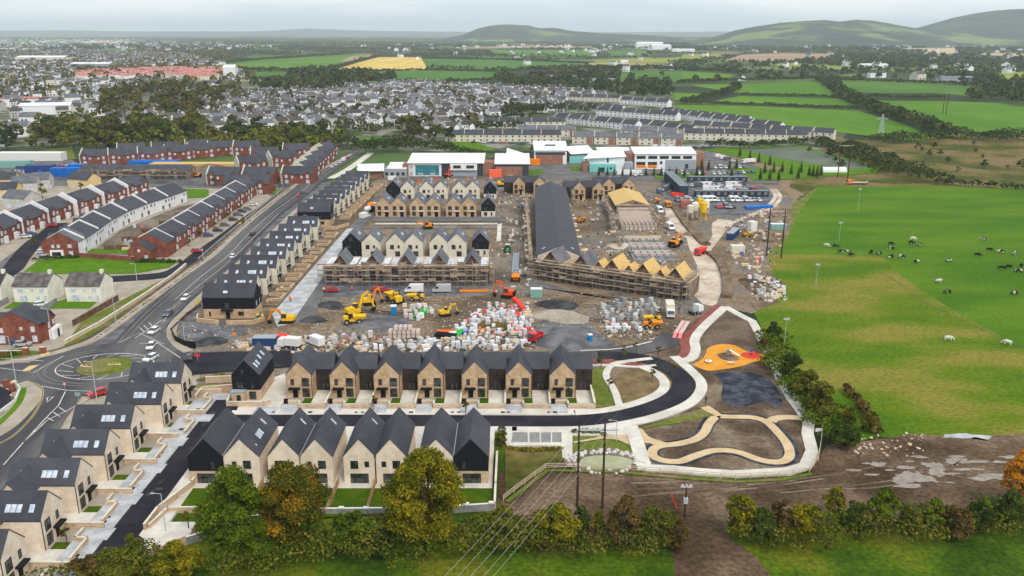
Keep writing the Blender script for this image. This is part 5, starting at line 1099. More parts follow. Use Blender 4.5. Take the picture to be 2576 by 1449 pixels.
# ------------------------------------------------------------------ school
def bx(par, name, x0, y0, z0, x1, y1, z1, m): return O(name, MB().box(x0, y0, z0, x1, y1, z1).mesh(name, m), par)
def slope_roof(par, name, x0, x1, y0, y1, z0, z1, m, th=.35):
    return O(name, MB().hexa([(x0, y0, z0), (x1, y0, z0), (x1, y1, z1), (x0, y1, z1), (x0, y0, z0+th), (x1, y0, z0+th), (x1, y1, z1+th), (x0, y1, z1+th)]).mesh(name, m), par)
s1 = E('school_building', 'long white roofed school wing with teal glazing behind the pointed houses', 'school', (-59.5, 489, .2))
bx(s1, 'wall', 0, 0, 0, 43, 24, 7.4, 'panel_white'); slope_roof(s1, 'roof', -.5, 43.6, -1, 25, 7.5, 9.6, 'roof_white')
bx(s1, 'teal_glazing', 4, -.1, .6, 17.6, 0, 6.4, 'teal_glass'); bx(s1, 'dark_panel', 19, -.12, 0, 24, 0, 7.2, 'panel_dark'); bx(s1, 'dark_panel', 39.5, -.12, 0, 43, 0, 7.2, 'panel_dark'); bx(s1, 'white_bay', 24, -1.2, 3.6, 39.5, 0, 7.2, 'panel_white'); bx(s1, 'ground_floor_panel', 24, -.1, 0, 39.5, 0, 3.4, 'panel_grey')
for u, z, w, h in ((28, 4.6, 4.4, 1.8), (35.5, 4.6, 4.4, 1.8)): win(s1, (0, 43, -1.2, 24), 'f', u, z, w, h, bars=3)
for u, z, w, h in ((1.7, .6, 1.2, 2), (1.7, 4.6, 1.6, 1.6), (7, .8, 3, 1.2), (14, .8, 3, 1.2)): win(s1, (0, 43, -.12, 24), 'f', u, z, w, h, kind='sky')
s2 = E('school_building', 'small school block with tilted white roof and brick front at the left end', 'school', (-85.5, 478, .2), .12); bx(s2, 'wall', 0, 0, 0, 12.5, 12, 4.6, 'brick_school'); slope_roof(s2, 'roof', -1.5, 13.5, -2, 12, 4.7, 6.6, 'roof_white')
s3 = E('school_building', 'low grey school block with square windows next to the tilted roof block', 'school', (-73, 484, .2)); bx(s3, 'wall', 0, 0, 0, 13, 14, 4.8, 'panel_grey'); slope_roof(s3, 'roof', 2, 13, 0, 14, 4.9, 6.5, 'roof_white')
for u in (1.6, 4.8, 8, 11): win(s3, (0, 13, 0, 14), 'f', u, 1.2, 1.7, 1.8)
bx(s3, 'brick_link', 10.6, 2, 0, 13.6, 10, 7.4, 'brick_school')
s4 = E('school_building', 'brick sports hall with white roof, four roof vents and coral porch', 'school', (-12.5, 488, .2)); bx(s4, 'wall', 3, 0, 0, 22, 30, 7, 'brick_school'); slope_roof(s4, 'roof', 2.4, 22.8, -.6, 22, 7.1, 10, 'roof_white'); bx(s4, 'dark_panel', 18.5, -.15, 0, 22, 0, 7, 'panel_dark'); bx(s4, 'dark_band', 3, -.12, 5.8, 18.5, 0, 7, 'panel_dark'); bx(s4, 'brick_link', -4, 4, 0, 3.2, 14, 7.6, 'brick_school'); bx(s4, 'coral_porch', -.5, -3, 0, 6.6, 0, 4.2, 'coral')
O('upper_roof', MB().hexa([(9, 22, 9.5), (21, 22, 9.5), (21, 34, 8), (9, 34, 8), (9.5, 22.2, 13.5), (21, 22.2, 9.9), (21, 34, 8.4), (9, 34, 9)]).mesh('upper_roof', 'roof_white'), s4)
for x in (5.4, 14.6):
    for y in (3.5, 9): O('roof_vent', MB().box(0, 0, 0, 3.4, 1.6, .9).mesh('roof_vent', 'panel_white'), s4, (x, y, 7.4+y*.13))
s5 = E('school_building', 'white roofed hall with grey side walls and small orange porch', 'school', (14.2, 535, .2)); bx(s5, 'wall', 0, 0, 0, 20, 22, 8.4, 'panel_white'); bx(s5, 'brick_wall', .8, -.15, 0, 17.6, 0, 5.8, 'brick_school'); bx(s5, 'dark_band', .4, -.12, 5.8, 19, 0, 7.6, 'panel_dark'); slope_roof(s5, 'roof', -.6, 20.6, -.6, 23, 8.5, 11.4, 'roof_white'); bx(s5, 'orange_porch', -3.6, -3, 0, 3.4, -.2, 3.6, 'orange'); O('roof_vent', MB().box(0, 0, 0, 6.5, 2.4, 1).mesh('roof_vent', 'panel_dark'), s5, (6.8, 10, 9.8))
s6 = E('school_building', 'white school block with pitched roofs and pale turquoise front', 'school', (44, 508, .2))
bx(s6, 'wall', 2, 0, 0, 23, 14, 8.2, 'panel_white'); O('roof', MB().hexa([(-2, -3, 7.6), (24, -.5, 8.4), (24, 14, 9.4), (6, 16, 9.8), (-2, -3, 7.95), (24, -.5, 8.75), (24, 14, 9.75), (6, 16, 10.15)]).mesh('roof', 'roof_white'), s6); bx(s6, 'turquoise_front', 2, -4, 0, 17.5, -.1, 4.4, 'teal'); bx(s6, 'brick_side', -2, -2, 0, 2, 8, 4.8, 'brick_school'); bx(s6, 'grey_block', 23, -2, 0, 28, 6, 5, 'panel_grey'); win(s6, (2, 17.5, -4, 0), 'f', 9, .1, 3.6, 2.6); win(s6, (2, 17.5, -4, 0), 'f', 14.5, 1.6, 1.2, 1.2); win(s6, (2, 23, -.02, 14), 'f', 13, 5, 1, 3, bars=0)
s7 = E('school_building', 'small brick school room with steep white roof beside the turquoise wall', 'school', (38, 545, .2), .35); bx(s7, 'wall', 0, 0, 0, 15, 9, 4.8, 'brick_school'); slope_roof(s7, 'roof', -1, 16, -1, 10, 4.9, 8.4, 'roof_white'); bx(s7, 'turquoise_wall', -4, -6, 0, 7, -5.6, 4.6, 'teal')
s8 = E('school_building', 'two storey white school wing with orange panels and brick end tower', 'school', (74, 515, .2)); bx(s8, 'wall', 0, 0, 0, 37, 18, 9, 'panel_white'); slope_roof(s8, 'roof', -.5, 37.5, -.6, 19, 9.1, 10.8, 'roof_white'); bx(s8, 'brick_tower', 37, 0, 0, 42, 14, 9.8, 'brick_school'); bx(s8, 'grey_panel', 18.6, -.15, 0, 36.9, 0, 5.6, 'panel_grey'); bx(s8, 'brick_link', -5, 2, 0, .1, 12, 9.6, 'brick_school')
for i in range(5): win(s8, (0, 37, 0, 18), 'f', 3.8+i*7, 6.2, 5.4, 1.8, bars=3)
for i in range(2): win(s8, (0, 37, 0, 18), 'f', 3.8+i*7, 2.6, 5.4, 1.8, bars=3); bx(s8, 'orange_panel', 1.1+i*7, -.1, .8, 6.5+i*7, 0, 2.5, 'orange')
win(s8, (0, 37, 0, 18), 'f', 16, 3, 1.4, 1.8); win(s8, (0, 37, -.16, 18), 'f', 31.5, .4, 1.8, 2.8)
s9 = E('school_building', 'flat white roofed school wing behind the turquoise front', 'school', (54, 527, .2)); bx(s9, 'wall', 0, 0, 0, 19, 14, 8, 'panel_white'); slope_roof(s9, 'roof', -1, 19.5, -1, 14, 8.1, 9.6, 'roof_white'); win(s9, (0, 19, 0, 14), 'f', 12, 5, 4.5, 1.8, bars=3); win(s9, (0, 19, 0, 14), 'f', 5, 5, 4.5, 1.8, bars=3)
wall_line('canopy_wall', [(62, 496), (75, 496)], 2.6, 1.5, 'panel_white', 'white rectangular canopy by the small dark trees of the school')
pt = E('polytunnel', 'white barrel roofed tunnel beside the sports pitch', 'tunnel', G(2067, 433)+(.2,), 0); n = 10
O('cover', MB().extx([(2.8*math.cos(PI*i/n), 2.9*math.sin(PI*i/n)) for i in range(n+1)], 0, 14).mesh('cover', 'cap_white'), pt)
# site cabins
def cabin(lab, a, b, D, h, n, wm='panel_navy'):
    r = E('site_cabin', lab, 'cabin', (a[0], a[1], .2), math.atan2(b[1]-a[1], b[0]-a[0])); Ln = math.hypot(b[0]-a[0], b[1]-a[1]); st = Ln/n
    um = MB().box(.04, 0, 0, st-.04, D, h).mesh('cabin_unit', wm); rm = MB().box(0, -.1, h, st, D+.1, h+.18).mesh('roof', 'roof_cabin')
    for i in range(n):
        u = O('cabin_unit', um, r, (i*st, 0, 0)); O('roof', rm, u); win(u, (0, st, 0, D), 'f', st/2, 1.1, 1.3, 1.0, fr='frame_white')
    return r
cabin('long dark grey row of site cabins behind the parked vans', G(1748, 496), G(1934, 496), 3.2, 2.8, 11)
cabin('two storey dark blue site cabins running away left of the car park', G(1731, 495), G(1690, 455), 4.5, 5.2, 5)
cabin('low dark cabins at the far side of the car park', G(1730, 459), G(1880, 459), 3, 2.8, 8)
# ------------------------------------------------------------------ vegetation
def leaves(centres, radii, n, ls, seed, squash=.85, shell=.35):
    rs = np.random.RandomState(seed); C = np.array(centres, float); Rr = np.array(radii, float); p = Rr**2; idx = rs.choice(len(C), n, p=p/p.sum())
    d = rs.randn(n, 3); d /= np.linalg.norm(d, axis=1)[:, None]; d[:, 2] = np.where(d[:, 2] < -.35, -d[:, 2]*.6, d[:, 2])
    r = Rr[idx]*(1-shell*rs.rand(n)**1.5); pos = C[idx]+d*r[:, None]*np.array([1, 1, squash])
    nrm = d+rs.randn(n, 3)*.75; nrm /= np.linalg.norm(nrm, axis=1)[:, None]
    a = np.cross(nrm, rs.randn(n, 3)); a /= np.linalg.norm(a, axis=1)[:, None]; b = np.cross(nrm, a)
    s = ls*(.55+.8*rs.rand(n))[:, None]; b2 = b*.75
    v = np.stack([pos-a*s-b2*s*.3, pos-b2*s*.8+a*s*.2, pos+a*s+b2*s*.3, pos+b2*s*.8-a*s*.2], 1).reshape(-1, 3)
    return v, np.arange(4*n).reshape(-1, 4)
def crown_pts(H, Rc, base, k, seed, irr=.25):
    rs = np.random.RandomState(seed); C = []; Rd = []
    cz = (H+base)/2; hz = (H-base)/2
    for i in range(k):
        while 1:
            p = rs.uniform(-1, 1, 3)
            if .15 < np.linalg.norm(p) < 1: break
        p /= max(np.linalg.norm(p), .5)**.45
        w = 1-.35*max(0, p[2]); q = .72
        C.append((p[0]*Rc*q*w, p[1]*Rc*q*w, cz+p[2]*hz*.78)); Rd.append(Rc*(.12+irr*rs.rand()**1.4))
    return C, Rd
def trunk_mb(H, r, C, seed, nb=7):
    mb = MB(); rr = random.Random(seed); mb.tube((0, 0, -.3), (r*.5, 0, H*.35), r, r*.7, 7).tube((r*.5, 0, H*.35), (0, r*.4, H*.75), r*.7, r*.3, 6)
    for i in range(nb):
        c = C[rr.randrange(len(C))]; z = H*rr.uniform(.22, .5); mb.tube((r*.4, 0, z), (c[0]*.8, c[1]*.8, c[2]), r*.35, r*.1, 5)
    return mb
def tree_proto(H, Rc, k, n, ls, m, seed, base=None, name='tree', col=False):
    base = H*.16 if base is None else base; C, Rd = crown_pts(H, Rc, base, k, seed)
    v, q = leaves(C, Rd, n, ls, seed, shell=.65)
    r = E(name, 'x', 'tree'); O('crown', npmesh('crown', v, q, m), r); O('trunk', trunk_mb(H, max(.12, H*.022), C, seed).mesh('trunk', 'bark'), r)
    return r
# big trees and hedgerow trees at the front: (name words, centre x, top, base, half width, kind)
NEAR = [
 ('tall green tree hiding the foot of the first cream gables', 585, 1188, 1435, 100, 'green'), ('broad orange and olive tree in front of the cream gables', 740, 1168, 1412, 112, 'autumn'),
 ('large golden green tree standing alone in front of the gable row', 1062, 1132, 1412, 122, 'yellow'), ('slim green sapling at the left tree group, beside the turning head', 340, 1335, 1440, 26, 'olive'),
 ('low yellowing bush at the bottom left beside the lane', 300, 1395, 1475, 75, 'olive'), ('yellow green bush below the pale curved wall', 440, 1385, 1480, 70, 'yellow'), ('dull brown bush in the bottom left corner', 225, 1410, 1480, 62, 'brown'),
 ('bright green lower bush at the foot of the tall green tree', 655, 1330, 1440, 60, 'green'), ('dark green bush right of the orange tree against the grey wall', 885, 1290, 1395, 58, 'green'), ('small dark bush under the golden tree', 960, 1340, 1410, 45, 'dark'),
 ('olive hedgerow tree where the power lines cross the wall end', 1262, 1275, 1392, 66, 'olive'), ('yellow green hedgerow tree left of the twin dark poles', 1400, 1275, 1388, 68, 'yellow'), ('narrow pale olive bush right of the twin dark poles', 1505, 1284, 1352, 24, 'pale'),
 ('dark green shrub behind the foot of the twin poles', 1460, 1280, 1345, 34, 'dark'), ('brown leaved hedgerow tree in the middle of the front hedge', 1570, 1250, 1392, 52, 'brown'), ('green and brown thicket left of the small dark pole', 1650, 1262, 1395, 58, 'olive'),
 ('low brown thicket at the edge of the bare earth track', 1705, 1300, 1395, 34, 'brown'), ('yellow topped hedgerow tree at the start of the right hedge', 1862, 1238, 1362, 52, 'yellow'), ('dark green bush behind the yellow topped tree', 1915, 1290, 1375, 45, 'dark'),
 ('russet brown bush in the right hedge', 1962, 1255, 1360, 36, 'brown'), ('round golden tree leaning out of the right hedge', 2028, 1262, 1378, 54, 'yellow'), ('bright yellow green tree top in the right hedge below the churned mud', 2100, 1226, 1312, 36, 'yellow'),
 ('dark green bush right of the bright yellow tree top', 2150, 1262, 1352, 46, 'dark'), ('fresh green round tree in the right hedge', 2222, 1232, 1340, 48, 'green'), ('small olive bush behind the fresh green round tree', 2290, 1275, 1350, 40, 'olive'),
 ('green bush left of the dark end of the right hedge', 2345, 1252, 1350, 38, 'green'), ('dark brown bush low in the right hedge', 2405, 1280, 1365, 50, 'brown'), ('dark evergreen clump near the right end of the hedge', 2470, 1268, 1345, 46, 'dark'),
 ('orange leaved tree cut by the right picture edge', 2562, 1128, 1290, 48, 'orange'), ('green bush under the orange tree at the right edge', 2545, 1240, 1345, 50, 'dark'),
 ('dark round bush at the top of the path hedge near the red path end', 1945, 803, 862, 26, 'dark'), ('grey green tree beside the outer path of the play area', 1992, 868, 965, 34, 'dark'), ('grey green tree behind the outer path, next down the hedge', 2030, 915, 1015, 42, 'olive'),
 ('large grey green tree in the field hedge beside the park corner', 2072, 945, 1062, 50, 'olive'), ('dense dark green tree at the lower end of the field hedge', 2124, 1060, 1135, 48, 'dark'), ('yellow tinged bush above the dense dark tree', 2135, 1010, 1085, 26, 'yellow'),
 ('brown bush at the left verge under the hedge', 1925, 845, 880, 16, 'brown'), ('small green bush beside the field hedge', 2180, 1030, 1090, 22, 'olive'),
]
LM = dict(green='leaf_green', autumn='leaf_autumn', yellow='leaf_yellow', olive='leaf_olive', brown='leaf_brown', pale='leaf_yellow', dark='leaf_dark', orange='leaf_orange')
for i, (lb, cx, t, b, hw, kd) in enumerate(NEAR):
    x, y = G(cx, b); w = y*CP+H0*SP; H = min(hgt(b, t), 21)*(.82 if 1920 < cx < 2190 and b < 1140 else 1); Rc = hw/F*w
    Rc *= .92 if 1920 < cx < 2190 and b < 1140 else 1; big = H > 12; n = int(min(42000, 2500+Rc*Rc*(620 if big else 560))); k = 70 if big else 30
    r = tree_proto(H, Rc, k, n, .20 if y < 160 else .26, LM[kd], 40+i, base=H*(.05 if big else .0)); r.name = 'tree' if H > 6 else 'bush'; r['category'] = 'tree' if H > 6 else 'bush'
    r.location = (x, y+Rc*.3, .1); r['label'] = lb
def hedge(name, pts, w, h, m, label, dens=3.0, ls=.45, z=0, world=False, seed=1, kind=None, cat='hedge', vary=.35, group=None):
    p = pts if world else gp(pts); rs = np.random.RandomState(seed); C = []; Rd = []
    for a, b in zip(p, p[1:]):
        L_ = math.hypot(b[0]-a[0], b[1]-a[1]); k = max(2, int(L_/(w*.38)))
        for i in range(k):
            t = (i+rs.rand())/k; hh = h*(1-vary+vary*1.6*rs.rand()); r = w*.5*(.7+.5*rs.rand())
            C.append((a[0]+(b[0]-a[0])*t+rs.randn()*w*.12, a[1]+(b[1]-a[1])*t+rs.randn()*w*.12, z+hh*.5)); Rd.append((r, hh))
    C = np.array(C); Ra = np.array([q[0] for q in Rd]); Hh = np.array([q[1] for q in Rd]); n = int(len(C)*dens*w*h/(ls*ls)*.5); n = min(n, 60000)
    idx = rs.choice(len(C), n, p=(Ra*Hh)/np.sum(Ra*Hh)); d = rs.randn(n, 3); d /= np.linalg.norm(d, axis=1)[:, None]; d[:, 2] = np.abs(d[:, 2])-.25*rs.rand(n)
    pos = C[idx]+d*np.stack([Ra[idx], Ra[idx], Hh[idx]*.55], 1)*(1-.3*rs.rand(n))[:, None]; pos[:, 2] = np.maximum(pos[:, 2], z+.05)
    nr = d+rs.randn(n, 3)*.7; nr /= np.linalg.norm(nr, axis=1)[:, None]; a = np.cross(nr, rs.randn(n, 3)); a /= np.linalg.norm(a, axis=1)[:, None]; b = np.cross(nr, a)
    s = ls*(.5+.8*rs.rand(n))[:, None]; v = np.stack([pos-a*s, pos-b*s*.7, pos+a*s, pos+b*s*.7], 1).reshape(-1, 3)
    return O(name, npmesh(name, v, np.arange(4*n).reshape(-1, 4), m), label=label, cat=None if kind else cat, kind=kind, group=group)
hedge('undergrowth', [(120, 1470), (320, 1462), (520, 1440), (700, 1420), (860, 1398), (1000, 1395), (1240, 1385), (1420, 1382), (1560, 1385), (1690, 1385)], 8, 5.5, 'leaf_olive', 'dark undergrowth below the front trees', ls=.27, dens=1.3, kind='stuff', seed=2, vary=.5)
hedge('undergrowth', [(180, 1455), (420, 1450), (640, 1425), (860, 1392), (1100, 1398), (1300, 1382), (1500, 1372), (1680, 1370)], 6, 4.5, 'leaf_green', 'x', ls=.26, dens=.8, kind='stuff', seed=15, vary=.6)
hedge('undergrowth', [(1850, 1350), (2000, 1352), (2200, 1335), (2400, 1330), (2600, 1310)], 6, 4.5, 'leaf_green', 'x', ls=.26, dens=.7, kind='stuff', seed=16, vary=.6)
hedge('undergrowth', [(1280, 1385), (1600, 1390), (1700, 1380)], 6, 4, 'leaf_brown', 'x', ls=.26, dens=.7, kind='stuff', seed=17, vary=.6)
hedge('undergrowth', [(1830, 1362), (1950, 1370), (2060, 1372), (2200, 1352), (2330, 1352), (2450, 1350), (2640, 1330)], 7, 4.6, 'leaf_olive', 'tangled undergrowth below the right hedge', ls=.27, dens=1.3, kind='stuff', seed=3)
hedge('undergrowth', [(1930, 850), (1975, 930), (2020, 1010), (2075, 1075), (2110, 1120)], 9, 3.0, 'leaf_green', 'undergrowth of the field hedge', ls=.32, kind='stuff', seed=4)
hedge('hedge', [(2130, 985), (2165, 1030), (2195, 1075), (2205, 1098)], 2.4, 2.0, 'leaf_brown', 'low brown hedge strip between the dense dark tree and the meadow', seed=5)
hedge('planting', [(1272, 1133), (1340, 1136), (1413, 1134)], 1.6, .8, 'leaf_yellow', 'low mixed planting bed along the lower edge of the parking bays', ls=.2, seed=6, cat='planting bed')
hedge('hedge', [(1262, 1095), (1258, 1128)], 2.0, 1.8, 'leaf_dark', 'small dark shrub bed between the black end house and the parking bays', ls=.22, seed=7)
hedge('hedge', [(1444, 1092), (1500, 1090), (1525, 1098)], 1.6, 1.0, 'leaf_olive', 'low shrub bed behind the twin poles beside the road', ls=.2, seed=8)
hedge('hedge', [(90, 657), (140, 653), (200, 650)], 2, 1.6, 'leaf_dark', 'dark clipped hedge in front of the left brick end house', ls=.3, seed=9)
hedge('hedge', [(342, 662), (400, 662), (453, 663)], 2, 1.8, 'leaf_dark', 'dark clipped hedge below the gabled annex house', ls=.3, seed=10)
hedge('planting', [(500, 960), (560, 945), (575, 960)], 1.6, .8, 'leaf_yellow', 'yellow green planting inside the corner wall at the asphalt lane', ls=.2, seed=11, cat='planting bed')
hedge('hedge', [(0, 905), (55, 890)], 3, 1.4, 'leaf_green', 'green hedge at the left picture edge beside the west road arm', ls=.3, seed=12)
hedge('verge_planting', [(238, 858), (330, 792), (425, 726), (507, 661), (607, 575), (740, 468)], .9, .5, 'leaf_brown', 'brown verge planting along the main road', ls=.25, seed=13, cat='planting')
# rounded and field hedges of the middle distance
HM = [([(900, 392), (1000, 382), (1090, 385), (1170, 395)], 12, 9, 'tall dark hedge behind the school yard'), ([(850, 372), (950, 380), (1040, 372)], 14, 10, 'thick green belt between the estate and the school'), ([(1180, 392), (1215, 398)], 10, 6, 'short dark hedge beside the yellow gabled house'),
 ([(1170, 330), (1260, 328), (1320, 326)], 10, 8, 'long dark hedge in front of the first estate row'), ([(1270, 292), (1400, 285), (1500, 288)], 12, 12, 'dark tree belt in the middle of the estate'), ([(1340, 385), (1400, 388), (1440, 385)], 10, 6, 'green bushes behind the white hall'),
 ([(1780, 372), (1900, 375), (2040, 362)], 8, 6, 'hedge behind the sports pitch'), ([(2060, 362), (2110, 385), (2200, 420), (2250, 440)], 14, 6, 'rough hedge right of the sports pitch'), ([(2120, 372), (2200, 400), (2290, 445), (2340, 462)], 18, 7, 'thick scrub belt across the rough ground'),
 ([(2345, 462), (2450, 470), (2600, 478)], 6, 3.5, 'dark clipped field hedge at the top of the meadow'), ([(1840, 218), (1860, 225), (1800, 248), (1717, 262)], 10, 9, 'hedge climbing past the round tree'), ([(1717, 262), (1860, 264), (2060, 272), (2170, 278)], 7, 4, 'long thin hedge above the largest green field'),
 ([(1860, 240), (2000, 243), (2130, 248)], 6, 4, 'thin hedge between the two narrow green fields'), ([(2062, 200), (2100, 225), (2140, 255), (2200, 278), (2260, 300), (2330, 325), (2380, 345)], 22, 10, 'wide diagonal hedge running down between the green fields'), ([(2140, 245), (2250, 250), (2370, 252)], 10, 6, 'hedge with gaps above the right green field'),
 ([(2360, 345), (2480, 355), (2620, 352)], 30, 9, 'broad belt of bushes along the foot of the right green field'), ([(2200, 362), (2320, 355), (2380, 352)], 24, 8, 'rounded bushes left of the foot of the green field'), ([(1700, 210), (1830, 205), (2060, 200), (2160, 205), (2450, 215)], 9, 6, 'long dark hedge behind the upper green fields'),
 ([(900, 208), (1100, 210), (1290, 203)], 16, 7, 'dark hedge under the middle green field'), ([(900, 180), (1060, 178), (1250, 180)], 8, 5, 'thin hedge below the golden field'), ([(1060, 148), (1250, 151), (1480, 161)], 10, 6, 'thin hedge above the middle green field'), ([(1500, 175), (1600, 176), (1730, 178), (1860, 186)], 14, 10, 'tree lined hedge left of the upper green fields'),
 ([(840, 176), (905, 155), (950, 144)], 10, 7, 'hedge on the left side of the golden field'), ([(560, 178), (720, 182), (840, 178)], 16, 10, 'tree lined hedge under the bright left fields'), ([(500, 166), (640, 153), (905, 135)], 12, 8, 'hedge above the bright left fields')]
for i, (p, w, h, lb) in enumerate(HM):
    far = p[0][1] < 215
    hedge('hedge', p, w, h, 'leaf_far', lb, ls=(1.6 if far else .85), dens=2.2 if far else 1.6, seed=20+i)
# prototypes for the middle distance
TP = []
for i, (m, n) in enumerate([('leaf_farautumn', 420), ('leaf_farautumn', 430), ('leaf_far', 420), ('leaf_dark', 430), ('leaf_dark', 420), ('leaf_olive', 420)]):
    TP.append((Proto(tree_proto(10, 4.6, 11, n*2, .62, m, 90+i, base=1.0)), m))
GRP = [  # polygon in photo coords, count, (min,max) height, label, kinds
 ([(80, 330), (260, 318), (500, 335), (505, 372), (330, 385), (90, 372)], 46, (13, 22), 'large mixed tree in the wood above the far brick rows', (0, 3, 4, 5)),
 ([(540, 345), (640, 330), (780, 350), (840, 370), (640, 385), (560, 372)], 22, (12, 18), 'dark rounded tree right of the far brick rows', (2, 4, 5)),
 ([(260, 245), (450, 225), (560, 235), (590, 270), (460, 300), (260, 290)], 34, (13, 22), 'autumn tinted tree in the park below the town', (0, 1, 2, 5)),
 ([(700, 215), (820, 190), (960, 205), (900, 225), (700, 240)], 26, (14, 22), 'dark tall tree in the wood below the golden field', (0, 2, 4)),
 ([(0, 225), (180, 220), (260, 240), (240, 300), (0, 310)], 26, (8, 15), 'autumn coloured street tree among the left edge houses', (0, 1, 5)),
 ([(0, 330), (80, 320), (95, 385), (0, 395)], 9, (10, 15), 'green tree at the left edge above the container yard', (2, 5)),
 ([(980, 330), (1060, 325), (1130, 355), (1150, 375), (1040, 372)], 14, (9, 16), 'bushy tree between the white houses and the school', (0, 5, 4)),
 ([(1250, 205), (1480, 195), (1560, 215), (1500, 235), (1340, 232)], 26, (12, 22), 'tall dark tree in the belt above the white suburb', (0, 2, 4)),
 ([(1500, 215), (1700, 225), (1700, 250), (1600, 245)], 16, (12, 18), 'dark tree behind the top of the estate', (0, 2, 4)),
 ([(700, 260), (1250, 235), (1200, 320), (760, 330)], 22, (8, 15), 'garden tree standing among the white suburb houses', (0, 1, 4, 5)),
 ([(1290, 170), (1700, 175), (1690, 205), (1300, 195)], 16, (10, 18), 'hedgerow tree among the fields behind the suburb', (2, 4)),
 ([(2400, 200), (2576, 205), (2640, 270), (2480, 262), (2410, 235)], 14, (12, 18), 'dark tree in the clump right of the green fields', (2, 4)),
 ([(2250, 370), (2560, 360), (2600, 440), (2380, 440)], 16, (3, 6), 'low bush on the rough brown ground at the right', (2, 5)),
 ([(2000, 375), (2230, 405), (2290, 450), (2120, 430)], 12, (4, 8), 'bush on the rough ground right of the sports pitch', (2, 5)),
]
rr = random.Random(3)
for gi, (poly, n, (h0, h1), lb, kinds) in enumerate(GRP):
    for x, y in scatter(poly, n, mind=6, rr=rr):
        h = rr.uniform(h0, h1); k = rr.choice(kinds); s = h/10
        TP[k][0].place((x, y, 0), rr.uniform(0, 6.28), lb+', '+spot(x, y, gp(poly))+' of the group', 'trees: '+lb[:40], (s*rr.uniform(.9, 1.35), s*rr.uniform(.9, 1.35), s*rr.uniform(.85, 1.05)))
FP = [gp(p) for _, p, _ in FIELDS]
def infield(x, y): return any(inpoly(x, y, p) for p in FP)
# woods and tree masses beyond counting
def mass(name, poly, n, h, ls, m, per=26, seed=1, jit=.4, world=False, hz=1.0):
    pts = scatter(poly, n, world=world, rr=random.Random(seed)); rs = np.random.RandomState(seed)
    pts = [p for p in pts if not infield(*p)]
    if not pts: return
    P = np.array(pts); N = len(P); hh = h*(1-jit+2*jit*rs.rand(N)); idx = np.repeat(np.arange(N), per); M = len(idx)
    d = rs.randn(M, 3); d /= np.linalg.norm(d, axis=1)[:, None]; d[:, 2] = np.abs(d[:, 2])
    pos = np.zeros((M, 3)); pos[:, :2] = P[idx]+d[:, :2]*(hh[idx]*.48)[:, None]; pos[:, 2] = hh[idx]*.35+d[:, 2]*hh[idx]*.6*hz
    nr = d+rs.randn(M, 3)*.5; nr /= np.linalg.norm(nr, axis=1)[:, None]; a = np.cross(nr, rs.randn(M, 3)); a /= np.linalg.norm(a, axis=1)[:, None]; b = np.cross(nr, a)
    s = (ls*(.5+.7*rs.rand(M)))[:, None]*(hh[idx]/h)[:, None]; v = np.stack([pos-a*s, pos-b*s, pos+a*s, pos+b*s], 1).reshape(-1, 3)
    O(name, npmesh(name, v, np.arange(4*M).reshape(-1, 4), m), kind='stuff')
mass('woodland', [(70, 322), (520, 322), (540, 378), (330, 392), (80, 380)], 70, 12, 1.2, 'leaf_olive', 90, 2)
mass('woodland', [(540, 348), (850, 352), (870, 375), (640, 388), (550, 375)], 60, 10, 1.1, 'leaf_olive', 90, 3)
mass('woodland', [(250, 228), (600, 225), (620, 262), (480, 300), (240, 300)], 80, 12, 1.6, 'leaf_farautumn', 60, 4)
mass('woodland', [(640, 225), (780, 190), (1000, 200), (960, 222), (700, 245)], 160, 15, 2.2, 'leaf_far', 60, 5)
mass('woodland', [(1240, 200), (1500, 192), (1700, 222), (1660, 250), (1500, 240), (1300, 225)], 170, 12, 2, 'leaf_far', 60, 6)
mass('woodland', [(2400, 190), (2700, 200), (2700, 285), (2440, 260)], 90, 13, 2, 'leaf_far', 60, 7)
mass('woodland', [(1700, 160), (2700, 150), (2700, 200), (2060, 205), (1700, 205)], 430, 9, 2.6, 'leaf_far', 30, 8)
mass('woodland', [(1650, 128), (2000, 118), (2700, 126), (2700, 160), (2300, 155), (1950, 132)], 420, 10, 4, 'leaf_far', 16, 9)
mass('woodland', [(1900, 142), (2350, 138), (2400, 165), (1950, 168)], 260, 10, 3.5, 'leaf_far', 20, 10)
mass('street_trees', [(-200, 130), (560, 130), (640, 190), (560, 250), (-200, 250)], 1900, 9.5, 2.4, 'leaf_farautumn', 22, 11)
mass('street_trees', [(500, 240), (1500, 225), (1250, 340), (400, 335)], 700, 6, 1.1, 'leaf_far', 40, 12)
mass('street_trees', [(500, 240), (1500, 225), (1250, 340), (400, 335)], 260, 8, 1.2, 'leaf_farautumn', 50, 14)
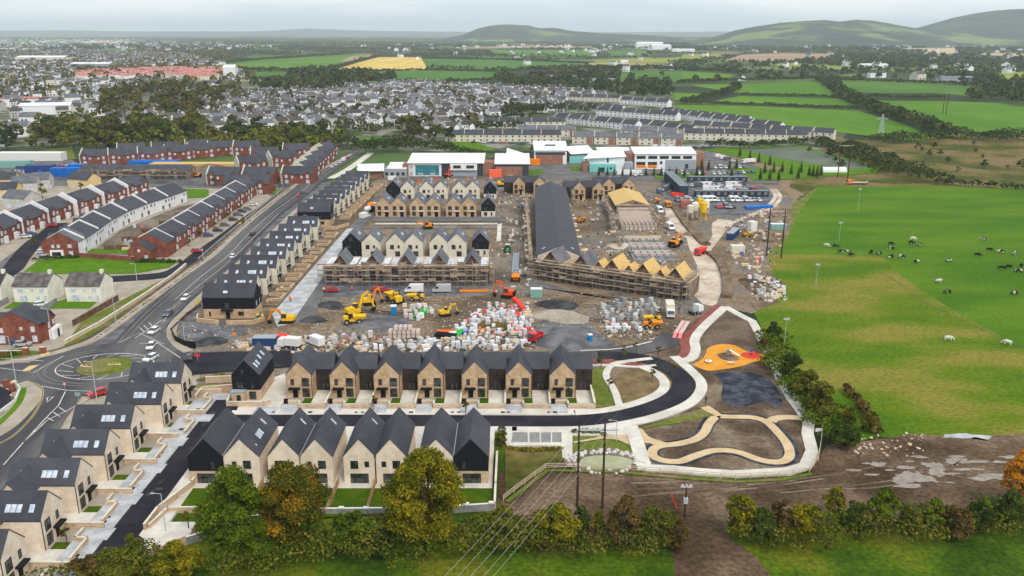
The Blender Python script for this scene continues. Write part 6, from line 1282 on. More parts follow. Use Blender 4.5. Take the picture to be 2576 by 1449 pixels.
def lines_of_trees(seed, y0, y1, n, x0, x1, h, ls, m):
    rr = random.Random(seed); pts = []
    for _ in range(n):
        y = y0*(y1/y0)**rr.random(); x = rr.uniform(x0, x1)*y; a = rr.gauss(0, .35)+(PI/2 if rr.random() < .12 else 0); L_ = rr.uniform(120, 420)*(1+y/8000); k = int(L_/(h*1.1))
        for i in range(k):
            q = (x+math.cos(a)*L_*i/k+rr.gauss(0, h*.3), y+math.sin(a)*L_*i/k+rr.gauss(0, h*.3))
            if not infield(*q): pts.append(q)
    rs = np.random.RandomState(seed); P = np.array(pts); N = len(P); per = 9; idx = np.repeat(np.arange(N), per); M = len(idx); hh = h*(.5+.9*rs.rand(N))
    d = rs.randn(M, 3); d /= np.linalg.norm(d, axis=1)[:, None]; d[:, 2] = np.abs(d[:, 2]); pos = np.zeros((M, 3)); pos[:, :2] = P[idx]+d[:, :2]*(hh[idx]*.55)[:, None]; pos[:, 2] = hh[idx]*.3+d[:, 2]*hh[idx]*.6
    a = rs.randn(M, 3); a[:, 2] *= .5; a /= np.linalg.norm(a, axis=1)[:, None]; b = np.cross(a, d); s = (ls*(.6+.6*rs.rand(M)))[:, None]
    v = np.stack([pos-a*s, pos-b*s, pos+a*s, pos+b*s], 1).reshape(-1, 3)
    O('distant_hedgerows', npmesh('distant_hedgerows', v, np.arange(4*M).reshape(-1, 4), m), kind='stuff')
lines_of_trees(5, 1700, 4200, 150, -.62, .62, 8, 3, 'leaf_far')
lines_of_trees(6, 3800, 12000, 260, -.62, .62, 9, 5, 'leaf_far')
# ------------------------------------------------------------------ suburb
def small_house(wm, rm, w=9, D=8, ev=4.6, rd=7.2, wing=True, seed=0):
    ev += .5; rd = ev+2.2
    mb = MB(); k = gable_wall(0, w, 0, D, ev, rd, 'x', 0, mb); gable_roof(0, w, 0, D, ev, rd, 'x', oh=.25, mb=mb, m=1)
    if wing: gable_wall(w*.55, w*.95, -2.2, 2, ev-.6, rd-1.3, 'y', 0, mb); gable_roof(w*.55, w*.95, -2.2, 3.5, ev-.6, rd-1.3, 'y', oh=.2, mb=mb, m=1)
    mb.box(.4, D/2-.4, rd-.8, 1.2, D/2+.4, rd+.9, 0)
    for u in (1.2, 3.2): mb.box(u, -.06, .9, u+1.1, 0, 2.1, 2).box(u, -.06, 3.0, u+1.1, 0, 4.1, 2)
    mb.box(w*.7, -2.26, .9, w*.85, -2.2, 2.1, 2) if wing else mb.box(6, -.06, .9, 7.4, 0, 2.1, 2)
    for u in (1.5, 5): mb.box(u, D, .9, u+1.2, D+.06, 2.1, 2)
    return mb.mesh('suburban_house', wm, rm, 'glass')
SH = [small_house('render_white', 'slate_brown'), small_house('render_white', 'slate_grey', 10, 8, 5, 7.6, False), small_house('render_cream', 'slate_brown', 8, 9, 5, 8), small_house('render_white', 'slate_grey', 12, 7, 3.2, 5.6), small_house('render_grey', 'slate_brown', 9, 8, 5, 7.8, False), small_house('render_white', 'slate_brown', 7, 9, 5.2, 8.4)]
SR = [small_house('render_cream', 'tile_red', 22, 10, 5.2, 8.6, False), small_house('render_white', 'tile_red', 16, 9, 5.2, 8.4)]
def street_grid(poly, sx, sy, ang, jit, seed, avoid=()):
    rr = random.Random(seed); p = gp(poly); av = [gp(a) for a in avoid]; cx = sum(q[0] for q in p)/len(p); cy = sum(q[1] for q in p)/len(p); R_ = max(math.hypot(q[0]-cx, q[1]-cy) for q in p); out = []
    c, s = math.cos(ang), math.sin(ang); nx, ny = int(R_/sx)+1, int(R_/sy)+1
    for j in range(-ny, ny+1):
        for i in range(-nx, nx+1):
            u = i*sx+rr.gauss(0, jit); v = j*sy+rr.gauss(0, jit)+20*math.sin(i*sx/90+j)
            x, y = cx+c*u-s*v, cy+s*u+c*v
            if inpoly(x, y, p) and not any(inpoly(x, y, a) for a in av) and rr.random() < .9: out.append((x, y, ang+.3*math.cos(i*sx/90+j)+(PI if j % 2 else 0)+rr.gauss(0, .08)))
    return out
LW = [[(835, 285), (870, 272), (960, 265), (978, 274), (880, 290)], [(890, 348), (960, 344), (1035, 358), (990, 366), (900, 362)], [(980, 345), (1150, 345), (1250, 385), (1000, 385)], [(745, 288), (800, 280), (820, 288), (750, 296)]]
zones = [([(500, 250), (700, 238), (1000, 215), (1260, 222), (1290, 260), (1260, 300), (1190, 330), (1050, 345), (980, 320), (760, 335), (500, 338), (290, 330), (270, 300), (480, 298)], .5, 'small white walled house in the suburb left of the estate'),
         ([(1290, 225), (1420, 232), (1560, 250), (1430, 262), (1400, 285), (1290, 290)], -.3, 'small white walled house in the suburb above the estate')]
hs = []
for zi, (poly, ang, lb) in enumerate(zones):
    hs += [(x, y, a, lb) for x, y, a in street_grid(poly, 17.5, 27, ang, 1.8, 50+zi, LW)]
hs.sort(key=lambda t: t[1]); rr = random.Random(9)
extra = [(20, 345, 'white house half hidden by trees at the left edge'), (50, 318, 'white rendered house at the left edge among bushes'), (120, 282, 'long white building with dark windows at the left edge'), (225, 292, 'white gabled house among bushes near the left edge')]
def join_houses(name, items, protos, kind='stuff'):
    V = []; Fq = []; Mi = []; off = 0; mats = []
    for pi, me in enumerate(protos):
        for m in me.materials:
            if m.name not in mats: mats.append(m.name)
    data = []
    for me in protos:
        co = np.empty(len(me.vertices)*3); me.vertices.foreach_get('co', co); co = co.reshape(-1, 3); fs = [tuple(p.vertices) for p in me.polygons]; mi = [mats.index(me.materials[p.material_index].name) for p in me.polygons]; data.append((co, fs, mi))
    for x, y, a, k, s in items:
        co, fs, mi = data[k]; c, sn = math.cos(a), math.sin(a); q = co*s; V.append(np.stack([x+c*q[:, 0]-sn*q[:, 1], y+sn*q[:, 0]+c*q[:, 1], q[:, 2]], 1))
        Fq += [tuple(off+i for i in f) for f in fs]; Mi += mi; off += len(co)
    me = bpy.data.meshes.new(name); me.from_pydata(np.concatenate(V).tolist(), [], Fq)
    for m in mats: me.materials.append(MATS[m])
    me.polygons.foreach_set('material_index', Mi); me.update(); return O(name, me, kind=kind)
WT = [0, 0, 1, 1, 2, 3, 4, 5, 5]
for i, (x, y, a, lb) in enumerate(hs[:290]):
    k = rr.choice(WT); O('suburban_house', SH[k], None, (x, y, .05), a, ('white', 'white', 'cream', 'low white', 'grey', 'narrow white')[k]+' house with '+('brown', 'dark', 'brown', 'grey', 'brown', 'dark')[k]+' roof in the '+spot(x, y, [(hs[0][0]-150, hs[0][1]), (100, hs[289][1])])+' of the white suburb', 'house', 'white suburban houses', sc=rr.uniform(1.1, 1.35))
for cx, cy, lb in extra: x, y = G(cx, cy); O('suburban_house', SH[1], None, (x, y, .05), .2, lb, 'house', sc=1.5)
rest = [(x, y, a, rr.choice(WT), rr.uniform(1.1, 1.35)) for x, y, a, _ in hs[290:]]
join_houses('suburban_houses', rest, SH)
town = [t for t in street_grid([(-150, 140), (200, 128), (480, 140), (560, 165), (620, 205), (520, 232), (250, 232), (230, 300), (-200, 320), (-200, 200)], 21, 36, .3, 3, 77, [[(165, 172), (590, 170), (590, 210), (165, 210)]]) if R.random() < .55]
join_houses('town_houses', [(x, y, a, rr.choice(WT), rr.uniform(1.2, 1.6)) for x, y, a in town], SH)
mass('street_trees', [(-300, 102), (300, 102), (700, 118), (480, 132), (-300, 142)], 700, 12, 4, 'leaf_far', 14, 13)
town = [t for t in street_grid([(-300, 100), (300, 100), (700, 118), (480, 132), (200, 126), (-300, 140)], 60, 90, .3, 20, 78) if R.random() < .4]
join_houses('town_houses', [(x, y, a, rr.choice(WT), rr.uniform(1.2, 2.2)) for x, y, a in town], SH)
red = street_grid([(165, 190), (300, 178), (450, 176), (450, 196), (300, 202), (180, 202)], 24, 30, .25, 1.5, 79)
join_houses('red_roofed_terraces', [(x, y, a if a < 2 else a-PI, rr.choice((0, 1)), 1.15) for x, y, a in red], SR)
red = street_grid([(440, 180), (570, 178), (585, 190), (520, 203), (455, 208)], 24, 28, .12, 1.0, 80)
join_houses('red_roofed_terraces', [(x, y, a if a < 2 else a-PI, 0, 1.2) for x, y, a in red], SR)
far = [(x, y) for x, y in scatter([(900, 115), (2576, 115), (2576, 200), (1700, 205), (1300, 170), (900, 150)], 150, rr=random.Random(4))]
join_houses('distant_farmhouses', [(x, y, rr.uniform(0, 6.3), rr.choice(WT), rr.uniform(1, 2)) for x, y in far], SH)
def block_building(lab, cx, cy, w, D, h, m='panel_white', roofm='roof_white', rz=0, n=2):
    x, y = G(cx, cy); r = E('large_building', lab, 'building', (x-w/2, y, .1), rz)
    O('wall', MB().box(0, 0, 0, w, D, h).mesh('wall', m), r); O('roof', gable_roof(0, w, 0, D, h, h*1.25, 'x', oh=.5).mesh('roof', roofm), r); return r
for lb, cx, cy, w, D, h, m, rm, rz in [('white two storey building with flat front at the left edge', 110, 290, 48, 16, 9, 'panel_white', 'panel_white', .2), ('long white low shed at the left edge with a red band', 60, 262, 110, 20, 6, 'panel_white', 'tile_red', .05), ('white shed with a blue roofed hall in the suburb', 705, 283, 26, 16, 5, 'panel_white', 'tarp_blue', .1),
        ('large pale factory beyond the town', 100, 158, 130, 60, 14, 'render_cream', 'roof_white', 0), ('pale grey factory hall in the upper left town', 225, 172, 90, 50, 10, 'panel_grey', 'roof_white', 0), ('bright white distant works among far fields', 1635, 122, 130, 60, 24, 'panel_white', 'roof_white', 0), ('second bright white distant works building', 1665, 125, 90, 60, 18, 'panel_white', 'roof_white', .1),
        ('grey farm sheds behind the dark belt', 1400, 205, 70, 30, 8, 'panel_grey', 'roof_cabin', .1), ('white farm building beyond the brown field', 1720, 131, 90, 40, 10, 'panel_white', 'roof_white', 0), ('white long farm shed right of the middle distance', 2200, 172, 60, 25, 8, 'panel_white', 'roof_white', 0),
        ('white gabled farmhouse right of the middle distance', 2210, 196, 30, 12, 9, 'render_white', 'slate', .1), ('grey roofed sheds below the far right woods', 2410, 206, 55, 20, 7, 'panel_grey', 'roof_cabin', .05), ('cluster of white farm sheds among trees beyond the estate', 1500, 212, 60, 22, 7, 'render_white', 'roof_cabin', 0), ('white block at the end of the red roofed terraces', 578, 196, 22, 16, 18, 'panel_white', 'panel_white', 0)]:
    block_building(lb, cx, cy, w, D, h, m, rm, rz)
# ------------------------------------------------------------------ vehicles and machines (forward is +x)
WH = {}
def wheel(par, x, y, r=.33, w=.24):
    k = (r, w)
    if k not in WH:
        m = MB().tube((0, -w/2, 0), (0, w/2, 0), r, n=12); WH[k] = (m.mesh('wheel', 'rubber'), MB().tube((0, -w/2-.01, 0), (0, w/2+.01, 0), r*.55, n=10).mesh('rim', 'steel'))
    o = O('wheel', WH[k][0], par, (x, y, r)); O('rim', WH[k][1], o); return o
def car_parts(paint, L_=4.2, W_=1.76, h=1.46, hatch=True):
    b = MB(); xr, xf = -L_/2, L_/2; w = W_/2
    prof = [(xr+.05, .28), (xf-.1, .28), (xf, .5), (xf-.05, .72), (xf-1.05, .92), (xr+.15, .95), (xr, .7)]
    b.exty([(x, z) for x, z in prof], -w, w)
    g = MB(); a = [(xr+(.15 if hatch else .7), -w+.06, .93), (xf-1.0, -w+.06, .9), (xf-1.0, w-.06, .9), (xr+(.15 if hatch else .7), w-.06, .93)]; t = [(xr+(.5 if hatch else 1.1), -w+.22, h-.07), (xf-1.85, -w+.22, h-.05), (xf-1.85, w-.22, h-.05), (xr+(.5 if hatch else 1.1), w-.22, h-.07)]
    g.hexa(a+t); r = MB(); r.hexa([(p[0], p[1], p[2]-.02) for p in t]+[(p[0]*.97, p[1]*.96, h) for p in t])
    l = MB().box(xf-.12, -w+.1, .55, xf+.01, -w+.42, .7).box(xf-.12, w-.42, .55, xf+.01, w-.1, .7); tl = MB().box(xr-.01, -w+.06, .6, xr+.08, -w+.3, .85).box(xr-.01, w-.3, .6, xr+.08, w-.06, .85)
    return b, g, r, l, tl
def car(paint, hatch=True, L_=4.2):
    o = E('car', 'x', 'car'); b, g, r, l, tl = car_parts(paint, L_, hatch=hatch)
    O('body', b.mesh('body', paint), o); O('windows', g.mesh('windows', 'glass'), o); O('roof', r.mesh('roof', paint), o); O('headlight', l.mesh('headlight', 'cap_white'), o); O('tail_light', tl.mesh('tail_light', 'p_red'), o)
    for x in (-L_/2+.75, L_/2-.8):
        for y in (-.78, .78): wheel(o, x, y)
    return o
CP_ = {}
def put_car(paint, x, y, rz, lab, grp=None, hatch=True):
    if (paint, hatch) not in CP_: CP_[(paint, hatch)] = Proto(car('car_'+paint, hatch))
    return CP_[(paint, hatch)].place((x, y, RZ+.1), rz, lab, grp)
def pc_(cx, cy): return G(cx, cy)
c5f = lambda x, y: G(x/4, y/4+715.6)
c4f = lambda x, y: G(x/4, y/4+357.8)
UP, DN = PI/2, -PI/2
for (x, y), rz, col, lb in [(c5f(1870, 165), DN, 'white', 'white car third back in the queue towards the roundabout'), (c5f(1695, 325), DN, 'grey', 'dark grey car between two white cars on the main road'), (c5f(1553, 500), DN-.1, 'white', 'white car waiting at the give way line of the roundabout'),
        (c5f(1525, 655), DN+.15, 'white', 'white car entering the roundabout'), (c5f(1520, 775), DN-.3, 'white', 'white car half hidden behind the first cream house roof'), (c5f(1915, 765), UP+.15, 'navy', 'dark blue car leaving into the site road'), (c5f(985, 1130), .75+PI, 'red', 'bright red car leaving the roundabout behind the left houses'),
        (c4f(2352, 1170), UP, 'white', 'white car driving up the main road beside the long dark fence'), (G(636, 594), UP, 'black', 'black car far up the main road before the long row'), (G(752, 497), UP, 'red', 'dark red car near the second junction'), (G(762, 489), .2, 'grey', 'grey car crossing the second junction')]:
    put_car(col, x, y, rz, lb)
for i, (zx, zy, col) in enumerate([(2100, 955, 'blue'), (2195, 905, 'black'), (2265, 850, 'grey'), (2350, 795, 'black'), (2395, 745, 'grey'), (2440, 712, 'black'), (2490, 690, 'grey'), (2550, 645, 'white'), (1985, 1115, 'red')]):
    put_car(col, *c4f(zx, zy), .1, f'{col} car on a pale drive of the main road terrace, {ORD[i]} up the slope' if i < 8 else 'bright red car parked at the road bend beside the brick end house', 'cars on the terrace drives')
for i, (zx, zy, col, lb) in enumerate([(520, 855, 'red', 'dark red car on a drive of the upper left terrace'), (320, 945, 'blue', 'blue car on a drive of the upper left terrace'), (265, 970, 'white', 'white car with orange stripe beside the blue car'), (430, 1130, 'white', 'white car beside the left brick end house'), (450, 1155, 'silver', 'silver car parked next to the white car at the left brick end house'), (310, 1365, 'silver', 'silver car behind the cream rendered houses'), (480, 1065, 'black', 'black car on the drive above the left brick end house')]):
    put_car(col, *c4f(zx, zy), .3, lb)
put_car('blue', *c5f(180, 605), .2, 'dark blue car beside the large brick house'); put_car('silver', *c5f(235, 632), .2, 'silver car nosing out from the brick house drive'); put_car('white', *c5f(420, 228), .4, 'white car on the lane behind the brick house')
# car park: small cars one mesh each
def mini(paint): 
    b, g, r, l, tl = car_parts(paint); mb = MB()
    for k, q in enumerate((b, g, r)):
        o = len(mb.v); mb.v += q.v; mb.f += [tuple(o+i for i in f) for f in q.f]; mb.m += [1 if k == 1 else 0]*len(q.f)
    for x in (-1.35, 1.3):
        for y in (-.78, .78): mb.tube((x, y-.1, .32), (x, y+.1, .32), .32, n=8, m=2)
    return mb.mesh('parked_car', 'car_'+paint, 'glass', 'rubber')
MC = {c: mini(c) for c in ('white', 'silver', 'black', 'red', 'blue', 'grey', 'navy')}
def van_mesh(paint, L_=5.4, h=2.3, mini_=True):
    mb = MB(); w = .98; x0, x1 = -L_/2, L_/2
    mb.exty([(x0, .35), (x1-.1, .35), (x1, .8), (x1-.25, 1.15), (x1-1.35, h-.1), (x1-1.8, h), (x0+.05, h), (x0, h-.2)], -w, w, 0)
    mb.hexa([(x1-.42, -w+.1, 1.2), (x1-.3, -w+.1, 1.22), (x1-.3, w-.1, 1.22), (x1-.42, w-.1, 1.2), (x1-1.3, -w+.18, h-.2), (x1-1.22, -w+.18, h-.18), (x1-1.22, w-.18, h-.18), (x1-1.3, w-.18, h-.2)], 1)
    mb.hexa([(x1-1.9, -w-.01, 1.25), (x1-.65, -w-.01, 1.25), (x1-.65, w+.01, 1.25), (x1-1.9, w+.01, 1.25), (x1-1.9, -w-.01, h-.4), (x1-1.2, -w-.01, h-.4), (x1-1.2, w+.01, h-.4), (x1-1.9, w+.01, h-.4)], 1)
    for x in (x0+.95, x1-.95):
        for y in (-.85, .85): mb.tube((x, y-.12, .36), (x, y+.12, .36), .36, n=10, m=2)
    return mb
VM = {c: van_mesh(c).mesh('van', 'car_'+c, 'glass', 'rubber') for c in ('white', 'silver', 'red', 'grey')}
rr = random.Random(21)
def prow(a, b, n, lab, grp, rz, vans=.4, cols=('white', 'white', 'white', 'silver', 'black', 'red', 'grey', 'blue')):
    a = G(*a); b = G(*b)
    for i in range(n):
        t = (i+.5)/n; x = a[0]+(b[0]-a[0])*t; y = a[1]+(b[1]-a[1])*t; v = rr.random() < vans; c = rr.choice(('white', 'white', 'silver', 'grey') if v else cols)
        O('van' if v else 'parked_car', VM[c] if v else MC[c], None, (x+rr.uniform(-.2, .2), y+rr.uniform(-.4, .4), .3), rz+rr.gauss(0, .05), f'{c} {"van" if v else "car"}, {ORD[i]} from the left {lab}', 'van' if v else 'car', grp)
prow((1698, 507), (1915, 507), 19, 'in front of the dark site cabins', 'front row of the site car park', DN)
prow((1738, 470), (1870, 468), 10, 'behind the dark cabins in the rear car park row', 'rear row of the site car park', 0, .6); prow((1775, 480), (1900, 478), 11, 'in the second row behind the dark cabins', 'second rear row of the site car park', 0, .5)
prow((1655, 488), (1688, 470), 5, 'at the left of the two storey cabins', 'vehicles left of the cabins', UP, .7)
prow((1590, 443), (1780, 438), 13, 'under the small dark trees before the school wing', 'cars in front of the school', DN, .1); prow((1790, 440), (1900, 436), 9, 'in the school car park by the conical trees', 'cars in the school car park', DN, .1)
prow((1800, 395), (1850, 410), 4, 'by the bus at the school road', 'cars on the school road', .4, .3); prow((1780, 425), (1880, 424), 8, 'in the upper school car park', 'upper school car park', DN, .1)
prow((1800, 524), (1850, 524), 5, 'in the line beside the silos', 'cars beside the silos', DN, .3); prow((40, 425), (180, 420), 9, 'in the container yard at the left edge', 'vehicles in the container yard', 0, .3)
prow((830, 425), (880, 398), 5, 'on the pale strip of the upper main road', 'cars by the upper main road', UP, .3); prow((1180, 360), (1400, 366), 9, 'in front of the nearest estate row', 'cars in the estate', 0, .1); prow((1640, 372), (1800, 374), 8, 'in front of the right estate row', 'cars in the right part of the estate', 0, .2)
for cx, cy, rz, c, lb, nm in [(1042, 736, PI, 'white', 'white panel van parked below the left scaffold', 'van'), (1111, 736, PI, 'silver', 'silver panel van parked right of the white van', 'van'), (793, 868, 2.4, 'white', 'white van with yellow roof bar parked behind the tan gables', 'van'), (1685, 577, -1.4, 'white', 'white pickup van beside the haul road', 'van'), (1659, 535, -1.5, 'white', 'white van higher up beside the haul road', 'van'), (918, 549, 1.2, 'white', 'white round backed van at the left of the tan pointed row', 'van'), (990, 455, .2, 'white', 'small white van before the grey school block', 'van')]:
    x, y = G(cx, cy); O(nm, VM[c], None, (x, y, .2), rz, lb, 'van', sc=1.12)
for cx, cy, c, lb in [(835, 736, 'red', 'pinkish red car at the left foot of the scaffold'), (966, 736, 'red', 'bright red car behind the yellow excavators'), (950, 733, 'red', 'small red car half hidden by the bright red car'), (1735, 515, 'grey', 'grey car by the red container of the car park')]: put_car(c, *G(cx, cy), .1 if c == 'red' else 1.5, lb)
def truck(cabc, lab, loc, rz, body='box', bodym='cap_white', Lb=5.5, hb=2.6):
    o = E('lorry', lab, 'lorry', loc, rz)
    O('cab', MB().exty([(Lb/2, .6), (Lb/2+1.9, .6), (Lb/2+2.0, 1.5), (Lb/2+1.7, 2.6), (Lb/2, 2.7)], -1.15, 1.15).mesh('cab', cabc), o); O('windscreen', MB().hexa([(Lb/2+1.98, -1, 1.5), (Lb/2+2.05, -1, 1.5), (Lb/2+2.05, 1, 1.5), (Lb/2+1.98, 1, 1.5), (Lb/2+1.72, -1, 2.4), (Lb/2+1.8, -1, 2.4), (Lb/2+1.8, 1, 2.4), (Lb/2+1.72, 1, 2.4)]).mesh('windscreen', 'glass'), o)
    O('chassis', MB().box(-Lb/2, -.9, .55, Lb/2+1.8, .9, .95).mesh('chassis', 'black_metal'), o)
    if body == 'box': O('cargo_box', MB().box(-Lb/2, -1.2, 1.0, Lb/2-.1, 1.2, 1.0+hb).mesh('cargo_box', bodym), o)
    elif body == 'flat': O('load_bed', MB().box(-Lb/2, -1.2, 1.0, Lb/2-.2, 1.2, 1.25).box(-Lb/2, -1.2, 1.25, -Lb/2+.1, 1.2, 2).mesh('load_bed', bodym), o)
    elif body == 'drum':
        m = MB(); 
        for a_, b_, c_, d_ in ((-2.4, .5, -1.4, 1.15), (-1.4, 1.15, .8, 1.2), (.8, 1.2, 1.9, .6)): m.tube((a_, 0, 2.3), (c_, 0, 2.2), b_, d_, 12)
        O('mixer_drum', m.mesh('mixer_drum', bodym), o)
    elif body == 'tip': O('tipper_body', MB().hexa([(-Lb/2, -1, 1.0), (Lb/2-.3, -1, 1.0), (Lb/2-.3, 1, 1.0), (-Lb/2, 1, 1.0), (-Lb/2-.3, -1.25, 2.3), (Lb/2-.2, -1.25, 2.3), (Lb/2-.2, 1.25, 2.3), (-Lb/2-.3, 1.25, 2.3)]).mesh('tipper_body', bodym), o)
    for x in (-Lb/2+.9, -Lb/2+2.1, Lb/2+1.0):
        for y in (-1.0, 1.0): wheel(o, x, y, .48, .3)
    return o
L3 = lambda cx, cy: G(cx, cy)+(.25,)
truck('car_white', 'white box lorry facing the camera right of the grey block stacks', L3(1684, 792), DN-.1, 'box', 'render_cream', 5.5, 2.7)
truck('car_white', 'white tractor lorry pulling the pink trailer', L3(1743, 792), .6, 'flat', 'steel', 2.4)
tr = E('trailer', 'long pink and red low loader trailer beside the red path', 'trailer', L3(1716, 832), math.radians(68)); O('deck', MB().box(-5.5, -1.2, .9, 5, 1.2, 1.1).mesh('deck', 'pink_block'), tr); rp_ = O('ramp', MB().hexa([(-7.6, -1.2, .1), (-5.5, -1.2, .9), (-5.5, -.2, .9), (-7.6, -.2, .1), (-7.6, -1.2, .2), (-5.5, -1.2, 1.05), (-5.5, -.2, 1.05), (-7.6, -.2, .2)]).mesh('ramp', 'p_pink'), tr); O('ramp', rp_.data, tr, (0, 1.4, 0)); O('stripe', MB().box(-5, -.15, 1.1, 5, .15, 1.14).mesh('stripe', 'p_red'), tr)
for x in (-3.8, -2.6, -1.4):
    for y in (-1, 1): wheel(tr, x, y, .45, .3)
truck('car_red', 'pinkish red pickup truck standing by the dark gravel heap', L3(1351, 856), math.radians(58)+PI, 'flat', 'car_red', 2.6); truck('car_white', 'white lorry cab and tank behind the black clad house', L3(738, 878), 2.9, 'box', 'cap_white', 4.2, 2.0)
truck('p_red', 'red tipper lorry in the middle of the haul road junction', L3(1764, 640), -2.2, 'tip', 'p_red', 4.4); truck('machine_orange', 'orange lorry at the upper end of the haul road', L3(1679, 520), DN, 'tip', 'machine_orange', 4.6)
truck('p_black', 'mixer lorry with a white drum beside the tan pointed row', L3(926, 538), 1.2, 'drum', 'cap_white', 5); truck('car_white', 'white mixer lorry with orange drum further up the lane', L3(934, 528), 1.2, 'drum', 'orange', 5)
truck('machine_orange', 'orange low loader carrying a machine at the top of the meadow', L3(2160, 465), PI, 'flat', 'timber_pale', 9); truck('car_white', 'white coach parked beside the conical trees', L3(1886, 412), .3+PI, 'box', 'cap_white', 7, 2)
def excavator(m, lab, loc, rz, s=1.0, reach=(2.6, 5.0, 5.4, 4.4, 6.2, 1.2), arm=None):
    o = E('excavator', lab, 'excavator', loc, rz, None, s); arm = arm or m
    tp = [(-2.0, .35), (-1.7, .05), (1.7, .05), (2.0, .35), (2.0, .6), (1.7, .9), (-1.7, .9), (-2.0, .6)]
    tm = MB().exty(tp, -.3, .3).mesh('track', 'rubber'); O('track', tm, o, (0, -1.1, 0)); O('track', tm, o, (0, 1.1, 0)); O('undercarriage', MB().box(-1.2, -.9, .4, 1.2, .9, 1.0).mesh('undercarriage', m), o)
    O('upper_body', MB().box(-1.6, -1.25, 1.05, 1.2, 1.25, 1.75).mesh('upper_body', m), o); O('engine_cover', MB().hexa([(-1.9, -1.2, 1.2), (-.2, -1.2, 1.7), (-.2, 1.2, 1.7), (-1.9, 1.2, 1.2), (-1.9, -1.1, 2.2), (-.2, -1.1, 2.35), (-.2, 1.1, 2.35), (-1.9, 1.1, 2.2)]).mesh('engine_cover', m), o)
    O('counterweight', MB().exty([(-2.3, 1.2), (-1.6, 1.1), (-1.6, 2.2), (-2.2, 2.1)], -1.25, 1.25).mesh('counterweight', 'black_metal' if m != 'machine_yellow' else m), o)
    cab = O('cab', MB().hexa([(-.1, .2, 1.7), (1.3, .2, 1.7), (1.3, 1.2, 1.7), (-.1, 1.2, 1.7), (0, .25, 3.0), (1.0, .25, 3.0), (1.0, 1.15, 3.0), (0, 1.15, 3.0)]).mesh('cab', 'glass'), o); O('cab_roof', MB().box(-.1, .2, 3.0, 1.1, 1.2, 3.1).mesh('cab_roof', m), cab)
    a, b, c, d, e, f = reach
    O('boom', MB().beam((1.0, -.3, 1.7), (a, -.3, b), .42, .6).beam((a, -.3, b), (c, -.3, d+.9), .4, .5).mesh('boom', arm), o); O('stick', MB().beam((c-.5, -.3, d+1.2), (e, -.3, f), .32, .4).mesh('stick', arm), o)
    O('bucket', MB().exty([(e-.9, f-.7), (e+.1, f+.1), (e+.3, f-.4), (e-.1, f-1.1), (e-.7, f-1.1)], -.9, .3).mesh('bucket', 'black_metal'), o); O('hydraulic_ram', MB().tube((1.4, -.05, 1.9), (a-.2, -.05, b-.8), .09).mesh('hydraulic_ram', 'steel'), o)
    return o
excavator('machine_yellow', 'large yellow excavator with raised boom in the middle of the yard', L3(893, 796), .55, 1.15, (2.4, 5.4, 4.0, 4.9, 5.2, 1.6)); excavator('machine_yellow', 'orange armed excavator just behind the large yellow one', L3(930, 768), .3, .95, (2.0, 4.8, 3.4, 4.6, 4.2, 1.6), 'machine_orange')
excavator('machine_yellow', 'yellow excavator digging brown earth beside the black corner house', L3(722, 815), PI, 1.05, (2.2, 3.6, 4.2, 2.8, 5.0, .9), 'machine_orange'); excavator('machine_red', 'red orange excavator facing left below the scaffold end', L3(1278, 750), PI-.2, 1.05, (2.0, 4.4, 3.6, 3.8, 4.4, 1.2))
excavator('machine_yellow', 'small yellow excavator beside the green pipe', L3(1120, 796), .5, .8, (2.2, 3.8, 4.2, 3.2, 5.0, 1.0)); excavator('machine_orange', 'orange excavator beside the haul road facing up right', L3(1696, 622), .9, 1.1, (2.0, 3.8, 3.8, 3.4, 4.6, 1.4)); excavator('machine_orange', 'orange excavator left of the dark green lorry in the far left yard', L3(497, 447), PI, 1.0)
excavator('machine_yellow', 'yellow excavator between the black pointed houses and the school', L3(1262, 470), .2, 1.1); excavator('machine_red', 'red excavator in front of the teal school glazing', L3(1125, 448), 1.2, 1.0); excavator('machine_orange', 'orange excavator in the trench behind the cream pointed row', L3(1076, 576), PI+.3, 1.0, (2.4, 3.0, 4.2, 2.2, 5.2, .8))
def dumper(m, lab, loc, rz, s=1.0):
    o = E('dumper', lab, 'dumper', loc, rz, None, s); O('skip', MB().hexa([(.3, -.8, .9), (2.0, -.8, 1.0), (2.0, .8, 1.0), (.3, .8, .9), (-.1, -1.1, 1.9), (2.7, -1.1, 1.7), (2.7, 1.1, 1.7), (-.1, 1.1, 1.9)]).mesh('skip', m), o)
    O('chassis', MB().box(-2.2, -.7, .6, 1.8, .7, 1.0).box(-2.2, -.75, 1.0, -1.0, .75, 1.7).mesh('chassis', m), o); O('seat', MB().box(-1.0, -.3, 1.0, -.5, .3, 1.5).mesh('seat', 'rubber'), o); O('roll_bar', MB().beam((-1.1, -.7, 1.0), (-1.1, -.7, 2.6), .1, .1).beam((-1.1, .7, 1.0), (-1.1, .7, 2.6), .1, .1).beam((-1.1, -.75, 2.6), (-1.1, .75, 2.6), .1, .1).mesh('roll_bar', 'black_metal'), o)
    for x in (-1.5, 1.2):
        for y in (-1.0, 1.0): wheel(o, x, y, .6, .45)
    return o
